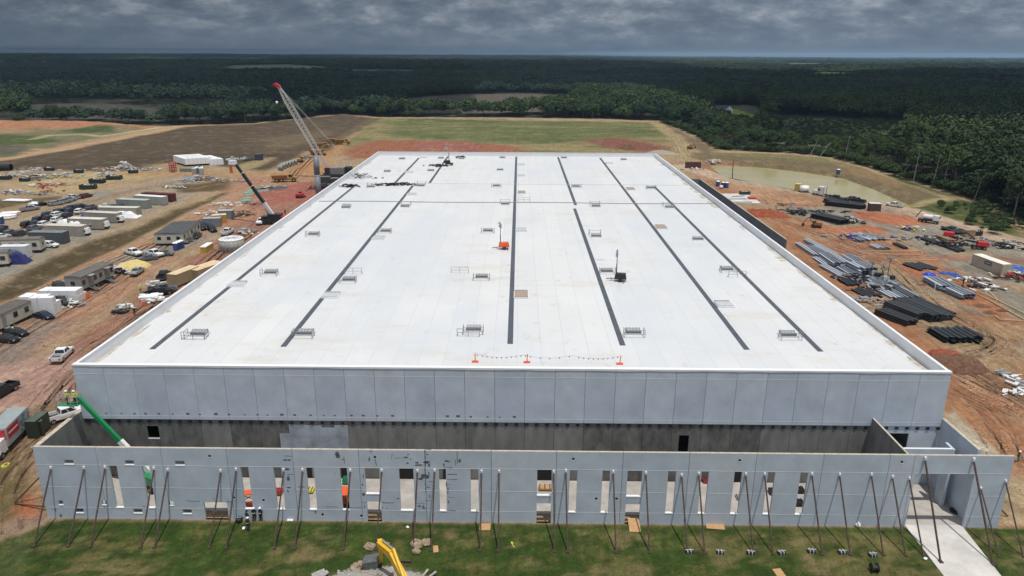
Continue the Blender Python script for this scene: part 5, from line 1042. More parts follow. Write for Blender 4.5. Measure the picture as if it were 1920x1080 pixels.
# ------------------------------------------------------------------ scattered site material
def rub(px, py, w, d, h, n, mats, lab, seed, name='rubbish_pile', cat='rubbish pile', ln=(.5, 2), th=(.08, .35)): heap(name, lab, cat, G(px, py), w, d, h, n, mats, seed, ln, th)
for i, (px, py, w, d, h, n, ms, lab) in enumerate([
 (70, 318, 18, 8, .8, 50, [GREYJ, WHJ], 'grey rubbish strewn at the foot of the brown field'), (195, 320, 20, 8, 1.2, 60, [TANJ, WHJ], 'yellowish and white rubbish pile beyond the dumpsters'), (235, 315.5, 8, 5, 3., 50, [WHJ], 'bright white rubbish pile beside the brown field'), (277, 320, 16, 6, 1.4, 60, [WHJ, GREYJ], 'white and grey rubbish pile beside the far dumpster'),
 (40, 331, 26, 8, 1.8, 90, [GREYJ, WHJ], 'grey crated junk along the track'), (110, 331, 20, 7, 1.4, 70, [GREYJ, WHJ], 'grey machine parts along the track'), (70, 336, 8, 6, 3, 50, [GREYJ, BLKP], 'tall tangle of grey machinery in the lay-down yard'), (88, 347, 18, 6, .8, 40, [WHJ, REDJ, TANJ], 'pinkish and white boards lying flat'), (195, 331, 12, 5, 1.8, 50, [WHJ, GREYJ], 'pale rubbish beside the long dumpster'),
 (28, 361, 10, 5, 1, 30, [WHJ, mat('junk_blue', (.05, .05, .3), .7)], 'white and purple wrapped goods on the sandy ground'), (92, 360, 7, 4, 4, 20, [REDJ], 'pink-red machine frame among the scrub'), (70, 365, 18, 5, .8, 30, [GREYJ], 'grey planks among the scrub'),
 (362, 340, 10, 6, 2., 40, [mat('junk_sky', (.2, .35, .55), .7), WHJ], 'pale blue sheeted goods near the low scrub'), (385, 338, 14, 6, 2, 60, [GREYJ, TANJ], 'grey and tan junk near the low scrub'), (425, 340, 24, 5, 1, 60, [GREYJ, TANJ, WHJ], 'spread of building scraps beside the red track'), (327, 352, 8, 4, 2, 30, [WHJ, GREYJ], 'white wrapped goods on a pallet frame by the track'),
 (425, 386, 14, 7, 1.2, 50, [WHJ], 'white rubbish strewn behind the haul road containers'), (455, 404, 9, 6, 1.8, 50, [TANJ, RUST], 'rusty steel heap beside the grey container'), (460, 437, 6, 4, 1.4, 30, [GREYJ, WHJ], 'small heap of formwork on the haul road'), (395, 402, 9, 3, 1, 25, [WHJ], 'white sheets behind the yellow container'),
 (475, 383, 10, 6, 1, 30, [GREYJ, TANJ], 'scattered boards on the red ground'), (507, 354, 12, 4, 1.4, 40, [GREYJ, WHJ], 'grey pallets at the far end of the green stacks'), (125, 572, 6, 3, 1, 40, [WHJ, GREYJ], 'white crumpled wrapping in front of the foam blocks'), (221, 512, 5, 3, 1.6, 40, [WHJ, BLKP], 'tangle of scrap beside the sand pile'),
 (285, 564, 5, 3, .8, 30, [WHJ], 'white pipes and offcuts beside the parapet'), (237, 577, 3, 2, .8, 24, [WHJ, GREYJ], 'pallet of pale blocks on the haul road edge'), (225, 587, 4, 1.5, .3, 10, [DARK], 'few dark planks on the haul road edge'), (291, 533, 3, 2, .4, 14, [WHJ], 'flat pallet lying beside the black pickup'),
 (1340, 303, 8, 6, 1, 30, [WHJ], 'grey riprap stones at the pond inlet'), (1300, 318, 14, 5, .6, 30, [GREYJ, WHJ], 'planks beside the maroon steel box'), (1480, 385, 16, 8, .4, 24, [DARK, GREYJ], 'dark sheet steel laid flat on the gravel'), (1488, 397, 12, 5, 1.2, 40, [GREYJ, RUST], 'steel offcuts at the edge of the orange ground'), (1500, 402, 6, 4, 1.4, 30, [DARK], 'dark steel pieces beside the offcuts'),
 (1545, 398, 22, 5, .5, 30, [DARK], 'long dark steel pieces lying flat on the gravel'), (1595, 417, 8, 4, 1.6, 30, [DARK, WHJ], 'steel and white goods behind the black bundles'), (1705, 430, 9, 5, .8, 30, [mat('junk_blue', (.05, .05, .3), .7), WHJ, mat('junk_yellow', (.6, .5, .05), .7)], 'blue, white and yellow goods on the gravel'), (1745, 448, 22, 5, .8, 40, [DARK, GREYJ], 'dark steel members laid in a long line'), (1775, 461, 14, 5, 1, 40, [DARK], 'dark steel members heaped at the end of the line'),
 (1615, 446, 16, 8, .5, 40, [GREYJ, mat('junk_blue', (.05, .05, .3), .7)], 'blue and grey sheets at the edge of the clay'), (1820, 527, 10, 4, .7, 30, [WHJ, GREYJ], 'pale pipe fittings on the gravel'), (1850, 542, 9, 4, 1, 26, [WHJ, BLKP], 'white buckets and bags beside the kerb form'), (1895, 517, 10, 5, 1.2, 50, [WHJ, TANJ], 'white and brown waste beside the open container'), (1905, 523, 8, 4, 1.4, 40, [RUST, REDJ], 'rusty red scrap at the east frame edge'),
 (1880, 462, 16, 6, 1.6, 60, [DARK, GREYJ], 'tangle of pipework beside the east road'), (1898, 467, 6, 3, 1.6, 24, [DARK, WHJ], 'small machine parts beside the east road'), (1850, 453, 12, 5, .4, 24, [GREYJ], 'open steel frames lying flat beside the road'), (1560, 560, 10, 8, .8, 60, [TANJ, GREYJ], 'brown timber dunnage among the steel'), (1632, 568, 9, 6, .6, 50, [TANJ, GREYJ], 'scattered dunnage near the black deck bundles'), (1655, 545, 10, 6, 1, 60, [DARK, GREYJ], 'dark steel offcuts among the girders'), (1600, 525, 9, 7, 1.2, 60, [DARK, GREYJ], 'heaped brackets among the girders'),
 (1890, 706, 3, 3, .15, 12, [WHJ, GREYJ], 'torn white sheeting on the churned clay'), (1912, 722, 4, 3, .2, 16, [WHJ, GREYJ], 'broken pale slabs on the churned clay'), (1905, 737, 4, 3, .15, 14, [WHJ], 'white sheeting at the east frame edge')]): rub(px, py, w, d, h, n, ms, lab, 100+i)
def bundle(name, label, cat, pA, pB, n, r=.0, w=.5, h=.3, gap=.1, lay_n=1, ma=None, flat=False, tube=False, z0=.12):
    """n long members side by side from pixel pA to pixel pB, each a part"""
    a, rz, l = lay(pA, pB); t = thing(name, label, cat, a, rz); proto = MB(); piece = cat.split()[-1]
    if tube: proto.cyl((0, 0, h/2), (l, 0, h/2), h/2, n=8)
    elif flat: proto.box(0, l, -w/2, w/2, 0, h)
    else: proto.box(0, l, -w/2, w/2, 0, .04); proto.box(0, l, -w/2, w/2, h-.04, h); proto.box(0, l, -.03, .03, .04, h-.04)
    pn = 'pipe' if tube else 'sheet_pack' if flat else 'beam'; me = None
    for k in range(lay_n):
        for i in range(n):
            if me is None:
                o = proto.build(pn, ma or GALV, t); me = o.data; me_b = me.copy(); me_b.materials.clear(); me_b.materials.append({'primed_grey_steel': GIRL, 'light_grey_steel': GIRD}.get((ma or GALV).name, ma or GALV)); me_b.update()
            else: o = bpy.data.objects.new(pn, me_b if (i*7+k*3) % 5 in (1, 3) else me); C.objects.link(o); o.parent = t
            o.location = (random.uniform(-.7, .7) if not flat else random.uniform(-.25, .25), i*(w+gap)+.15*k, z0+k*(h+.05))
    for x in (l*.15, l*.5, l*.85): MB().box(x-.06, x+.06, -w/2-.1, n*(w+gap), 0, z0).build('timber_bearer', TANJ, t)
    return t
GIRD = mat('primed_grey_steel', (.19, .215, .25), .55, .1, var=.12, scale=1); GIRL = mat('light_grey_steel', (.42, .45, .50), .5, .1, var=.1); DECK2 = mat('dark_steel_deck_dusty', (.045, .048, .052), .5, .3, var=.25, scale=.5, stretch=(.2, 4, 1)); DECK = mat('dark_steel_deck', (.026, .029, .034), .42, .4, var=.15, scale=.4, stretch=(.2, 4, 1)); 
S = [('steel_stack', 'long pale girder pair nearest the warehouse corner, beside the parapet', (1491, 459), (1526, 482), 2, GIRL, .5, .7, 1), ('steel_stack', 'long girders behind the first pair, ending at the white bag', (1505, 452), (1562, 482), 3, GIRL, .4, .7, 1), ('steel_stack', 'wide bundle of pale girders in the west of the steel yard', (1508, 464), (1538, 480), 5, GIRD, .55, .6, 1),
 ('steel_stack', 'dark joist bundle stacked two high in the steel yard', (1532, 482), (1560, 502), 6, GIRD, .45, .6, 2), ('steel_stack', 'pale channel pieces lying near the parapet', (1524, 486), (1545, 500), 3, GIRL, .5, .5, 1), ('steel_stack', 'grey roof sheets stacked beside the joist bundle', (1556, 487), (1578, 500), 5, GIRD, .6, .5, 2), ('steel_stack', 'dark green-grey beams behind the joists', (1575, 485), (1612, 507), 4, GIRD, .5, .6, 2),
 ('steel_stack', 'pale long girders in the middle of the yard near the parapet', (1536, 500), (1572, 520), 3, GIRL, .5, .5, 1), ('steel_stack', 'block of grey deck sheets in the middle of the yard', (1585, 505), (1610, 518), 5, GIRD, .7, .6, 3), ('steel_stack', 'low stack of grey purlins in the middle of the yard', (1567, 506), (1590, 520), 5, GIRD, .35, .4, 2), ('steel_stack', 'short pale purlins near the light towers', (1583, 517), (1603, 530), 6, GIRL, .4, .4, 1),
 ('steel_stack', 'fan of pale and dark channels south of the light towers', (1605, 520), (1640, 543), 7, GIRL, .35, .35, 1), ('steel_stack', 'second run of channels beside the fan', (1628, 520), (1660, 538), 6, GIRD, .45, .4, 1), ('steel_stack', 'broad row of long silver beams before the black deck bundles', (1638, 543), (1672, 562), 8, GIRL, .55, .5, 1), ('steel_stack', 'long dark beams east of the silver row', (1655, 535), (1722, 570), 3, DECK, .5, .6, 1), ('steel_stack', 'silver beams overlapping the long dark ones', (1662, 538), (1700, 560), 5, GIRL, .4, .4, 1),
 ('steel_stack', 'short dark frames west of the silver row', (1596, 545), (1625, 560), 5, DECK, .5, .4, 1), ('steel_stack', 'dark brackets stacked near the parapet', (1568, 524), (1590, 537), 4, DECK, .5, .5, 1),
 ('steel_stack', 'blue-grey sheets on the tan clay behind the steel yard', (1586, 442), (1612, 453), 4, GIRD, .7, .4, 1), ('steel_stack', 'pale sheets beside the blue-grey ones', (1600, 440), (1635, 452), 5, GIRL, .7, .4, 1), ('steel_stack', 'grey channels at the end of the kerb island', (1629, 461), (1646, 468), 5, GIRL, .5, .4, 1), ('steel_stack', 'two dark pipes beside the kerb island', (1675, 458), (1697, 468), 2, DECK, .5, .4, 1),
 ('steel_stack', 'grey-green mesh sheets beside the timber kerb forms', (1692, 496), (1727, 508), 5, DECK, .9, .3, 1), ('steel_stack', 'grey pipe bundle beyond the white stake', (1732, 529), (1765, 548), 4, GIRD, .8, .6, 2), ('steel_stack', 'grey pipe bundle nearer than the white stake', (1769, 548), (1800, 563), 4, GIRD, .7, .6, 2),
 ('steel_stack', 'dark mesh bundle with a blue strap beyond the dirt mound', (1741, 624), (1776, 645), 7, DECK, .8, .5, 2), ('steel_stack', 'single dark roll lying east of the mesh bundle', (1797, 627), (1832, 645), 2, DECK, .6, .5, 1),
 ('steel_stack', 'black pipe stack on the gravel beside the pond road, far half', (1542, 380), (1578, 388), 5, DECK, .6, .7, 2), ('steel_stack', 'black pipe stack on the gravel beside the pond road, near half', (1549, 386), (1618, 394), 5, DECK, .6, .7, 2), ('steel_stack', 'long black steel bundle in the gravel yard', (1520, 408), (1575, 421), 5, DECK, .7, .6, 2),
 ('steel_stack', 'black plates lying beside the drilling truck', (1762, 430), (1775, 433), 4, DECK, 1., .3, 2), ('steel_stack', 'black plates overlapping beyond the drilling truck', (1775, 434), (1795, 440), 4, DECK, 1., .3, 2), ('steel_stack', 'brown timber bundle beside the red boom lift', (1754, 446), (1778, 456), 3, TANJ, .5, .4, 2), ('steel_stack', 'dark rail lengths along the gravel east of the light towers', (1717, 446), (1770, 463), 3, DECK, .6, .4, 1), ('steel_stack', 'dark rail lengths further along the gravel', (1765, 461), (1795, 473), 4, DECK, .5, .4, 1)]
for nm, lb, a, b, n, ma, w, h, ln in S: bundle(nm, lb, 'steel stack', a, b, n, w=w, h=h, lay_n=ln, ma=ma, gap=.30)
for k, (a, b, n, ln, lb) in enumerate([((1640, 590), (1700, 613), 3, 4, 'black deck bundle, first from the parapet'), ((1655, 578), (1716, 603), 3, 5, 'black deck bundle, second from the parapet'), ((1672, 572), (1745, 606), 3, 5, 'black deck bundle, third from the parapet'), ((1692, 570), (1765, 603), 3, 4, 'black deck bundle, fourth from the parapet'), ((1708, 569), (1776, 598), 2, 4, 'black deck bundle, outermost on the east side')]):
    bundle('deck_bundle', lb, 'deck bundle', a, b, n, w=.82, h=.34, gap=.2, lay_n=ln-1, ma=(DECK, DECK2)[k % 2], flat=True)
for k, (a, b, n, ln, lb) in enumerate([((52, 387), (70, 388), 5, 2, 'white pipe bundle beside the silver pickup'), ((0, 407), (32, 405), 5, 2, 'white pipe bundle at the lot edge, far one'), ((-8, 412), (24, 411), 5, 2, 'white pipe bundle at the lot edge, near one'), ((8, 378), (50, 379), 5, 1, 'white pipes laid flat on the scrub'), ((266, 566), (302, 563), 4, 2, 'white pipe bundle under the long parapet')]):
    bundle('pipe_bundle', lb, 'pipe bundle', a, b, n, w=.55, h=.5, gap=.05, lay_n=ln, ma=WHITE, tube=True)
tag(MB().tube(G(-30, 319, 0)+Vector((0, 0, 1.3)), G(22, 319, 0)+Vector((0, 0, 1.3)), 1.5, 1.35, 20).build('culvert_pipe', BLKP), 'huge black plastic pipe at the foot of the brown field', 'pipe')
# green-wrapped pallets
GRN = mat('green_wrap', (.16, .42, .28), .6, var=.15)
for i, (px, py, c) in enumerate([(466, 366, 1), (472, 363, 1), (478, 361, 1), (484, 360, 1), (490, 359, 1), (496, 358.5, 1), (503, 357.5, 0), (510, 357, 0), (517, 356, 0), (524, 355, 0), (531, 354, 0), (463, 374, 1), (460, 378, 1)]):
    t = thing('wrapped_pallet', f'{"green-topped" if c else "grey"} pallet of panels, {ordn[i]} along the line on the red ground', 'pallet', G(px, py), .5, 'wrapped pallets on the red ground'); MB().box(-1.4, 1.4, -1, 1, .15, 1.0 if i < 11 else .5).build('load', GREYJ if not c else WHJ, t); MB().box(-1.45, 1.45, -1.05, 1.05, 1.0 if i < 11 else .5, 1.05 if i < 11 else .55).build('wrap', GRN if c else GREYJ, t); MB().box(-1.4, 1.4, -1, 1, 0, .14).build('pallet_base', TANJ, t)
# tarps
def tarp(label, px, py, w, d, h, ma, rz=0, z=0):
    n = 12; v = []; rr = random.Random(px)
    for j in range(n+1):
        for i in range(n+1):
            e = min(i, n-i, j, n-j)/n*4; v.append(((i/n-.5)*w, (j/n-.5)*d, .03+h*min(1, e)*(.75+.25*rr.random())))
    f = [(j*(n+1)+i, j*(n+1)+i+1, (j+1)*(n+1)+i+1, (j+1)*(n+1)+i) for j in range(n) for i in range(n)]
    o = MB().add(v, f).build('tarpaulin', ma, smooth=False); o.location = G(px, py, z); o.rotation_euler = (0, 0, rz); tag(o, label, 'tarpaulin')
TB = mat('tarp_blue', (.025, .09, .34), .5, var=.15, scale=2); TN = mat('tarp_navy', (.02, .025, .13), .5, var=.2, scale=2)
tarp('bright blue tarp draped over the cream trailer', 176, 413.5, 9, 3.4, 3.1, TB); tarp('navy tarp draped over goods beside the cream trailer', 203, 402.5, 11, 4, 2.6, TN)
tarp('white sheet over goods beside the navy tarp', 235, 407, 9, 4, 2.0, WHITE); tarp('white canopy top, west one before the cream trailer', 124, 426, 5.5, 4, 2.4, WHITE); tarp('white canopy top, east one before the cream trailer', 144, 428, 5.5, 4, 2.3, WHITE)
tarp('blue tarp over the dark grey box', 24, 493, 8, 3.4, 2.9, TN, .1); tarp('bright blue tarp over pipe beside the timber forms', 1780, 516, 5, 1.9, .8, TB, -.7); tarp('crumpled royal blue tarp on the orange clay', 1743, 517, 3, 2., .8, mat('tarp_royal', (.02, .05, .42), .5)); tarp('large blue tarp over goods beyond the beige container', 1905, 507, 7, 3.4, 1.2, TB, -.5)
# dirt and sand piles
def mound(label, px, py, w, d, h, ma, seed, nm='dirt_mound', cat='dirt mound'):
    n = 22; v = []; r_ = np.linspace(-1, 1, n); 
    for b in r_:
        for a in r_:
            q = a*a+b*b; z_ = h*max(0, 1-q)**.8*(.55+.9*float(fbm(np.array([a*w/2+seed*9.]), np.array([b*d/2]), 1.8, 3, seed)[0]))-.06*(q > 1); v.append((a*w/2, b*d/2, z_))
    f = [(j*n+i, j*n+i+1, (j+1)*n+i+1, (j+1)*n+i) for j in range(n-1) for i in range(n-1)]
    o = MB().add(v, f).build(nm, ma, smooth=False); o.location = G(px, py); tag(o, label, cat)
DIRT = mat('dark_dirt', D(122, 88, 68), 1, var=.25, scale=2, bump=.5); SAND = mat('yellow_sand', D(226, 202, 136), 1, var=.12, scale=2, bump=.3); DIRO = mat('orange_dirt', D(160, 84, 54), 1, var=.25, scale=1.2, bump=.5)
mound('yellow sand pile beside the silver sedan', 250, 500, 8, 7, 1.4, SAND, 1, 'sand_pile', 'sand pile'); mound('dark dirt mound behind the east corner of the warehouse', 1790, 686, 10, 8, 1.8, DIRT, 2); mound('dark topsoil spread beyond the first mound', 1775, 668, 6, 6, 1.0, DIRO, 3); mound('orange-brown dirt pile beside the dock wall', 1430, 402, 16, 10, 1.6, DIRO, 4); mound('dark gravel pile behind the far roof edge', 1178, 279, 10, 9, 2.5, DIRT, 5)
mound('grey stone pile at the far east roof corner', 1240, 288, 16, 12, 1.6, mat('pale_stone', D(176, 164, 148), 1, var=.2), 6)
for i, (px, py, w, d) in enumerate(((1660, 537, 2, 1.4), (1730, 535, 3.5, 1), (1840, 574, 4, 2.4), (1855, 587, 2.6, 1.6), (1880, 583, 3, 1), (1825, 551, 4, 2))):
    if i: mound(f'small dark spoil heap, {ordn[i]} along the clay of the east yard', px, py, w, d, .4, DIRT, 20+i)
# ------------------------------------------------------------------ machines
YEL = mat('machine_yellow', (.50, .28, .05), .5, var=.25); ORG = mat('machine_orange', (.36, .16, .05), .6, var=.3); REDM = mat('machine_red', (.5, .03, .03), .4, var=.06); GRNM = mat('machine_green', (.015, .25, .085), .4, var=.06); GREY_ = mat('boom_grey', (.42, .42, .42), .5)
def big_wheels(t, xs, w, r=.8, wd=.5):
    for x in xs:
        for s in (-1, 1): k = MB().cyl((x, s*(w-wd), r), (x, s*w, r), r, n=16).build('wheel', TYRE, t); MB().cyl((x, s*(w+.005), r), (x, s*(w+.03), r), r*.45, n=10).build('rim', YEL, k)
def dump_truck(label, p, rz, s=1.):
    t = thing('dump_truck', label, 'dump truck', p, rz, 'yellow articulated dump trucks'); t.scale = (s, s, s)
    MB().frus(-5, 0.4, -1.45, 1.45, 1.3, -5.4, .9, -1.75, 1.75, 2.9).build('dump_body', ORG, t); MB().frus(1.2, 2.9, -1.1, 1.1, 1.3, 1.3, 2.7, -1, 1, 3.2).build('cab', YEL, t); MB().frus(2.9, 4.8, -1, 1, 1.1, 2.9, 4.6, -.9, .9, 2.1).build('hood', YEL, t)
    MB().box(-4.6, 4.4, -.4, .4, .9, 1.25).build('chassis', DARK, t); MB().box(2.82, 2.92, -.85, .85, 2.2, 3.05).build('windscreen', GLASS, t); MB().box(1.35, 2.6, -1.12, -1.1, 2.1, 3).build('side_window', GLASS, t); big_wheels(t, (-3.4, -1.6, 3.2), 1.5, .85)
dump_truck('yellow articulated dump truck on the red track near the steel column', G(536, 341), .25, 1.0)
dump_truck('yellow dump truck parked far up the orange track', G(603, 277), .3, .9); dump_truck('dusty dump truck in the line behind the crane boom', G(598, 291), -.4, .9); dump_truck('orange earthmover at the top of the orange track', G(629, 268), .2, .9); dump_truck('second orange earthmover at the top of the orange track', G(644, 270), .1, .9)
def excavator(label, p, rz, paint, s=1., arm=True, name='excavator', cat='excavator', base=True):
    t = thing(name, label, cat, p, rz); t.scale = (s, s, s)
    for y in (-1.2, 1.2): MB().box(-2, 2, y-.3, y+.3, .05, .9).build('track', DARK, t)
    MB().box(-2.2, 1.2, -1.3, 1.3, 1.1, 2.2).build('house', paint, t); MB().frus(.1, 1.7, .2, 1.3, 1.1, .3, 1.5, .3, 1.2, 2.9).build('cab', GLASS, t); MB().box(-.6, .6, -.6, .6, .8, 1.1).build('turntable', DARK, t)
    if arm: MB().beam((1, -.3, 1.6), (3.6, -.3, 4.2), .4, .5).build('boom', paint, t); MB().beam((3.6, -.3, 4.2), (5.4, -.3, 1.6), .3, .4).build('stick', paint, t); MB().frus(5.0, 6.0, -.8, .2, .3, 4.8, 5.8, -.8, .2, 1.4).build('bucket', DARK, t)
excavator('yellow dozer parked on the orange track behind the pipe rings', G(562, 304), .2, YEL, .85, False, 'dozer', 'dozer'); excavator('orange excavator on the bank north-east of the roof corner', G(1294, 279), .6, ORG, .7); excavator('small orange excavator beside the drainage ditch', G(1530, 426), 2.9, ORG, .7, True)
excavator('dark red telehandler on the red track beside the steel column', G(564, 371), 1.2, REDM, .75, False, 'telehandler', 'telehandler')
for i, (px, py) in enumerate(((527, 319), (532, 316), (537, 314), (543, 312), (548, 310), (554, 308))):
    tag(MB().tube((-1.1, 0, 1.2), (1.1, 0, 1.2), 1.2, .95, 16).build('concrete_ring', cprop((150, 150, 148)), loc=G(px, py)), f'grey pipe ring, {ordn[i]} in the line behind the dump truck', 'pipe ring')
# crawler crane with lattice boom
cr = thing('crawler_crane', 'crawler crane with a tall white lattice boom and red tip', 'crane', (0, 0, 0)); cb = G(622, 332); foot = PY(618, 328, cb.y); foot.z = max(foot.z, 2); tip = PY(523, 163, cb.y-4)
LW_ = mat('lattice_white', (.62, .62, .60), .5, var=.05)
d_ = (tip-foot); Lb = d_.length; d_.normalize(); sid = Vector((0, 1, 0)); nrm = sid.cross(d_).normalized(); N_ = 26; half = lambda t: .35+.65*min(1, min(t, 1-t)*6)
sec = []
for i in range(N_+1):
    t = i/N_; c = foot+d_*(Lb*t); h_ = half(t); sec.append([c+sid*h_*a+nrm*h_*b for a, b in ((-1, -1), (1, -1), (1, 1), (-1, 1))])
m_ = MB()
for i in range(N_):
    for k in range(4):
        m_.beam(sec[i][k], sec[i+1][k], .2); j = (k+1) % 4; m_.beam(sec[i][k], sec[i+1][j] if i % 2 else sec[i+1][j], .09); m_.beam(sec[i][k], sec[i][j], .09)
tag(m_.build('lattice_boom', LW_, cr), 'white lattice boom with crossed bracing')
m_ = MB(); e = tip; m_.hexa([e-sid*.9-nrm*.8, e+sid*.9-nrm*.8, e+sid*.9+nrm*.8, e-sid*.9+nrm*.8], [v+d_*1.6-Vector((.8, 0, 0)) for v in (e-sid*.7-nrm*.5, e+sid*.7-nrm*.5, e+sid*.7+nrm*.5, e-sid*.7+nrm*.5)]); m_.box(e.x-2.2, e.x-.5, e.y-.5, e.y+.5, e.z+.6, e.z+1.2); m_.build('boom_tip', REDM, cr)
gan = PY(652, 300, cb.y); m_ = MB()
for s in (-.8, .8): m_.beam(tip+sid*s, gan+sid*s, .07); 
m_.build('pendant_lines', LW_, cr); m_ = MB(); m_.beam(foot+Vector((0, -1, 0)), gan+Vector((0, -.8, 0)), .35); m_.beam(foot+Vector((0, 1, 0)), gan+Vector((0, .8, 0)), .35); m_.beam(gan+Vector((0, .8, 0)), Vector((cb.x+7, cb.y+.8, 3)), .15); m_.beam(gan+Vector((0, -.8, 0)), Vector((cb.x+7, cb.y-.8, 3)), .15); m_.build('gantry', LW_, cr)
MB().box(cb.x-2, cb.x+7.5, cb.y-1.6, cb.y+1.6, 1.4, 4).build('house', mat('crane_grey', (.2, .2, .21), .5), cr); MB().box(cb.x+6, cb.x+8.6, cb.y-2, cb.y+2, 1.4, 4.4).build('counterweight', DARK, cr); MB().box(cb.x-2.4, cb.x-.2, cb.y-1.8, cb.y-.6, 1.6, 4).build('cab', GLASS, cr)
for s in (-2.4, 2.4): MB().box(cb.x-4, cb.x+4.5, cb.y+s-.6, cb.y+s+.6, 0, 1.3).build('track', DARK, cr)
hk = tip+Vector((-1.4, 0, 0)); hb = PY(520, 192, tip.y); m_ = MB(); m_.beam(hk, (hk.x, hk.y, hb.z), .06); m_.build('hoist_rope', DARK, cr); MB().ball((hk.x, hk.y, hb.z), .55, 8, 6).build('hook_block', WHITE, cr)
# steel column / stack
colb = G(598, 372); top_ = PY(585, 293, colb.y)
st = thing('steel_stack_column', 'tall grey cylindrical column standing beside the warehouse', 'column', (colb.x, colb.y, 0)); MB().cyl((0, 0, 0), (0, 0, top_.z*.55), 1.02, n=28).build('lower_drum', GIRD, st, True); MB().cyl((0, 0, top_.z*.56), (0, 0, top_.z), 1.0, n=28).build('upper_drum', GIRD, st, True); MB().cyl((0, 0, top_.z*.55), (0, 0, top_.z*.56), 1.07, n=28).build('flange', WHITE, st)
container('dark bundled mats stacked behind the steel column', (594, 344), (618, 344), 3, 2.6, (66, 66, 64), (110, 112, 112)); container('second dark mat stack beside the crane', (619, 345), (634, 345), 3, 2.2, (70, 68, 64), (112, 112, 110))
heap('rebar_stack', 'rusty reinforcing bars laid along the warehouse beside the column', 'rebar stack', G(607, 353), 9, 12, 1, 60, [RUST, DARK], 61, (2, 5), (.1, .3))
# truck crane with telescopic boom
tc_ = thing('truck_crane', 'truck crane with a long black and white telescopic boom', 'crane', (0, 0, 0)); fb_ = G(514, 420); f0 = Vector((fb_.x, fb_.y, 2.6)); t0 = PY(439, 304, fb_.y+2); dd = t0-f0
for i, (a, b, w, ma) in enumerate(((0, .24, .95, LW_), (.24, .56, .88, BLKP), (.56, .8, .85, BLKP), (.8, .97, .72, BLKP))): MB().beam(f0+dd*a, f0+dd*b, w*.8, w).build('boom_section', ma, tc_); MB().beam(f0+dd*(b-.012), f0+dd*b, w*.9, w*1.1).build('boom_collar', LW_, tc_)
e = f0+dd; MB().box(e.x-1.6, e.x+.7, e.y-.5, e.y+.5, e.z-.7, e.z+.5).build('boom_head', WHITE, tc_); MB().beam(f0+Vector((-1.5, 0, .1)), f0+dd*.27, .35).build('lift_cylinder', GALV, tc_)
hb = PY(437, 319, e.y); MB().beam((e.x-1.2, e.y, e.z-.6), (e.x-1.2, e.y, hb.z+.9), .07).build('hoist_rope', DARK, tc_); MB().box(e.x-1.55, e.x-.85, e.y-.3, e.y+.3, hb.z-.9, hb.z+.9).build('hook_block', ORANGE, tc_)
MB().box(fb_.x-3.4, fb_.x+4, fb_.y-1.3, fb_.y+1.3, .8, 1.5).build('carrier', BLKP, tc_); MB().box(fb_.x-1.5, fb_.x+2.6, fb_.y-1.2, fb_.y+1.2, 1.5, 3.2).build('superstructure', BLKP, tc_); MB().box(fb_.x-3.4, fb_.x-1.6, fb_.y-1.2, fb_.y+1.2, 1.5, 2.6).build('cab', GLASS, tc_); MB().box(fb_.x+2.6, fb_.x+4.2, fb_.y-1.2, fb_.y+1.2, 1.6, 2.6).build('counterweight', REDM, tc_)
for x in (-2.6, -1.2, 1, 2.5):
    for s in (-1, 1): MB().cyl((fb_.x+x, fb_.y+s*1.0, .6), (fb_.x+x, fb_.y+s*1.35, .6), .6, n=12).build('wheel', TYRE, tc_)
# boom lifts
def boom_lift(label, p, rz, paint, basket=None, reach=7, scissor=False):
    t = thing('boom_lift', label, 'boom lift', p, rz, 'boom lifts about the site'); big_wheels(t, (-1.2, 1.2), 1.2, .5, .4)
    MB().box(-1.4, 1.4, -.7, .7, .5, 1.0).build('chassis', DARK, t); MB().frus(-2.2, .6, -1.1, 1.1, 1.1, -2.1, .4, -1, 1, 2.1).build('turret', paint, t)
    return t
lf = boom_lift('green boom lift inside the wing raising two workers to the corner', G(287, 913), 2.6, GRNM); lp = lf.location.copy(); inv = lf.matrix_basis.inverted()
bb = PY(147, 746, 76.8); ba = Vector((lp.x, lp.y, 2.0)); 
def loc_(v): return Matrix.Rotation(-2.6, 4, 'Z') @ (Vector(v)-lp)
mid = ba+(bb-ba)*.22
for a, b, w, ma, nm in ((ba, ba+(bb-ba)*.43, .62, WHITE, 'boom_base_section'), (ba+(bb-ba)*.41, bb, .46, GRNM, 'boom_fly_section')): MB().beam(loc_(a), loc_(b), w*.8, w).build(nm, ma, lf)
m_ = MB(); dB = (bb-ba)
for i in range(40): q = ba+dB*(.44+.54*i/40)+Vector((0, 0, .3)); m_.ball(loc_(q), .06, 4, 3)
m_.build('cable_carrier', BLKP, lf)
bk = Vector((bb.x-1.1, bb.y-.2, bb.z-.75)); jib = MB().beam(loc_(bb), loc_((bk.x+.0, bk.y, bk.z-.2)), .3, .35); jib.build('jib', GRNM, lf)
m_ = MB()
for x in (-1.25, -.4, .45, 1.25):
    for y in (-.45, .45): m_.beam(loc_((bk.x+x, bk.y+y, bk.z)), loc_((bk.x+x, bk.y+y, bk.z+1.1)), .045)
for z_ in (.0, .5, 1.1):
    for y in (-.45, .45): m_.beam(loc_((bk.x-1.25, bk.y+y, bk.z+z_)), loc_((bk.x+1.25, bk.y+y, bk.z+z_)), .045)
    for x in (-1.25, 1.25): m_.beam(loc_((bk.x+x, bk.y-.45, bk.z+z_)), loc_((bk.x+x, bk.y+.45, bk.z+z_)), .045)
m_.build('basket_rails', GALV, lf); c0 = [(-1.2, -.42), (1.2, -.42), (1.2, .42), (-1.2, .42)]
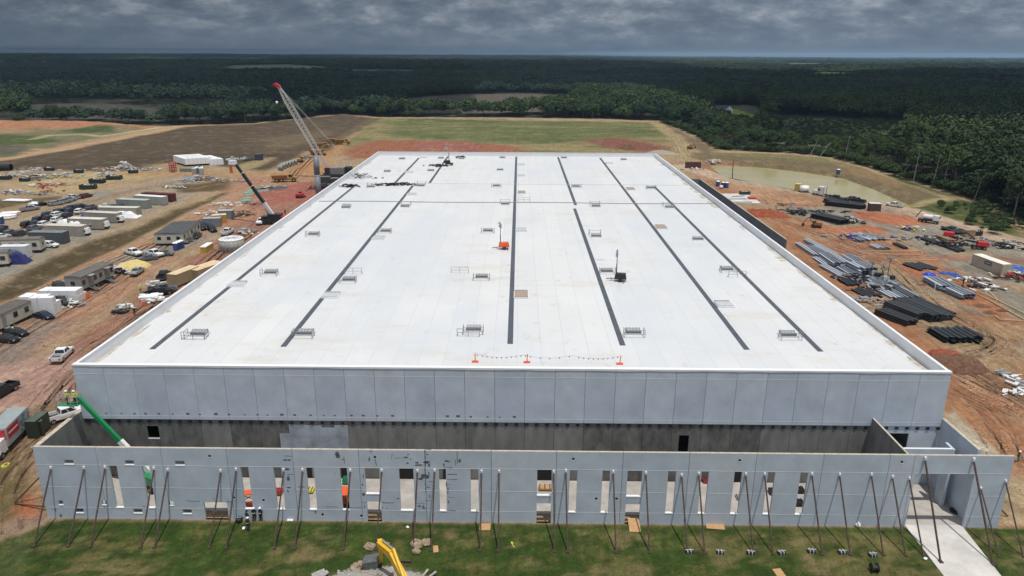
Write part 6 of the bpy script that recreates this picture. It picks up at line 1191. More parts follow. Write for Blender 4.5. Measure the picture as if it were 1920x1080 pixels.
MB().hexa([loc_((bk.x+x, bk.y+y, bk.z-.06)) for x, y in c0], [loc_((bk.x+x, bk.y+y, bk.z-.0)) for x, y in c0]).build('basket_floor', GRNM, lf)
BASKET = bk
def red_lift(label, p, rz, h):
    t = boom_lift(label, p, rz, REDM); MB().beam((-.8, 0, 1.8), (3.5, 0, h), .35).build('boom_base_section', BLKP, t); MB().beam((3.5, 0, h), (5.6, 0, .9), .25).build('boom_fly_section', BLKP, t)
    m_ = MB()
    for x in (5.5, 6.7):
        for y in (-.8, .8): m_.beam((x, y, .3), (x, y, 1.4), .06)
    for z_ in (.3, 1.4):
        m_.beam((5.5, -.8, z_), (6.7, -.8, z_), .06); m_.beam((5.5, .8, z_), (6.7, .8, z_), .06); m_.beam((5.5, -.8, z_), (5.5, .8, z_), .06); m_.beam((6.7, -.8, z_), (6.7, .8, z_), .06)
    m_.build('basket_rails', REDM, t)
red_lift('red boom lift with raised tail on the gravel', G(1784, 449), -.6, 2.4); red_lift('lower red boom lift nearer the beige container', G(1834, 467), 2.8, 2.2)
ol = boom_lift('small dark boom lift standing on the far roof with its mast raised', G(842, 310, RZ), 0, BLKP); ol.scale = (.8, .8, .8); MB().beam((0, 0, 1.5), (0, 0, 5), .25).build('mast', DARK, ol); MB().beam((0, 0, 5), (-1, 0, 7), .2).build('boom_fly_section', GALV, ol); MB().box(-1.8, -.4, -.5, .5, 6.6, 7.6).build('basket_rails', GALV, ol)
# things on the slab seen through the slot windows
o_ = boom_lift('orange-red boom lift behind the slot window with patches round it', G(647, 944, .12), 1.5, ORANGE); o_.scale = (.8, .8, 1)
sf = thing('scissor_lift', 'orange scissor lift behind a slot window', 'scissor lift', G(469, 951, .12), .2); m_ = MB()
for k in range(2): m_.beam((-.8, -.3, .3+k*.8), (.8, -.3, 1.1+k*.8), .07); m_.beam((.8, -.3, .3+k*.8), (-.8, -.3, 1.1+k*.8), .07)
m_.build('scissor_arms', ORANGE, sf); MB().box(-.9, .9, -.5, .5, .05, .45).build('base', ORANGE, sf); MB().box(-.9, .9, -.5, .5, 1.9, 2.0).build('platform', ORANGE, sf)
for px, py, ma, lb, w, h in ((523, 926, REDM, 'red gang box behind a slot window', .9, .55), (580, 922, mat('junk_yellow', (.6, .5, .05), .7), 'yellow-edged dark crate behind a slot window', 1.1, .35), (1024, 917, PLY, 'low timber frame on the slab behind a double window', 1.8, .35), (1387, 934, RAWL, 'grey round sump form behind a slot window', .9, .2), (1499, 922, DARK, 'dark pallet of brackets behind the last slot window', .9, .5), (1497, 946, DARK, 'nearer dark pallet of brackets behind the last slot window', 1.0, .5), (1447, 925, DARK, 'dark reel behind a slot window', .7, .5), (1321, 903, REDM, 'red bucket by the dark doorway', .5, .5), (649, 905, GRNM, 'green hose reel behind a slot window', .7, .7)):
    t = thing('site_crate', lb, 'crate', G(px, py, .12)); MB().box(-w/2, w/2, -.45, .45, .1, h).build('box', ma, t); MB().box(-w/2, w/2, -.5, .5, 0, .1).build('skid', DARK, t)
    m_ = MB()
    for k in range(3): m_.box(-w/2+.1+k*w/3, -w/2+.18+k*w/3, -.47, .47, h, h+.06)
    m_.build('batten', DARK, t)
# semi tractor with lowboy
sm = thing('semi_truck', 'white semi tractor with an empty lowboy on the pond road', 'semi truck', G(1540, 368), hd((1540, 368), (1520, 364.5))); PW_ = CARP['white']
MB().frus(-1.2, 1.2, -1.2, 1.2, 1.0, -1.1, 1.0, -1.1, 1.1, 3.6).build('cab', PW_, sm); MB().frus(1.2, 3.5, -.95, .95, .9, 1.2, 3.3, -.85, .85, 2.0).build('hood', PW_, sm); MB().box(1.12, 1.2, -1, 1, 2.2, 3.0).build('windscreen', GLASS, sm); MB().box(.1, 1.0, 1.15, 1.2, 2.1, 2.9).build('side_window', GLASS, sm); MB().box(.1, 1.0, -1.2, -1.15, 2.1, 2.9).build('side_window', GLASS, sm)
MB().box(-5.5, 2.8, -.5, .5, .75, 1.05).build('chassis', DARK, sm); MB().box(-17, -5, -1.25, 1.25, .5, .8).build('lowboy_deck', DARK, sm); MB().box(-7, -5.0, -.8, .8, .8, 1.4).build('gooseneck', DARK, sm)
for s in (-1, 1): MB().cyl((-1.3, s*.9, 1), (-1.3, s*.9, 4), .09, n=6).build('exhaust_stack', GALV, sm)
wheels(sm, (2.6, -2.6, -3.9, -5.0), 1.25, .52); wheels(sm, (-14, -15.2, -16.4), 1.3, .42)
dr = thing('drill_truck', 'white drilling truck with folded mast on the gravel', 'truck', G(1741, 418), hd((1741, 418), (1756, 420))); MB().box(-3, 2.6, -1.1, 1.1, .7, 1.1).build('chassis', DARK, dr); MB().frus(1.2, 3.0, -1.1, 1.1, 1.1, 1.3, 2.8, -1, 1, 2.6).build('cab', PW_, dr); MB().cyl((-1.6, 0, 1.9), (1.0, 0, 1.9), .75, n=14).build('tank', PW_, dr); MB().beam((-3.8, 0, 1.5), (-2.6, .2, 3.6), .25).build('mast', DARK, dr); wheels(dr, (-2.2, -1.1, 2.1), 1.15, .5); MB().box(2.95, 3.0, -.8, .8, 1.8, 2.4).build('windscreen', GLASS, dr)
wt = thing('white_tank', 'white poly tank on a skid beside the mustard container', 'tank', G(1507, 361)); MB().cyl((-1.5, 0, 1.5), (1.5, 0, 1.5), 1.2, n=16).build('vessel', WHITE, wt, True); MB().box(-1.6, 1.6, -.9, .9, 0, .5).build('skid', DARK, wt)
wt = thing('white_tank', 'small white tank in front of the toilets by the dock wall', 'tank', G(1352, 354)); MB().cyl((0, 0, .2), (0, 0, 1.3), .6, n=14).build('vessel', WHITE, wt, True); MB().box(-.7, .7, -.7, .7, 0, .2).build('skid', DARK, wt)
# utility poles
for px, py, tx, ty, lb in ((1373, 334, 1375, 301, 'dark light pole at the near pond shore'), (1817, 409, 1824, 378, 'wooden utility pole in the scrub at the wood edge'), (1386, 199, 1387, 186, 'distant utility pole beside the white house')):
    b = G(px, py); q = PY(tx, ty, b.y); t = thing('utility_pole', lb, 'pole', b); MB().cyl((0, 0, 0), (q.x-b.x, 0, q.z), .2, .14, 8).build('pole', mat('pole_wood', (.06, .045, .035), .9), t); MB().beam((q.x-b.x-.1, 0, q.z-.3), (q.x-b.x+2.2, 0, q.z-.1), .12).build('arm', DARK, t)
# slab and formwork in the east yard
sb = thing('foundation_slab', 'pale small foundation slab with pipes behind the dock wall', 'slab', (0, 0, 0)); P = GP([(1366, 382), (1427, 382), (1402, 364), (1346, 364)]); MB().hexa([(p.x, p.y, 0) for p in P], [(p.x, p.y, .22) for p in P]).build('slab', DRIVE, sb)
for a, b in (((1366, 373), (1400, 373)), ((1362, 379), (1410, 379)), ((1372, 369), (1396, 367))): MB().beam(G(*a, .35), G(*b, .35), .25).build('pipe', GIRD, sb)
MB().box(*(lambda p: (p.x-1, p.x+1.6, p.y-1, p.y+1))(G(1408, 374)), .23, .8).build('crate', REDM, sb)
fm = thing('kerb_forms', 'long tan timber kerb forms running across the east yard', 'formwork', (0, 0, 0)); TF = mat('form_timber', D(226, 196, 150), .9, var=.1)
for pl in ([(1720, 493), (1760, 520), (1795, 531)], [(1733, 493), (1768, 512), (1808, 532)], [(1815, 544), (1855, 563), (1925, 602)], [(1828, 543), (1870, 563), (1935, 595)], [(1755, 531), (1770, 543), (1850, 543), (1871, 563)], [(1677, 490), (1720, 490)], [(1552, 435), (1570, 441), (1640, 444), (1620, 428)], [(1646, 471), (1725, 471), (1730, 475), (1718, 478), (1650, 476)], [(1786, 477), (1855, 474), (1858, 477), (1800, 480)], [(1865, 592), (1875, 599), (1935, 603)], [(1690, 496), (1678, 488), (1683, 486), (1760, 488)], [(1618, 470), (1650, 471)]):
    for a, b in zip(pl, pl[1:]): MB().beam(G(*a, .12), G(*b, .12), .14, .24).build('form_board', TF, fm)
# plywood sheets by the wall
for a, sx, sy, rz, lb in ((G(909.5, 988.5), 1.2, 1.2, 0, 'square orange plywood sheet on the grass at the wall foot'), (G(1341, 987.5), 2.0, 1.0, -.1, 'plywood sheet on the grass at the wall foot, further east'), (G(722, 1024), .6, 1.2, -.2, 'narrow tan board on the grass beside the excavator'), (G(817, 1030), .55, 1.1, .15, 'small tan board on the grass beside the rocks')):
    o = MB().box(-sx/2, sx/2, -sy/2, sy/2, .03, .07).build('plywood_sheet', PLY); o.location = a; o.rotation_euler = (0, 0, rz); tag(o, lb, 'plywood')
rm = thing('plank_ramp', 'plywood plank leaning into the doorway of the wing', 'ramp', (0, 0, 0)); a = G(1191, 998); p1 = PY(1187, 974, FY+.3); p1.z = .5
MB().hexa([(a.x-.62, a.y, .02), (a.x+.62, a.y, .02), (p1.x+.62, p1.y, .5), (p1.x-.62, p1.y, .5)], [(a.x-.62, a.y, .07), (a.x+.62, a.y, .07), (p1.x+.62, p1.y, .55), (p1.x-.62, p1.y, .55)]).build('plank', PLY, rm); MB().beam((a.x-.5, a.y+.8, .03), (a.x+.5, a.y+.8, .03), .1).build('cleat', PLY, rm)
# excavator in front with rubble
ex = thing('excavator', 'yellow excavator arm with a grey bucket reaching into the rubble at the bottom edge', 'excavator', (0, 0, 0)); elb = PY(711, 1018, 61.5); bkp = G(714, 1075); bkp = Vector((elb.x-.1, elb.y+.5, .7)); base = Vector((elb.x+4.3, elb.y-5.6, 1.3))
def taper(a, b, w0, w1, h0, h1, nm, ma, par):
    a = Vector(a); b = Vector(b); d = (b-a).normalized(); u_ = d.cross(Vector((0, 0, 1))).normalized(); q = u_.cross(d).normalized()
    MB().hexa([a-u_*w0/2-q*h0/2, a+u_*w0/2-q*h0/2, a+u_*w0/2+q*h0/2, a-u_*w0/2+q*h0/2], [b-u_*w1/2-q*h1/2, b+u_*w1/2-q*h1/2, b+u_*w1/2+q*h1/2, b-u_*w1/2+q*h1/2]).build(nm, ma, par)
YX = mat('excavator_yellow', (.72, .42, .02), .4, var=.05)
e2 = elb+Vector((1.5, -1.6, -.2))
taper(elb+Vector((.1, 0, .15)), bkp+Vector((0, .2, .1)), .45, .32, .75, .42, 'stick', YX, ex); taper(elb+Vector((-.05, 0, -.05)), e2+Vector((0, 0, .1)), .5, .55, .55, .8, 'boom', YX, ex); taper(e2+Vector((-.05, 0.05, .1)), base, .55, .6, .8, .9, 'boom_foot', YX, ex)
MB().cyl(elb+Vector((.35, -.1, .45)), e2+Vector((.2, 0, .75)), .1, n=8).build('hydraulic_rod', mat('chrome', (.8, .8, .8), .2, .9), ex); MB().cyl(e2+Vector((.2, 0, .75)), base+Vector((-1, 1, 1.2)), .16, n=8).build('hydraulic_cylinder', YX, ex)
m_ = MB(); bc = bkp+Vector((-.8, .1, 0)); m_.hexa([bc+Vector(v) for v in ((-.9, -.55, -.5), (.5, -.55, -.6), (.5, .65, -.6), (-.9, .65, -.5))], [bc+Vector(v) for v in ((-1.0, -.6, .25), (.7, -.6, .65), (.7, .7, .65), (-1.0, .7, .25))]); m_.build('bucket', mat('bucket_grey', (.16, .165, .17), .6, .3, var=.2), ex)
for k in range(5): MB().frus(-.08, .08, -.06, .06, 0, -.03, .03, -.02, .02, .3).build('bucket_tooth', DARK, ex, loc=bc+Vector((.75, -.5+k*.27, -.62)))
bx_, by_ = base.x, base.y; MB().box(bx_-.5, bx_+3.2, by_-2.6, by_+.8, 1.1, 2.4).build('house', YX, ex); MB().box(bx_-.9, bx_+.5, by_-1.6, by_-.3, 1.1, 3).build('cab', GLASS, ex)
for s in (-2.4, .4): MB().box(bx_-1.2, bx_+3.6, by_+s-.3, by_+s+.3, 0, .95).build('track', DARK, ex)
ROCK = mat('broken_rock', D(176, 156, 130), 1, var=.22, scale=3, bump=.4); ROCKG = mat('grey_rubble', D(176, 172, 166), 1, var=.2, scale=4, bump=.4)
def rock(p, r, ma, lb=None, seed=0):
    rr = random.Random(seed); v = []; random.seed(seed); m_ = MB(); m_.ball((0, 0, 0), r, 7, 4, .22, .62); o = m_.build('rock', ma); o.location = (p.x, p.y, r*.3); o.rotation_euler = (0, 0, rr.uniform(0, 3)); tag(o, lb, 'rock', 'loose rocks round the excavator'); return o
for i, (px, py, r, lb) in enumerate(((694, 1028, .62, 'tan rock on the grass west of the excavator arm'), (782, 1024, .75, 'tan rock between two braces'), (799, 1019, .62, 'lighter tan rock beside the brace foot'), (781, 1036, .5, 'grey-tan rock in front of its neighbours'), (669, 1062, .5, 'small rock on the rubble rim'), (678, 1060, .5, 'second small rock on the rubble rim'), (665, 1066, .45, 'third small rock on the rubble rim'))): rock(G(px, py), r, ROCK, lb, 40+i)
m_ = MB(); m2 = MB(); rr = random.Random(5)
for k in range(900):
    a = rr.uniform(0, 6.28); q = rr.random()**.6; x = G(710, 1085).x+q*5.0*(.8+.35*math.sin(3*a+1))*math.cos(a); y = G(715, 1089).y+q*2.1*math.sin(a); r = rr.uniform(.05, .3)*(1-.4*q)
    (m_ if rr.random() < .6 else m2).ball((x, y, r*.3+max(0, .75*(1-q*1.1))*rr.random()), r, 5, 3, .35, .7)
t = thing('rubble_pile', 'grey and tan rubble heaped round the excavator bucket', 'rubble pile', (0, 0, 0)); tag(m_.build('rubble', ROCKG, t), kind='stuff'); tag(m2.build('clods', ROCK, t), kind='stuff')
for i, (px, py, w, l, rz) in enumerate(((598, 1080, .6, 1.3, .5), (606, 1083, .4, 1.2, .9), (795, 1082, .22, 1.5, 1.1), (808, 1084, .2, 1.4, .8), (738, 1074, 1.0, 1.5, .3))):
    o = MB().box(-l/2, l/2, -w/2, w/2, .0, .16).build('broken_slab', ROCKG); o.location = G(px, py)+Vector((0, 0, .22)); o.rotation_euler = (.2, -.12, rz); tag(o, ('pale broken slab at the west end of the rubble', 'pale timber sliver at the west end of the rubble', 'pale sliver at the east end of the rubble', 'second sliver at the east end of the rubble', 'large pale slab under the excavator boom')[i], 'broken slab')
mound('low earth bank under the rubble at the bottom edge', 708, 1096, 11, 4.6, .55, ROCKG, 9, 'earth_bank', 'earth bank')
tag(MB().tube((-1.1, 0, .15), (1.1, 0, .15), .13, .1, 8).build('steel_pipe', RUST, loc=G(751, 1054)), 'short rusty pipe lying behind the excavator boom', 'pipe')
# small clutter on the grass
cl = [(px, py, f'small grey pile of clamps on the lawn, {ordn[k]} from the west') for k, (px, py) in enumerate(((1292, 1036), (1350, 1037), (1407, 1038), (1465, 1038), (1521, 1035), (1579, 1037), (1636, 1042)))]
o = MB().box(-.45, .45, -1.2, 1.2, .03, .07).build('plywood_sheet', PLY); o.location = G(1466, 1082); o.rotation_euler = (0, 0, .15); tag(o, 'brown plywood strip on the lawn at the bottom edge', 'plywood')
for px, py, lb in cl:
    t = thing('clamp_pile', lb, 'clamp pile', G(px, py), random.uniform(-.2, .2), 'small grey piles on the lawn')
    for k in range(5): MB().box(-.4+k*.17, -.31+k*.17, -.3, .3, 0, .2+.1*(k % 2)).build('clamp', (DARK, VGREY)[k % 2], t)
    MB().box(-.42, .45, -.05, .05, .31, .36).build('bar', VGREY, t)
t = thing('cable_reel', 'black cable reel standing on the lawn near the drive', 'cable reel', G(1638, 1072)); 
for s in (-.3, .3): MB().tube((s-.03, 0, .5), (s+.03, 0, .5), .5, .3, 14).build('flange', BLKP, t)
MB().cyl((-.26, 0, .5), (.26, 0, .5), .3, n=12).build('drum', DARK, t)
t = thing('coiled_hose', 'dark coiled hose lying on the portal slab', 'hose', G(1793, 959, .06)); MB().tube((0, 0, 0), (0, 0, .18), .7, .25, 16).build('coil', BLKP, t); MB().tube((.1, 0, .181), (.1, 0, .3), .55, .25, 16).build('coil', BLKP, t)
t = thing('drain_stub', 'white ball-shaped cap on the lawn at the wall foot', 'cap', G(1608, 988)); MB().ball((0, 0, .25), .3, 10, 7).build('cap', WHITE, t, True)
for px, py, lb in ((457, 992, 'white bag dropped beside the workers'), (541, 977, 'white bag at the wall foot'), (547, 977, 'second white bag at the wall foot'), (764, 990, 'white scrap on the lawn'), (1735, 1049, 'pale sandbag at a brace foot')): tag(MB().ball((0, 0, .12), .2, 7, 4, .2, .6).build('bag', WHITE, loc=G(px, py)), lb, 'bag')
t = thing('tool_bag', 'black round tool bag on the grass at the wall foot', 'bag', G(449, 979)); MB().ball((0, 0, .32), .42, 9, 6, .12, .8).build('bag_body', BLKP, t); MB().beam((-.2, 0, .62), (.2, 0, .62), .05).build('strap', WHITE, t)
t = thing('yellow_marker', 'yellow flag marker lying on the lawn', 'flag', G(960, 1020)); MB().beam((0, 0, .02), (.25, -.6, .05), .06).build('stake', mat('hi_vis', (.6, .8, .05), .6), t); MB().ball((0, 0, .12), .16, 6, 4, .3).build('flag', mat('hi_vis', (.6, .8, .05), .6), t)
t = thing('cable_coil', 'coil of yellow cable on the clay west of the wing', 'cable coil', G(11, 875)); MB().tube((0, 0, .02), (0, 0, .22), .5, .3, 14).build('coil', mat('coil_yellow', (.55, .5, .1), .6), t); MB().tube((.1, 0, .221), (.1, 0, .35), .4, .25, 14).build('coil', mat('coil_yellow', (.55, .5, .1), .6), t)
for i, (px, py) in enumerate(((70, 564), (73, 563), (165, 558), (270, 572))): tag(MB().frus(-.3, .3, -.3, .3, 0, -.2, .2, -.2, .2, 1.0 if i < 3 else .8).build('orange_drum', ORANGE, loc=G(px, py)), ('orange drum west of the foam stack', 'second orange drum close to the foam stack', 'orange drum at the east end of the foam stack', 'orange crate beside the parapet and white pipes')[i], 'drum')
for i in range(9):
    px, py = (104+i % 3*8+(i//3)*2, 563+i//3*4.5); tag(MB().tube((-.35, 0, .75), (.35, 0, .75), .72, .35, 12).build('tyre_roll', BLKP, loc=G(px, py+4)), f'black roll, {ordn[i]} of the heap in front of the foam blocks', 'roll', 'black rolls heaped by the foam blocks').rotation_euler = (0, 0, random.uniform(0, 3))
rt_ = thing('red_tower', 'small red scaffold tower beside the low grey container', 'tower', G(325, 323)); m_ = MB()
for x in (-1, 1):
    for y in (-1, 1): m_.beam((x, y, 0), (x, y, 4), .2)
for z_ in (.8, 1.8, 2.8, 3.9): m_.box(-1.1, 1.1, -1.1, 1.1, z_, z_+.35)
m_.build('frame', REDM, rt_)
t = thing('site_crate', 'brown timber crate at the edge of the east road', 'crate', G(1815, 443)); MB().box(-1.4, 1.4, -1, 1, 0, 1.9).build('box', TANJ, t); MB().box(-1.45, 1.45, -1.05, 1.05, 1.9, 2.0).build('lid', TANJ, t)
t = thing('white_stake', 'white survey stake beside the grey pipe bundle', 'stake', G(1752, 545)); MB().box(-.06, .06, -.03, .03, 0, 2).build('stake', WHITE, t); MB().box(-.3, .3, -.02, .02, 1.5, 1.65).build('cross_piece', WHITE, t)
# house in the clearing
hs = thing('white_house', 'white gabled house with a grey roof in the wood clearing', 'house', G(1352, 211), .15); hs.scale = (.8, .8, .8); MB().box(-14, 10, -5, 5, 0, 4).build('wall', WHITE, hs); 
m_ = MB(); m_.add([(-14.5, -5.5, 4), (10.5, -5.5, 4), (10.5, 5.5, 4), (-14.5, 5.5, 4), (-14.5, 0, 8), (10.5, 0, 8)], [(0, 1, 5, 4), (2, 3, 4, 5), (1, 2, 5), (3, 0, 4), (3, 2, 1, 0)]); m_.build('roof', mat('slate', (.07, .075, .085), .8), hs)
m_ = MB(); m_.add([(2, -8, 0), (10, -8, 0), (10, -5, 0), (2, -5, 0), (2, -8, 4), (10, -8, 4), (10, -5, 4), (2, -5, 4), (6, -8, 7.5), (6, -1, 7.5)], [(0, 1, 5, 8, 4), (1, 2, 6, 5), (3, 0, 4, 7)]); m_.build('gable', WHITE, hs)
for x in (-10, -5, 0): MB().box(x-1, x+1, -5.03, -5.005, 1.2, 3).build('window', GLASS, hs)
MB().box(4.6, 7.4, -8.03, -8.005, 0, 2.6).build('door', GLASS, hs)
# ------------------------------------------------------------------ people
def person_mesh(pose):
    """one continuous skinned figure about 1.76 m tall; z up, facing -y"""
    V = [(0, 0, .95), (0, .01, 1.12), (0, .02, 1.32), (0, .015, 1.47), (0, -.005, 1.56), (0, -.015, 1.66), (0, -.01, 1.73)]; RR = [.15, .13, .165, .08, .058, .098, .075]; E = [(0, 1), (1, 2), (2, 3), (3, 4), (4, 5), (5, 6)]
    nose = len(V); V.append((0, -.115, 1.64)); RR.append(.018); E.append((5, nose))
    for s in (-1, 1):
        k = len(V); f = .1 if pose == 'b' and s > 0 else 0
        V += [(s*.1, 0, .88), (s*.11, -.02-f, .5), (s*.12, .02-f*.3, .1), (s*.14, -.13-f*.3, .04)]; RR += [.1, .065, .045, .045]; E += [(0, k), (k, k+1), (k+1, k+2), (k+2, k+3)]
        k = len(V)
        if pose == 'a': A = [(s*.19, .01, 1.40), (s*.25, .03, 1.13), (s*.12, -.2, 1.12), (s*.06, -.25, 1.13)]
        elif pose == 'b': A = [(s*.19, .01, 1.40), (s*.25, .04, 1.12), (s*.27, -.02, .87), (s*.27, -.04, .79)]
        else: A = [(s*.19, .0, 1.40), (s*.24, -.16, 1.22), (s*.17, -.38, 1.24), (s*.16, -.45, 1.25)]
        V += A; RR += [.07, .047, .034, .036]; E += [(2, k), (k, k+1), (k+1, k+2), (k+2, k+3)]
        hnd = Vector(A[3]); d = (hnd-Vector(A[2])).normalized(); sd = Vector((1, 0, 0)) if abs(d.x) < .7 else Vector((0, 0, 1)); curl = d.cross(sd)
        for q, ln in enumerate((.07, .078, .072, .058)):
            b = hnd+sd*(q-1.5)*.021; k2 = len(V); m1 = b+d*ln*.55; m2 = m1+d*ln*.35+curl*.02; V += [tuple(m1), tuple(m2)]; RR += [.0095, .008]; E += [(k+3, k2), (k2, k2+1)]
        k2 = len(V); V += [tuple(hnd-sd*.045*s+curl*.01), tuple(hnd-sd*.055*s+d*.03+curl*.02)]; RR += [.012, .009]; E += [(k+3, k2), (k2, k2+1)]
    me = bpy.data.meshes.new('body'); me.from_pydata(V, E, []); o = bpy.data.objects.new('tmp_body', me); C.objects.link(o)
    sk = o.modifiers.new('skin', 'SKIN'); 
    for i, r in enumerate(RR): me.skin_vertices[0].data[i].radius = (r, r*.85 if i in (1, 2) else r)
    for v in me.skin_vertices[0].data: v.use_root = False
    me.skin_vertices[0].data[0].use_root = True; sb_ = o.modifiers.new('sub', 'SUBSURF'); sb_.levels = sb_.render_levels = 1
    bpy.context.view_layer.update(); ev = o.evaluated_get(bpy.context.evaluated_depsgraph_get()); m2 = bpy.data.meshes.new_from_object(ev); bpy.data.objects.remove(o); m2.name = 'body'; m2.shade_smooth(); return m2
SKIN = mat('skin', (.38, .2, .13), .6); CLD = mat('dark_clothes', (.016, .017, .02), .85); CLB = mat('jeans', (.05, .06, .09), .85); VEST = mat('hi_vis_vest', (.45, .75, .03), .7); BOOT = mat('boots', (.03, .022, .016), .8)
_pm = {}
def person(pose, top, legs, hat, vest, p, rz, lab):
    if pose not in _pm: _pm[pose] = person_mesh(pose)
    me = _pm[pose].copy(); me.materials.clear()
    for m1 in (top, legs, SKIN, BOOT): me.materials.append(m1)
    for f in me.polygons:
        c = f.center; h = (abs(c.x) > .235 and c.z < .93) if pose == 'b' else (c.y < (-.17 if pose == 'a' else -.34) and c.z > 1)
        f.material_index = 2 if c.z > 1.5 or h else (3 if c.z < .12 else (1 if c.z < .96 else 0))
    t = thing('person', lab, 'person', p, rz, 'workers on the site'); o = bpy.data.objects.new('body', me); C.objects.link(o); o.parent = t
    k = MB(); k.ball((0, -.01, 1.70), .135, 12, 8, 0, .95, z0=0.0); k.cyl((0, -.03, 1.695), (0, -.03, 1.71), .165, n=12); k.build('hard_hat', hat, t, False)
    if vest:
        vm = MB(); loft_v = [(.98, .175, .13), (1.15, .17, .135), (1.32, .215, .15), (1.46, .15, .1)]; n = 12; vs = []
        for z_, a, b in loft_v: vs += [(a*math.cos(2*math.pi*i/n), .015+b*math.sin(2*math.pi*i/n), z_) for i in range(n)]
        vm.add(vs, [(j*n+i, j*n+(i+1) % n, (j+1)*n+(i+1) % n, (j+1)*n+i) for j in range(3) for i in range(n)]); vm.build('vest', vest, t, True)
        MB().tube((0, .015, 1.1), (0, .015, 1.14), .185, .17, 12).build('reflective_band', WHITE, t)
person('a', CLD, CLD, WHITE, CLD, G(478, 977), .1, 'worker in black with a white helmet, west one of the pair at the wall'); person('a', CLD, CLD, WHITE, CLD, G(490, 977), -.3, 'worker in black with a white helmet and folded hands, east one of the pair')
person('b', CLD, CLB, WHITE, CLD, G(466.5, 996), 2.9, 'worker in black with a white helmet standing on the grass'); person('a', CLD, CLD, CLD, None, G(465, 983), 2.6, 'worker in black bending behind the one on the grass')
person('c', VEST, CLD, WHITE, VEST, (BASKET.x-.15, BASKET.y, BASKET.z), 2.2, 'worker in a yellow-green vest on the west side of the lift basket'); person('c', VEST, CLD, WHITE, VEST, (BASKET.x+.75, BASKET.y, BASKET.z), 2.8, 'worker in a yellow-green vest on the east side of the lift basket')
person('b', VEST, CLD, WHITE, VEST, G(264, 549), 1., 'worker in a yellow vest walking on the haul road'); person('b', CLD, CLD, WHITE, None, G(253, 592), .4, 'worker in dark clothes beside the parapet'); person('b', VEST, CLD, WHITE, VEST, G(27, 630), .4, 'worker in a yellow vest between the two black cars')
person('b', CLD, CLD, CLD, None, G(535, 403), .4, 'worker in dark clothes near the truck crane'); person('b', VEST, CLD, WHITE, VEST, G(470, 446), .4, 'worker in a yellow vest beside the parapet, near the round tank'); person('b', CLB, TANJ, WHITE, None, G(171, 431), .6, 'worker standing beside the cream trailer'); person('b', CLB, GRNM, WHITE, None, G(1907, 868), .6, 'worker in green trousers at the east frame edge')
person('b', CLD, CLD, CLD, None, G(1805, 535), .6, 'worker in dark clothes bending over the timber forms')
# jumping-jack style small flags at the far roof edge
for px, py in ((870, 289), (1047, 289), (1204, 289)): tag(MB().cyl((0, 0, 0), (0, 0, 1.5), .05, n=6).build('stanchion', RAIL, loc=G(px, py+1, RZ)), f'thin stanchion on the far roof edge near the {"third" if px == 870 else "fourth" if px == 1047 else "fifth"} strip', 'post')
# ------------------------------------------------------------------ trees
def leaf_mat(name, c, hi):
    ma = bpy.data.materials.new(name); ma.use_nodes = True; nt = ma.node_tree; N = nt.nodes; L = nt.links; b = N['Principled BSDF']; b.inputs['Roughness'].default_value = .8; b.inputs['Specular IOR Level'].default_value = .15
    oi = N.new('ShaderNodeObjectInfo'); g = N.new('ShaderNodeNewGeometry'); n = N.new('ShaderNodeTexNoise'); n.inputs['Scale'].default_value = .25; n.inputs['Detail'].default_value = 3; L.new(g.outputs['Position'], n.inputs['Vector'])
    ri = N.new('ShaderNodeMath'); ri.operation = 'MULTIPLY_ADD'; L.new(g.outputs['Random Per Island'], ri.inputs[0]); ri.inputs[1].default_value = .4; 
    ad = N.new('ShaderNodeMath'); ad.operation = 'MULTIPLY_ADD'; L.new(oi.outputs['Random'], ad.inputs[0]); ad.inputs[1].default_value = .55; L.new(n.outputs[0], ad.inputs[2])
    sb = N.new('ShaderNodeMath'); sb.operation = 'SUBTRACT'; L.new(ad.outputs[0], sb.inputs[0]); sb.inputs[1].default_value = .45; n2 = N.new('ShaderNodeTexNoise'); n2.inputs['Scale'].default_value = .006; n2.inputs['Detail'].default_value = 5; L.new(g.outputs['Position'], n2.inputs['Vector'])
    m2 = N.new('ShaderNodeMath'); m2.operation = 'MULTIPLY_ADD'; L.new(n2.outputs[0], m2.inputs[0]); m2.inputs[1].default_value = 1.5; m2.inputs[2].default_value = -.75; a3_ = N.new('ShaderNodeMath'); a3_.operation = 'ADD'; L.new(sb.outputs[0], a3_.inputs[0]); L.new(m2.outputs[0], a3_.inputs[1]); L.new(a3_.outputs[0], ri.inputs[2])
    cr = N.new('ShaderNodeValToRGB'); e = cr.color_ramp.elements; e[0].position = .1; e[0].color = (*c, 1); e[1].position = .95; e[1].color = (*hi, 1); L.new(ri.outputs[0], cr.inputs[0]); L.new(cr.outputs[0], b.inputs['Base Color'])
    return ma
LF = leaf_mat('broad_leaves', (.018, .036, .014), (.060, .090, .026)); LFD = leaf_mat('dark_leaves', (.011, .025, .018), (.045, .072, .036)); BARK = mat('bark', (.07, .06, .05), .95, var=.2); PALEB = mat('pale_bark', (.3, .28, .24), .9, var=.2)
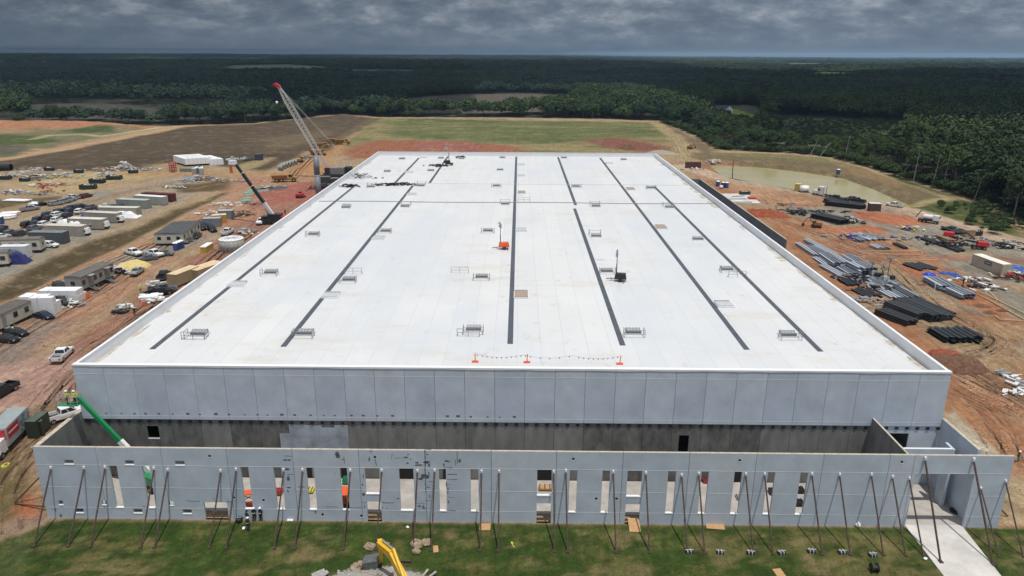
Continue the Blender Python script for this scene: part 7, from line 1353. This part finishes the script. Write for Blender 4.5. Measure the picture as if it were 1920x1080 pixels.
def crown_mesh(name, seed, n, leaf, w, h0, h1, ma, pine=False, k=7):
    rr = random.Random(seed); hh = (h1-h0)/2; cz = (h0+h1)/2; lobes = []
    for i in range(k+3):       # lobes spread over one rounded crown
        u_ = -.35+1.3*(i+.5)/(k+3); a = i*2.4+rr.uniform(-.4, .4); s_ = math.sqrt(max(.02, 1-min(1, u_)**2)); q = w*.5*(.66 if not pine else .5)*s_
        lobes.append((q*math.cos(a), q*math.sin(a), cz+hh*.62*u_, w*rr.uniform(.17, .25)*(1 if not pine else .95)))
    lobes += [(0, 0, cz+hh*.1, min(w*.36, hh*.8))]*3; vs = []; fs = []
    for i in range(n):
        lx, ly, lz, lr = lobes[i % len(lobes)]; th = rr.uniform(0, 6.283); u_ = rr.uniform(-.55, 1); s_ = math.sqrt(1-u_*u_); q = lr*(.72+.36*rr.random())
        nx, ny, nz = s_*math.cos(th), s_*math.sin(th), u_; c = Vector((lx+nx*q, ly+ny*q, lz+nz*q*.85)); c.z = max(c.z, h0*.8)
        nn = (Vector((nx, ny, nz+.35))+Vector((rr.uniform(-1, 1), rr.uniform(-1, 1), rr.uniform(-1, 1)))*.38).normalized(); a = nn.orthogonal().normalized(); b = nn.cross(a); r = leaf*rr.uniform(.6, 1.25); ro = rr.uniform(0, 6.28); m = len(vs)
        for j in range(5): t = ro+j*1.2566; rj = r*rr.uniform(.55, 1.1); vs.append(c+a*math.cos(t)*rj+b*math.sin(t)*rj+nn*rr.uniform(-.12, .12)*r)
        fs.append((m, m+1, m+2, m+3, m+4))
    me = bpy.data.meshes.new(name); me.from_pydata(vs, [], fs); me.materials.append(ma); return me
def trunk_mesh(h, r, ma, seed, n=5):
    m_ = MB(); rr = random.Random(seed); p = Vector((0, 0, -.5)); q = Vector((rr.uniform(-.4, .4), rr.uniform(-.4, .4), h*.5)); top = Vector((q.x*1.6, q.y*1.6, h)); m_.cyl(p, q, r, r*.7, 6); m_.cyl(q, top, r*.7, r*.25, 6)
    for i in range(n): a = rr.uniform(0, 6.28); z_ = rr.uniform(.35, .8)*h; m_.cyl(q.lerp(top, max(0, (z_/h-.5)*2)) if z_ > h*.5 else p.lerp(q, z_/h*2), (q.x+math.cos(a)*h*.22, q.y+math.sin(a)*h*.22, z_+h*.16), r*.35, r*.1, 4)
    me = bpy.data.meshes.new('trunk'); me.from_pydata(m_.v, [], m_.f); me.materials.append(ma); return me
KINDS = []
for s in range(4): KINDS.append(('broadleaf_tree', crown_mesh('crown', 10+s, 1500, .42, 11, 1.6, 15, LF), trunk_mesh(11, .3, PALEB if s % 2 else BARK, s)))
for s in range(2): KINDS.append(('tall_tree', crown_mesh('crown', 20+s, 1200, .42, 8.5, 4, 19, LF, True), trunk_mesh(15, .28, PALEB if s else BARK, 9+s)))
KINDS.append(('bushy_tree', crown_mesh('crown', 31, 900, .38, 8, .4, 8, LF, k=8), trunk_mesh(6, .2, BARK, 30)))
KINDS.append(('dark_tree', crown_mesh('crown', 41, 1300, .44, 11, 2, 13, LFD), trunk_mesh(9, .28, BARK, 31)))
site = [(p.x, p.y) for p in GP(SITE)]+[(700, -100), (-900, -100)]; cls = [[(q.x, q.y) for q in GP(P)] for P, _ in CLEAR]
def free(x, y, m=4):
    ok = sdist(site, x, y) < -m
    for i, P in enumerate(cls): ok &= sdist(P, x, y) < (0 if i != 0 else 3)
    return ok
XY = []; r2 = np.random.default_rng(3)
# jittered rings of tree positions, sparser and larger with distance
d = 225.
while d < 15500:
    s = max(7.6, d*.0082) if d < 2600 else d*.0105; a = np.arange(-.70, .70, s/d); aa = a+r2.uniform(-.45, .45, a.size)*s/d; dd_ = d+r2.uniform(-.5, .5, a.size)*s
    XY.append(np.stack([dd_*np.sin(aa), dd_*np.cos(aa), np.full(a.size, s)], 1)); d += s
XY = np.concatenate(XY); keep = free(XY[:, 0], XY[:, 1], 3.5)
thin = fbm(XY[:, 0], XY[:, 1], 60, 3, 88); dist = np.hypot(XY[:, 0], XY[:, 1])
keep &= ~((dist < 1000) & (XY[:, 0] < 130) & (thin < .36)); keep &= ~((sdist([(p.x, p.y) for p in GP([(1430, 270), (1440, 214), (1700, 226), (1720, 262)])], XY[:, 0], XY[:, 1]) > 0) & (thin < .6) & (dist > 520))
def pxy(x, y):
    d = np.stack([x, y, -CAMH+0*x], 1); zc = d@np.array(FW); return 960+FPX*(d@np.array(RT))/zc, 540-FPX*(d@np.array(UP))/zc
PXX, PYY = pxy(XY[:, 0], XY[:, 1])
keep &= ~((PXX > 735) & (PXX < 1110) & (PYY < 224) & (PYY > 214) & (fbm(XY[:, 0], XY[:, 1], 16, 2, 6) < .36)); keep &= ~((PXX < 320) & (PYY > 205) & (fbm(XY[:, 0], XY[:, 1], 26, 2, 16) < .5)); keep &= ~((PXX < 700) & (PYY < 224) & (PYY > 190) & (fbm(XY[:, 0], XY[:, 1], 70, 2, 26) < .36))
XY = XY[keep]; dist = dist[keep]; PXX = PXX[keep]; PYY = PYY[keep]
HF = np.ones(len(XY)); HF = np.where((PXX > 720) & (PXX < 1130) & (PYY > 200), .84, HF); HF = np.where((PXX > 1330) & (PXX < 1440) & (PYY > 222), .62, HF); HF = np.where((PXX > 1455) & (PXX < 1690) & (PYY > 262) & (PYY < 335), .58, HF); HF = np.where((PXX < 320) & (PYY > 205), .85, HF); HF = np.where(PXX > 1690, 1.12, HF)
# the nearest trees of the wood edge are objects, one by one
edge = -sdist(site, XY[:, 0], XY[:, 1]); score = dist*(1+.010*np.clip(edge, 0, 60)); inview = np.abs(XY[:, 0]+8)/np.maximum(XY[:, 1], 1) < .72
order = [i for i in np.argsort(score) if inview[i]][:300]; near = set(order)
DESC = {'broadleaf_tree': 'round-crowned green tree', 'tall_tree': 'tall narrow green tree', 'bushy_tree': 'low bushy tree with low foliage', 'dark_tree': 'dark green round-crowned tree'}
roots = {}
for c, i in enumerate(order):
    x, y, s = XY[i]; lf_ = x < -60; back = y > 480 and x < 140
    q = r2.random(); ki = (6 if q < .25 and edge[i] < 14 else 7 if (back and q < .75) else int(r2.integers(0, 6)))
    nm, cm, tm = KINDS[ki]; where = ('behind the brown field' if lf_ and back else 'in the hedge behind the green field' if back else 'in the wood beyond the pond' if x < 165 else 'in the tall east wood')
    z_ = random.uniform(.8, 1.18)*HF[i]; t = thing(nm, f'{DESC[nm]} {where}', 'tree', (x, y, -.2), random.uniform(0, 6.28), f'{DESC[nm]}s {where}'); w_ = z_*random.uniform(.85, 1.2); t.scale = (w_, w_, z_)
    for n_, me in (('trunk', tm), ('crown', cm)): o = bpy.data.objects.new(n_, me); C.objects.link(o); o.parent = t
# a few bare leaning trunks at the pond-side wood edge
for i, (px, py, dx, hh) in enumerate(((1518, 296, 3.5, 9), (1536, 298, 5, 8), (1583, 304, 1, 12), (1684, 330, 7, 13), (1690, 334, 5, 11), (1712, 345, .5, 13), (1748, 352, 1, 12), (1768, 357, .3, 15), (1826, 380, 1.5, 9))):
    p = G(px, py-3); t = thing('bare_tree', f'thin pale bare trunk, {ordn[i]} from the west along the pond-side wood edge', 'dead tree', p); MB().cyl((0, 0, 0), (dx, 0, hh), .22, .08, 6).build('trunk', PALEB, t)
    m_ = MB()
    for k in range(4): a = random.uniform(.45, .9); m_.cyl((dx*a, 0, hh*a), (dx*a+random.uniform(-2, 2), random.uniform(-1, 1), hh*a+random.uniform(.6, 2.2)), .07, .03, 4)
    m_.build('branches', PALEB, t)
# everything beyond: one mass of instances
far = [i for i in range(len(XY)) if i not in near]; FX = XY[far]; fd = dist[far]
z = np.where(fd < 1240, -.3, far_hill(FX[:, 0], FX[:, 1])-1.2); P = np.stack([FX[:, 0], FX[:, 1], z], 1)
srcc = bpy.data.collections.new('tree_sources')
for s in range(3): o = bpy.data.objects.new('source_%d' % s, crown_mesh('crown_mass', 60+s, 330, .9, 11.5, 1.0, 14, LFD if s else LF)); srcc.objects.link(o)
for s in range(2): o = bpy.data.objects.new('source_%d' % (s+3), crown_mesh('crown_mass', 70+s, 220, .85, 8.5, 2.0, 17, LFD, True)); srcc.objects.link(o)
me = bpy.data.meshes.new('distant_woods'); me.vertices.add(len(P)); me.vertices.foreach_set('co', P.ravel())
sw = FX[:, 2]/8.2*r2.uniform(.8, 1.45, len(P)); sw = np.where(fd > 2600, FX[:, 2]/7.4, sw); pat = fbm(FX[:, 0], FX[:, 1], 260, 3, 71)
sz = HF[far]*(.6+.75*pat)*r2.uniform(.75, 1.3, len(P))*np.where(fd > 2600, 1.15, 1); 
a1 = me.attributes.new('sc', 'FLOAT_VECTOR', 'POINT'); a1.data.foreach_set('vector', np.stack([sw, sw, sz], 1).ravel().astype(np.float32))
pine = fbm(FX[:, 0], FX[:, 1], 420, 3, 99) > .53
a2 = me.attributes.new('pick', 'INT', 'POINT'); a2.data.foreach_set('value', np.where(pine, r2.integers(3, 5, len(P)), np.where((pat > .53), 0, r2.integers(1, 3, len(P)))).astype(np.int32))
a3 = me.attributes.new('rot', 'FLOAT', 'POINT'); a3.data.foreach_set('value', r2.uniform(0, 6.28, len(P)).astype(np.float32))
wo = bpy.data.objects.new('distant_woods', me); C.objects.link(wo); tag(wo, 'dark unbroken woods stretching to the horizon', kind='stuff')
ng = bpy.data.node_groups.new('scatter', 'GeometryNodeTree'); ng.interface.new_socket('Geometry', in_out='INPUT', socket_type='NodeSocketGeometry'); ng.interface.new_socket('Geometry', in_out='OUTPUT', socket_type='NodeSocketGeometry')
N = ng.nodes; L = ng.links; gi = N.new('NodeGroupInput'); go = N.new('NodeGroupOutput'); ip = N.new('GeometryNodeInstanceOnPoints'); ci = N.new('GeometryNodeCollectionInfo'); ci.inputs[0].default_value = srcc; ci.inputs['Separate Children'].default_value = True; ci.inputs['Reset Children'].default_value = True
def na(nm, ty):
    n = N.new('GeometryNodeInputNamedAttribute'); n.data_type = ty; n.inputs[0].default_value = nm; return n.outputs[0]
mp_ = N.new('GeometryNodeMeshToPoints'); L.new(gi.outputs[0], mp_.inputs[0]); L.new(mp_.outputs[0], ip.inputs['Points']); L.new(ci.outputs[0], ip.inputs['Instance']); ip.inputs['Pick Instance'].default_value = True
L.new(na('pick', 'INT'), ip.inputs['Instance Index']); L.new(na('sc', 'FLOAT_VECTOR'), ip.inputs['Scale']); cx_ = N.new('ShaderNodeCombineXYZ'); L.new(na('rot', 'FLOAT'), cx_.inputs[2]); L.new(cx_.outputs[0], ip.inputs['Rotation']); L.new(ip.outputs[0], go.inputs[0])
wo.modifiers.new('scatter', 'NODES').node_group = ng
# bushes and scrub along the wood edge and in the rough clearing
sc_ = []
for a, b in zip(SITE[9:18], SITE[10:19]):
    A = G(*a); B = G(*b); n = int((B-A).length/.55)
    for i in range(n): q = A.lerp(B, r2.random()); nn = Vector((-(B-A).y, (B-A).x, 0)).normalized(); sc_.append((q+nn*(r2.uniform(-.3, 7)), r2.uniform(.12, .45)))
for i in range(900): q = G(r2.uniform(1405, 1700), r2.uniform(224, 264)); sc_.append((q, r2.uniform(.12, .3)))
for i in range(110): q = G(r2.uniform(1760, 1925), r2.uniform(385, 440)); q.z = 0; sc_.append((q, r2.uniform(.08, .3))) if free(np.array([q.x]), np.array([q.y]), -16)[0] else None
P = np.array([p for p, _ in sc_]); P[:, 2] = -.1; me = bpy.data.meshes.new('scrub'); me.vertices.add(len(P)); me.vertices.foreach_set('co', P.ravel()); s3 = np.array([s for _, s in sc_])
a1 = me.attributes.new('sc', 'FLOAT_VECTOR', 'POINT'); a1.data.foreach_set('vector', np.stack([s3, s3, s3*.8], 1).ravel().astype(np.float32)); a2 = me.attributes.new('pick', 'INT', 'POINT'); a2.data.foreach_set('value', np.zeros(len(P), np.int32)); a3 = me.attributes.new('rot', 'FLOAT', 'POINT'); a3.data.foreach_set('value', r2.uniform(0, 6.28, len(P)).astype(np.float32))
so = bpy.data.objects.new('scrub', me); C.objects.link(so); tag(so, 'green bushes and brambles along the wood edge', kind='stuff'); so.modifiers.new('scatter', 'NODES').node_group = ng
# the cloud whose shadow lies over the woods, high above the frame
def cloud(label, x0, x1, y0, y1, z0, seed, hole):
    nx_, ny_ = 90, 70; X, Y = np.meshgrid(np.linspace(x0, x1, nx_), np.linspace(y0, y1, ny_)); x = X.ravel(); y = Y.ravel(); f = fbm(x, y, 1700, 4, seed)
    e = np.minimum(np.minimum(x-x0, x1-x), np.minimum(y-y0, y1-y)); th = np.clip((f-hole)*900, 0, 260)*np.clip(e/120, 0, 1); m_ = MB(); idx = lambda j, i: j*nx_+i; n = x.size
    vs = [(a, b, z0-.15*t) for a, b, t in zip(x, y, th)]+[(a, b, z0+t+1) for a, b, t in zip(x, y, th)]; fs = []
    for j in range(ny_-1):
        for i in range(nx_-1):
            q = (idx(j, i), idx(j, i+1), idx(j+1, i+1), idx(j+1, i))
            if max(th[k] for k in q) > 0: fs.append(q[::-1]); fs.append(tuple(k+n for k in q))
    m_.add(vs, fs); return tag(m_.build('cloud', CLM, None, True), label, kind='structure')
CLM = bpy.data.materials.new('cloud_vapour'); CLM.use_nodes = True; nt = CLM.node_tree; nt.nodes.clear(); o_ = nt.nodes.new('ShaderNodeOutputMaterial'); t_ = nt.nodes.new('ShaderNodeBsdfTranslucent'); d_ = nt.nodes.new('ShaderNodeBsdfDiffuse'); m_ = nt.nodes.new('ShaderNodeMixShader')
t_.inputs[0].default_value = (.85, .9, .96, 1); d_.inputs[0].default_value = (.8, .8, .82, 1); m_.inputs[0].default_value = .5; nt.links.new(t_.outputs[0], m_.inputs[1]); nt.links.new(d_.outputs[0], m_.inputs[2]); nt.links.new(m_.outputs[0], o_.inputs[0])
cloud('broad grey cloud over the woods', -8500, 750, 385, 13000, 1300, 5, .37)
cloud('grey cloud over the woods behind the pond', 760, 7500, 385, 1750, 1310, 5, .2)
cloud('smaller grey cloud over the woods east of the pond', 310, 2600, 215, 1200, 1150, 9, .1)
# ------------------------------------------------------------------ haze
HAZE = 7e-5
hz = MB().box(-17500, 17500, -900, 16800, -60, 75).build('haze', None); hm = bpy.data.materials.new('haze'); hm.use_nodes = True; nt = hm.node_tree; nt.nodes.remove(nt.nodes['Principled BSDF']); pv = nt.nodes.new('ShaderNodeVolumePrincipled'); pv.inputs['Color'].default_value = (.5, .74, 1, 1); pv.inputs['Density'].default_value = HAZE; nt.links.new(pv.outputs[0], nt.nodes['Material Output'].inputs['Volume']); hz.data.materials.append(hm); tag(hz, kind='stuff')
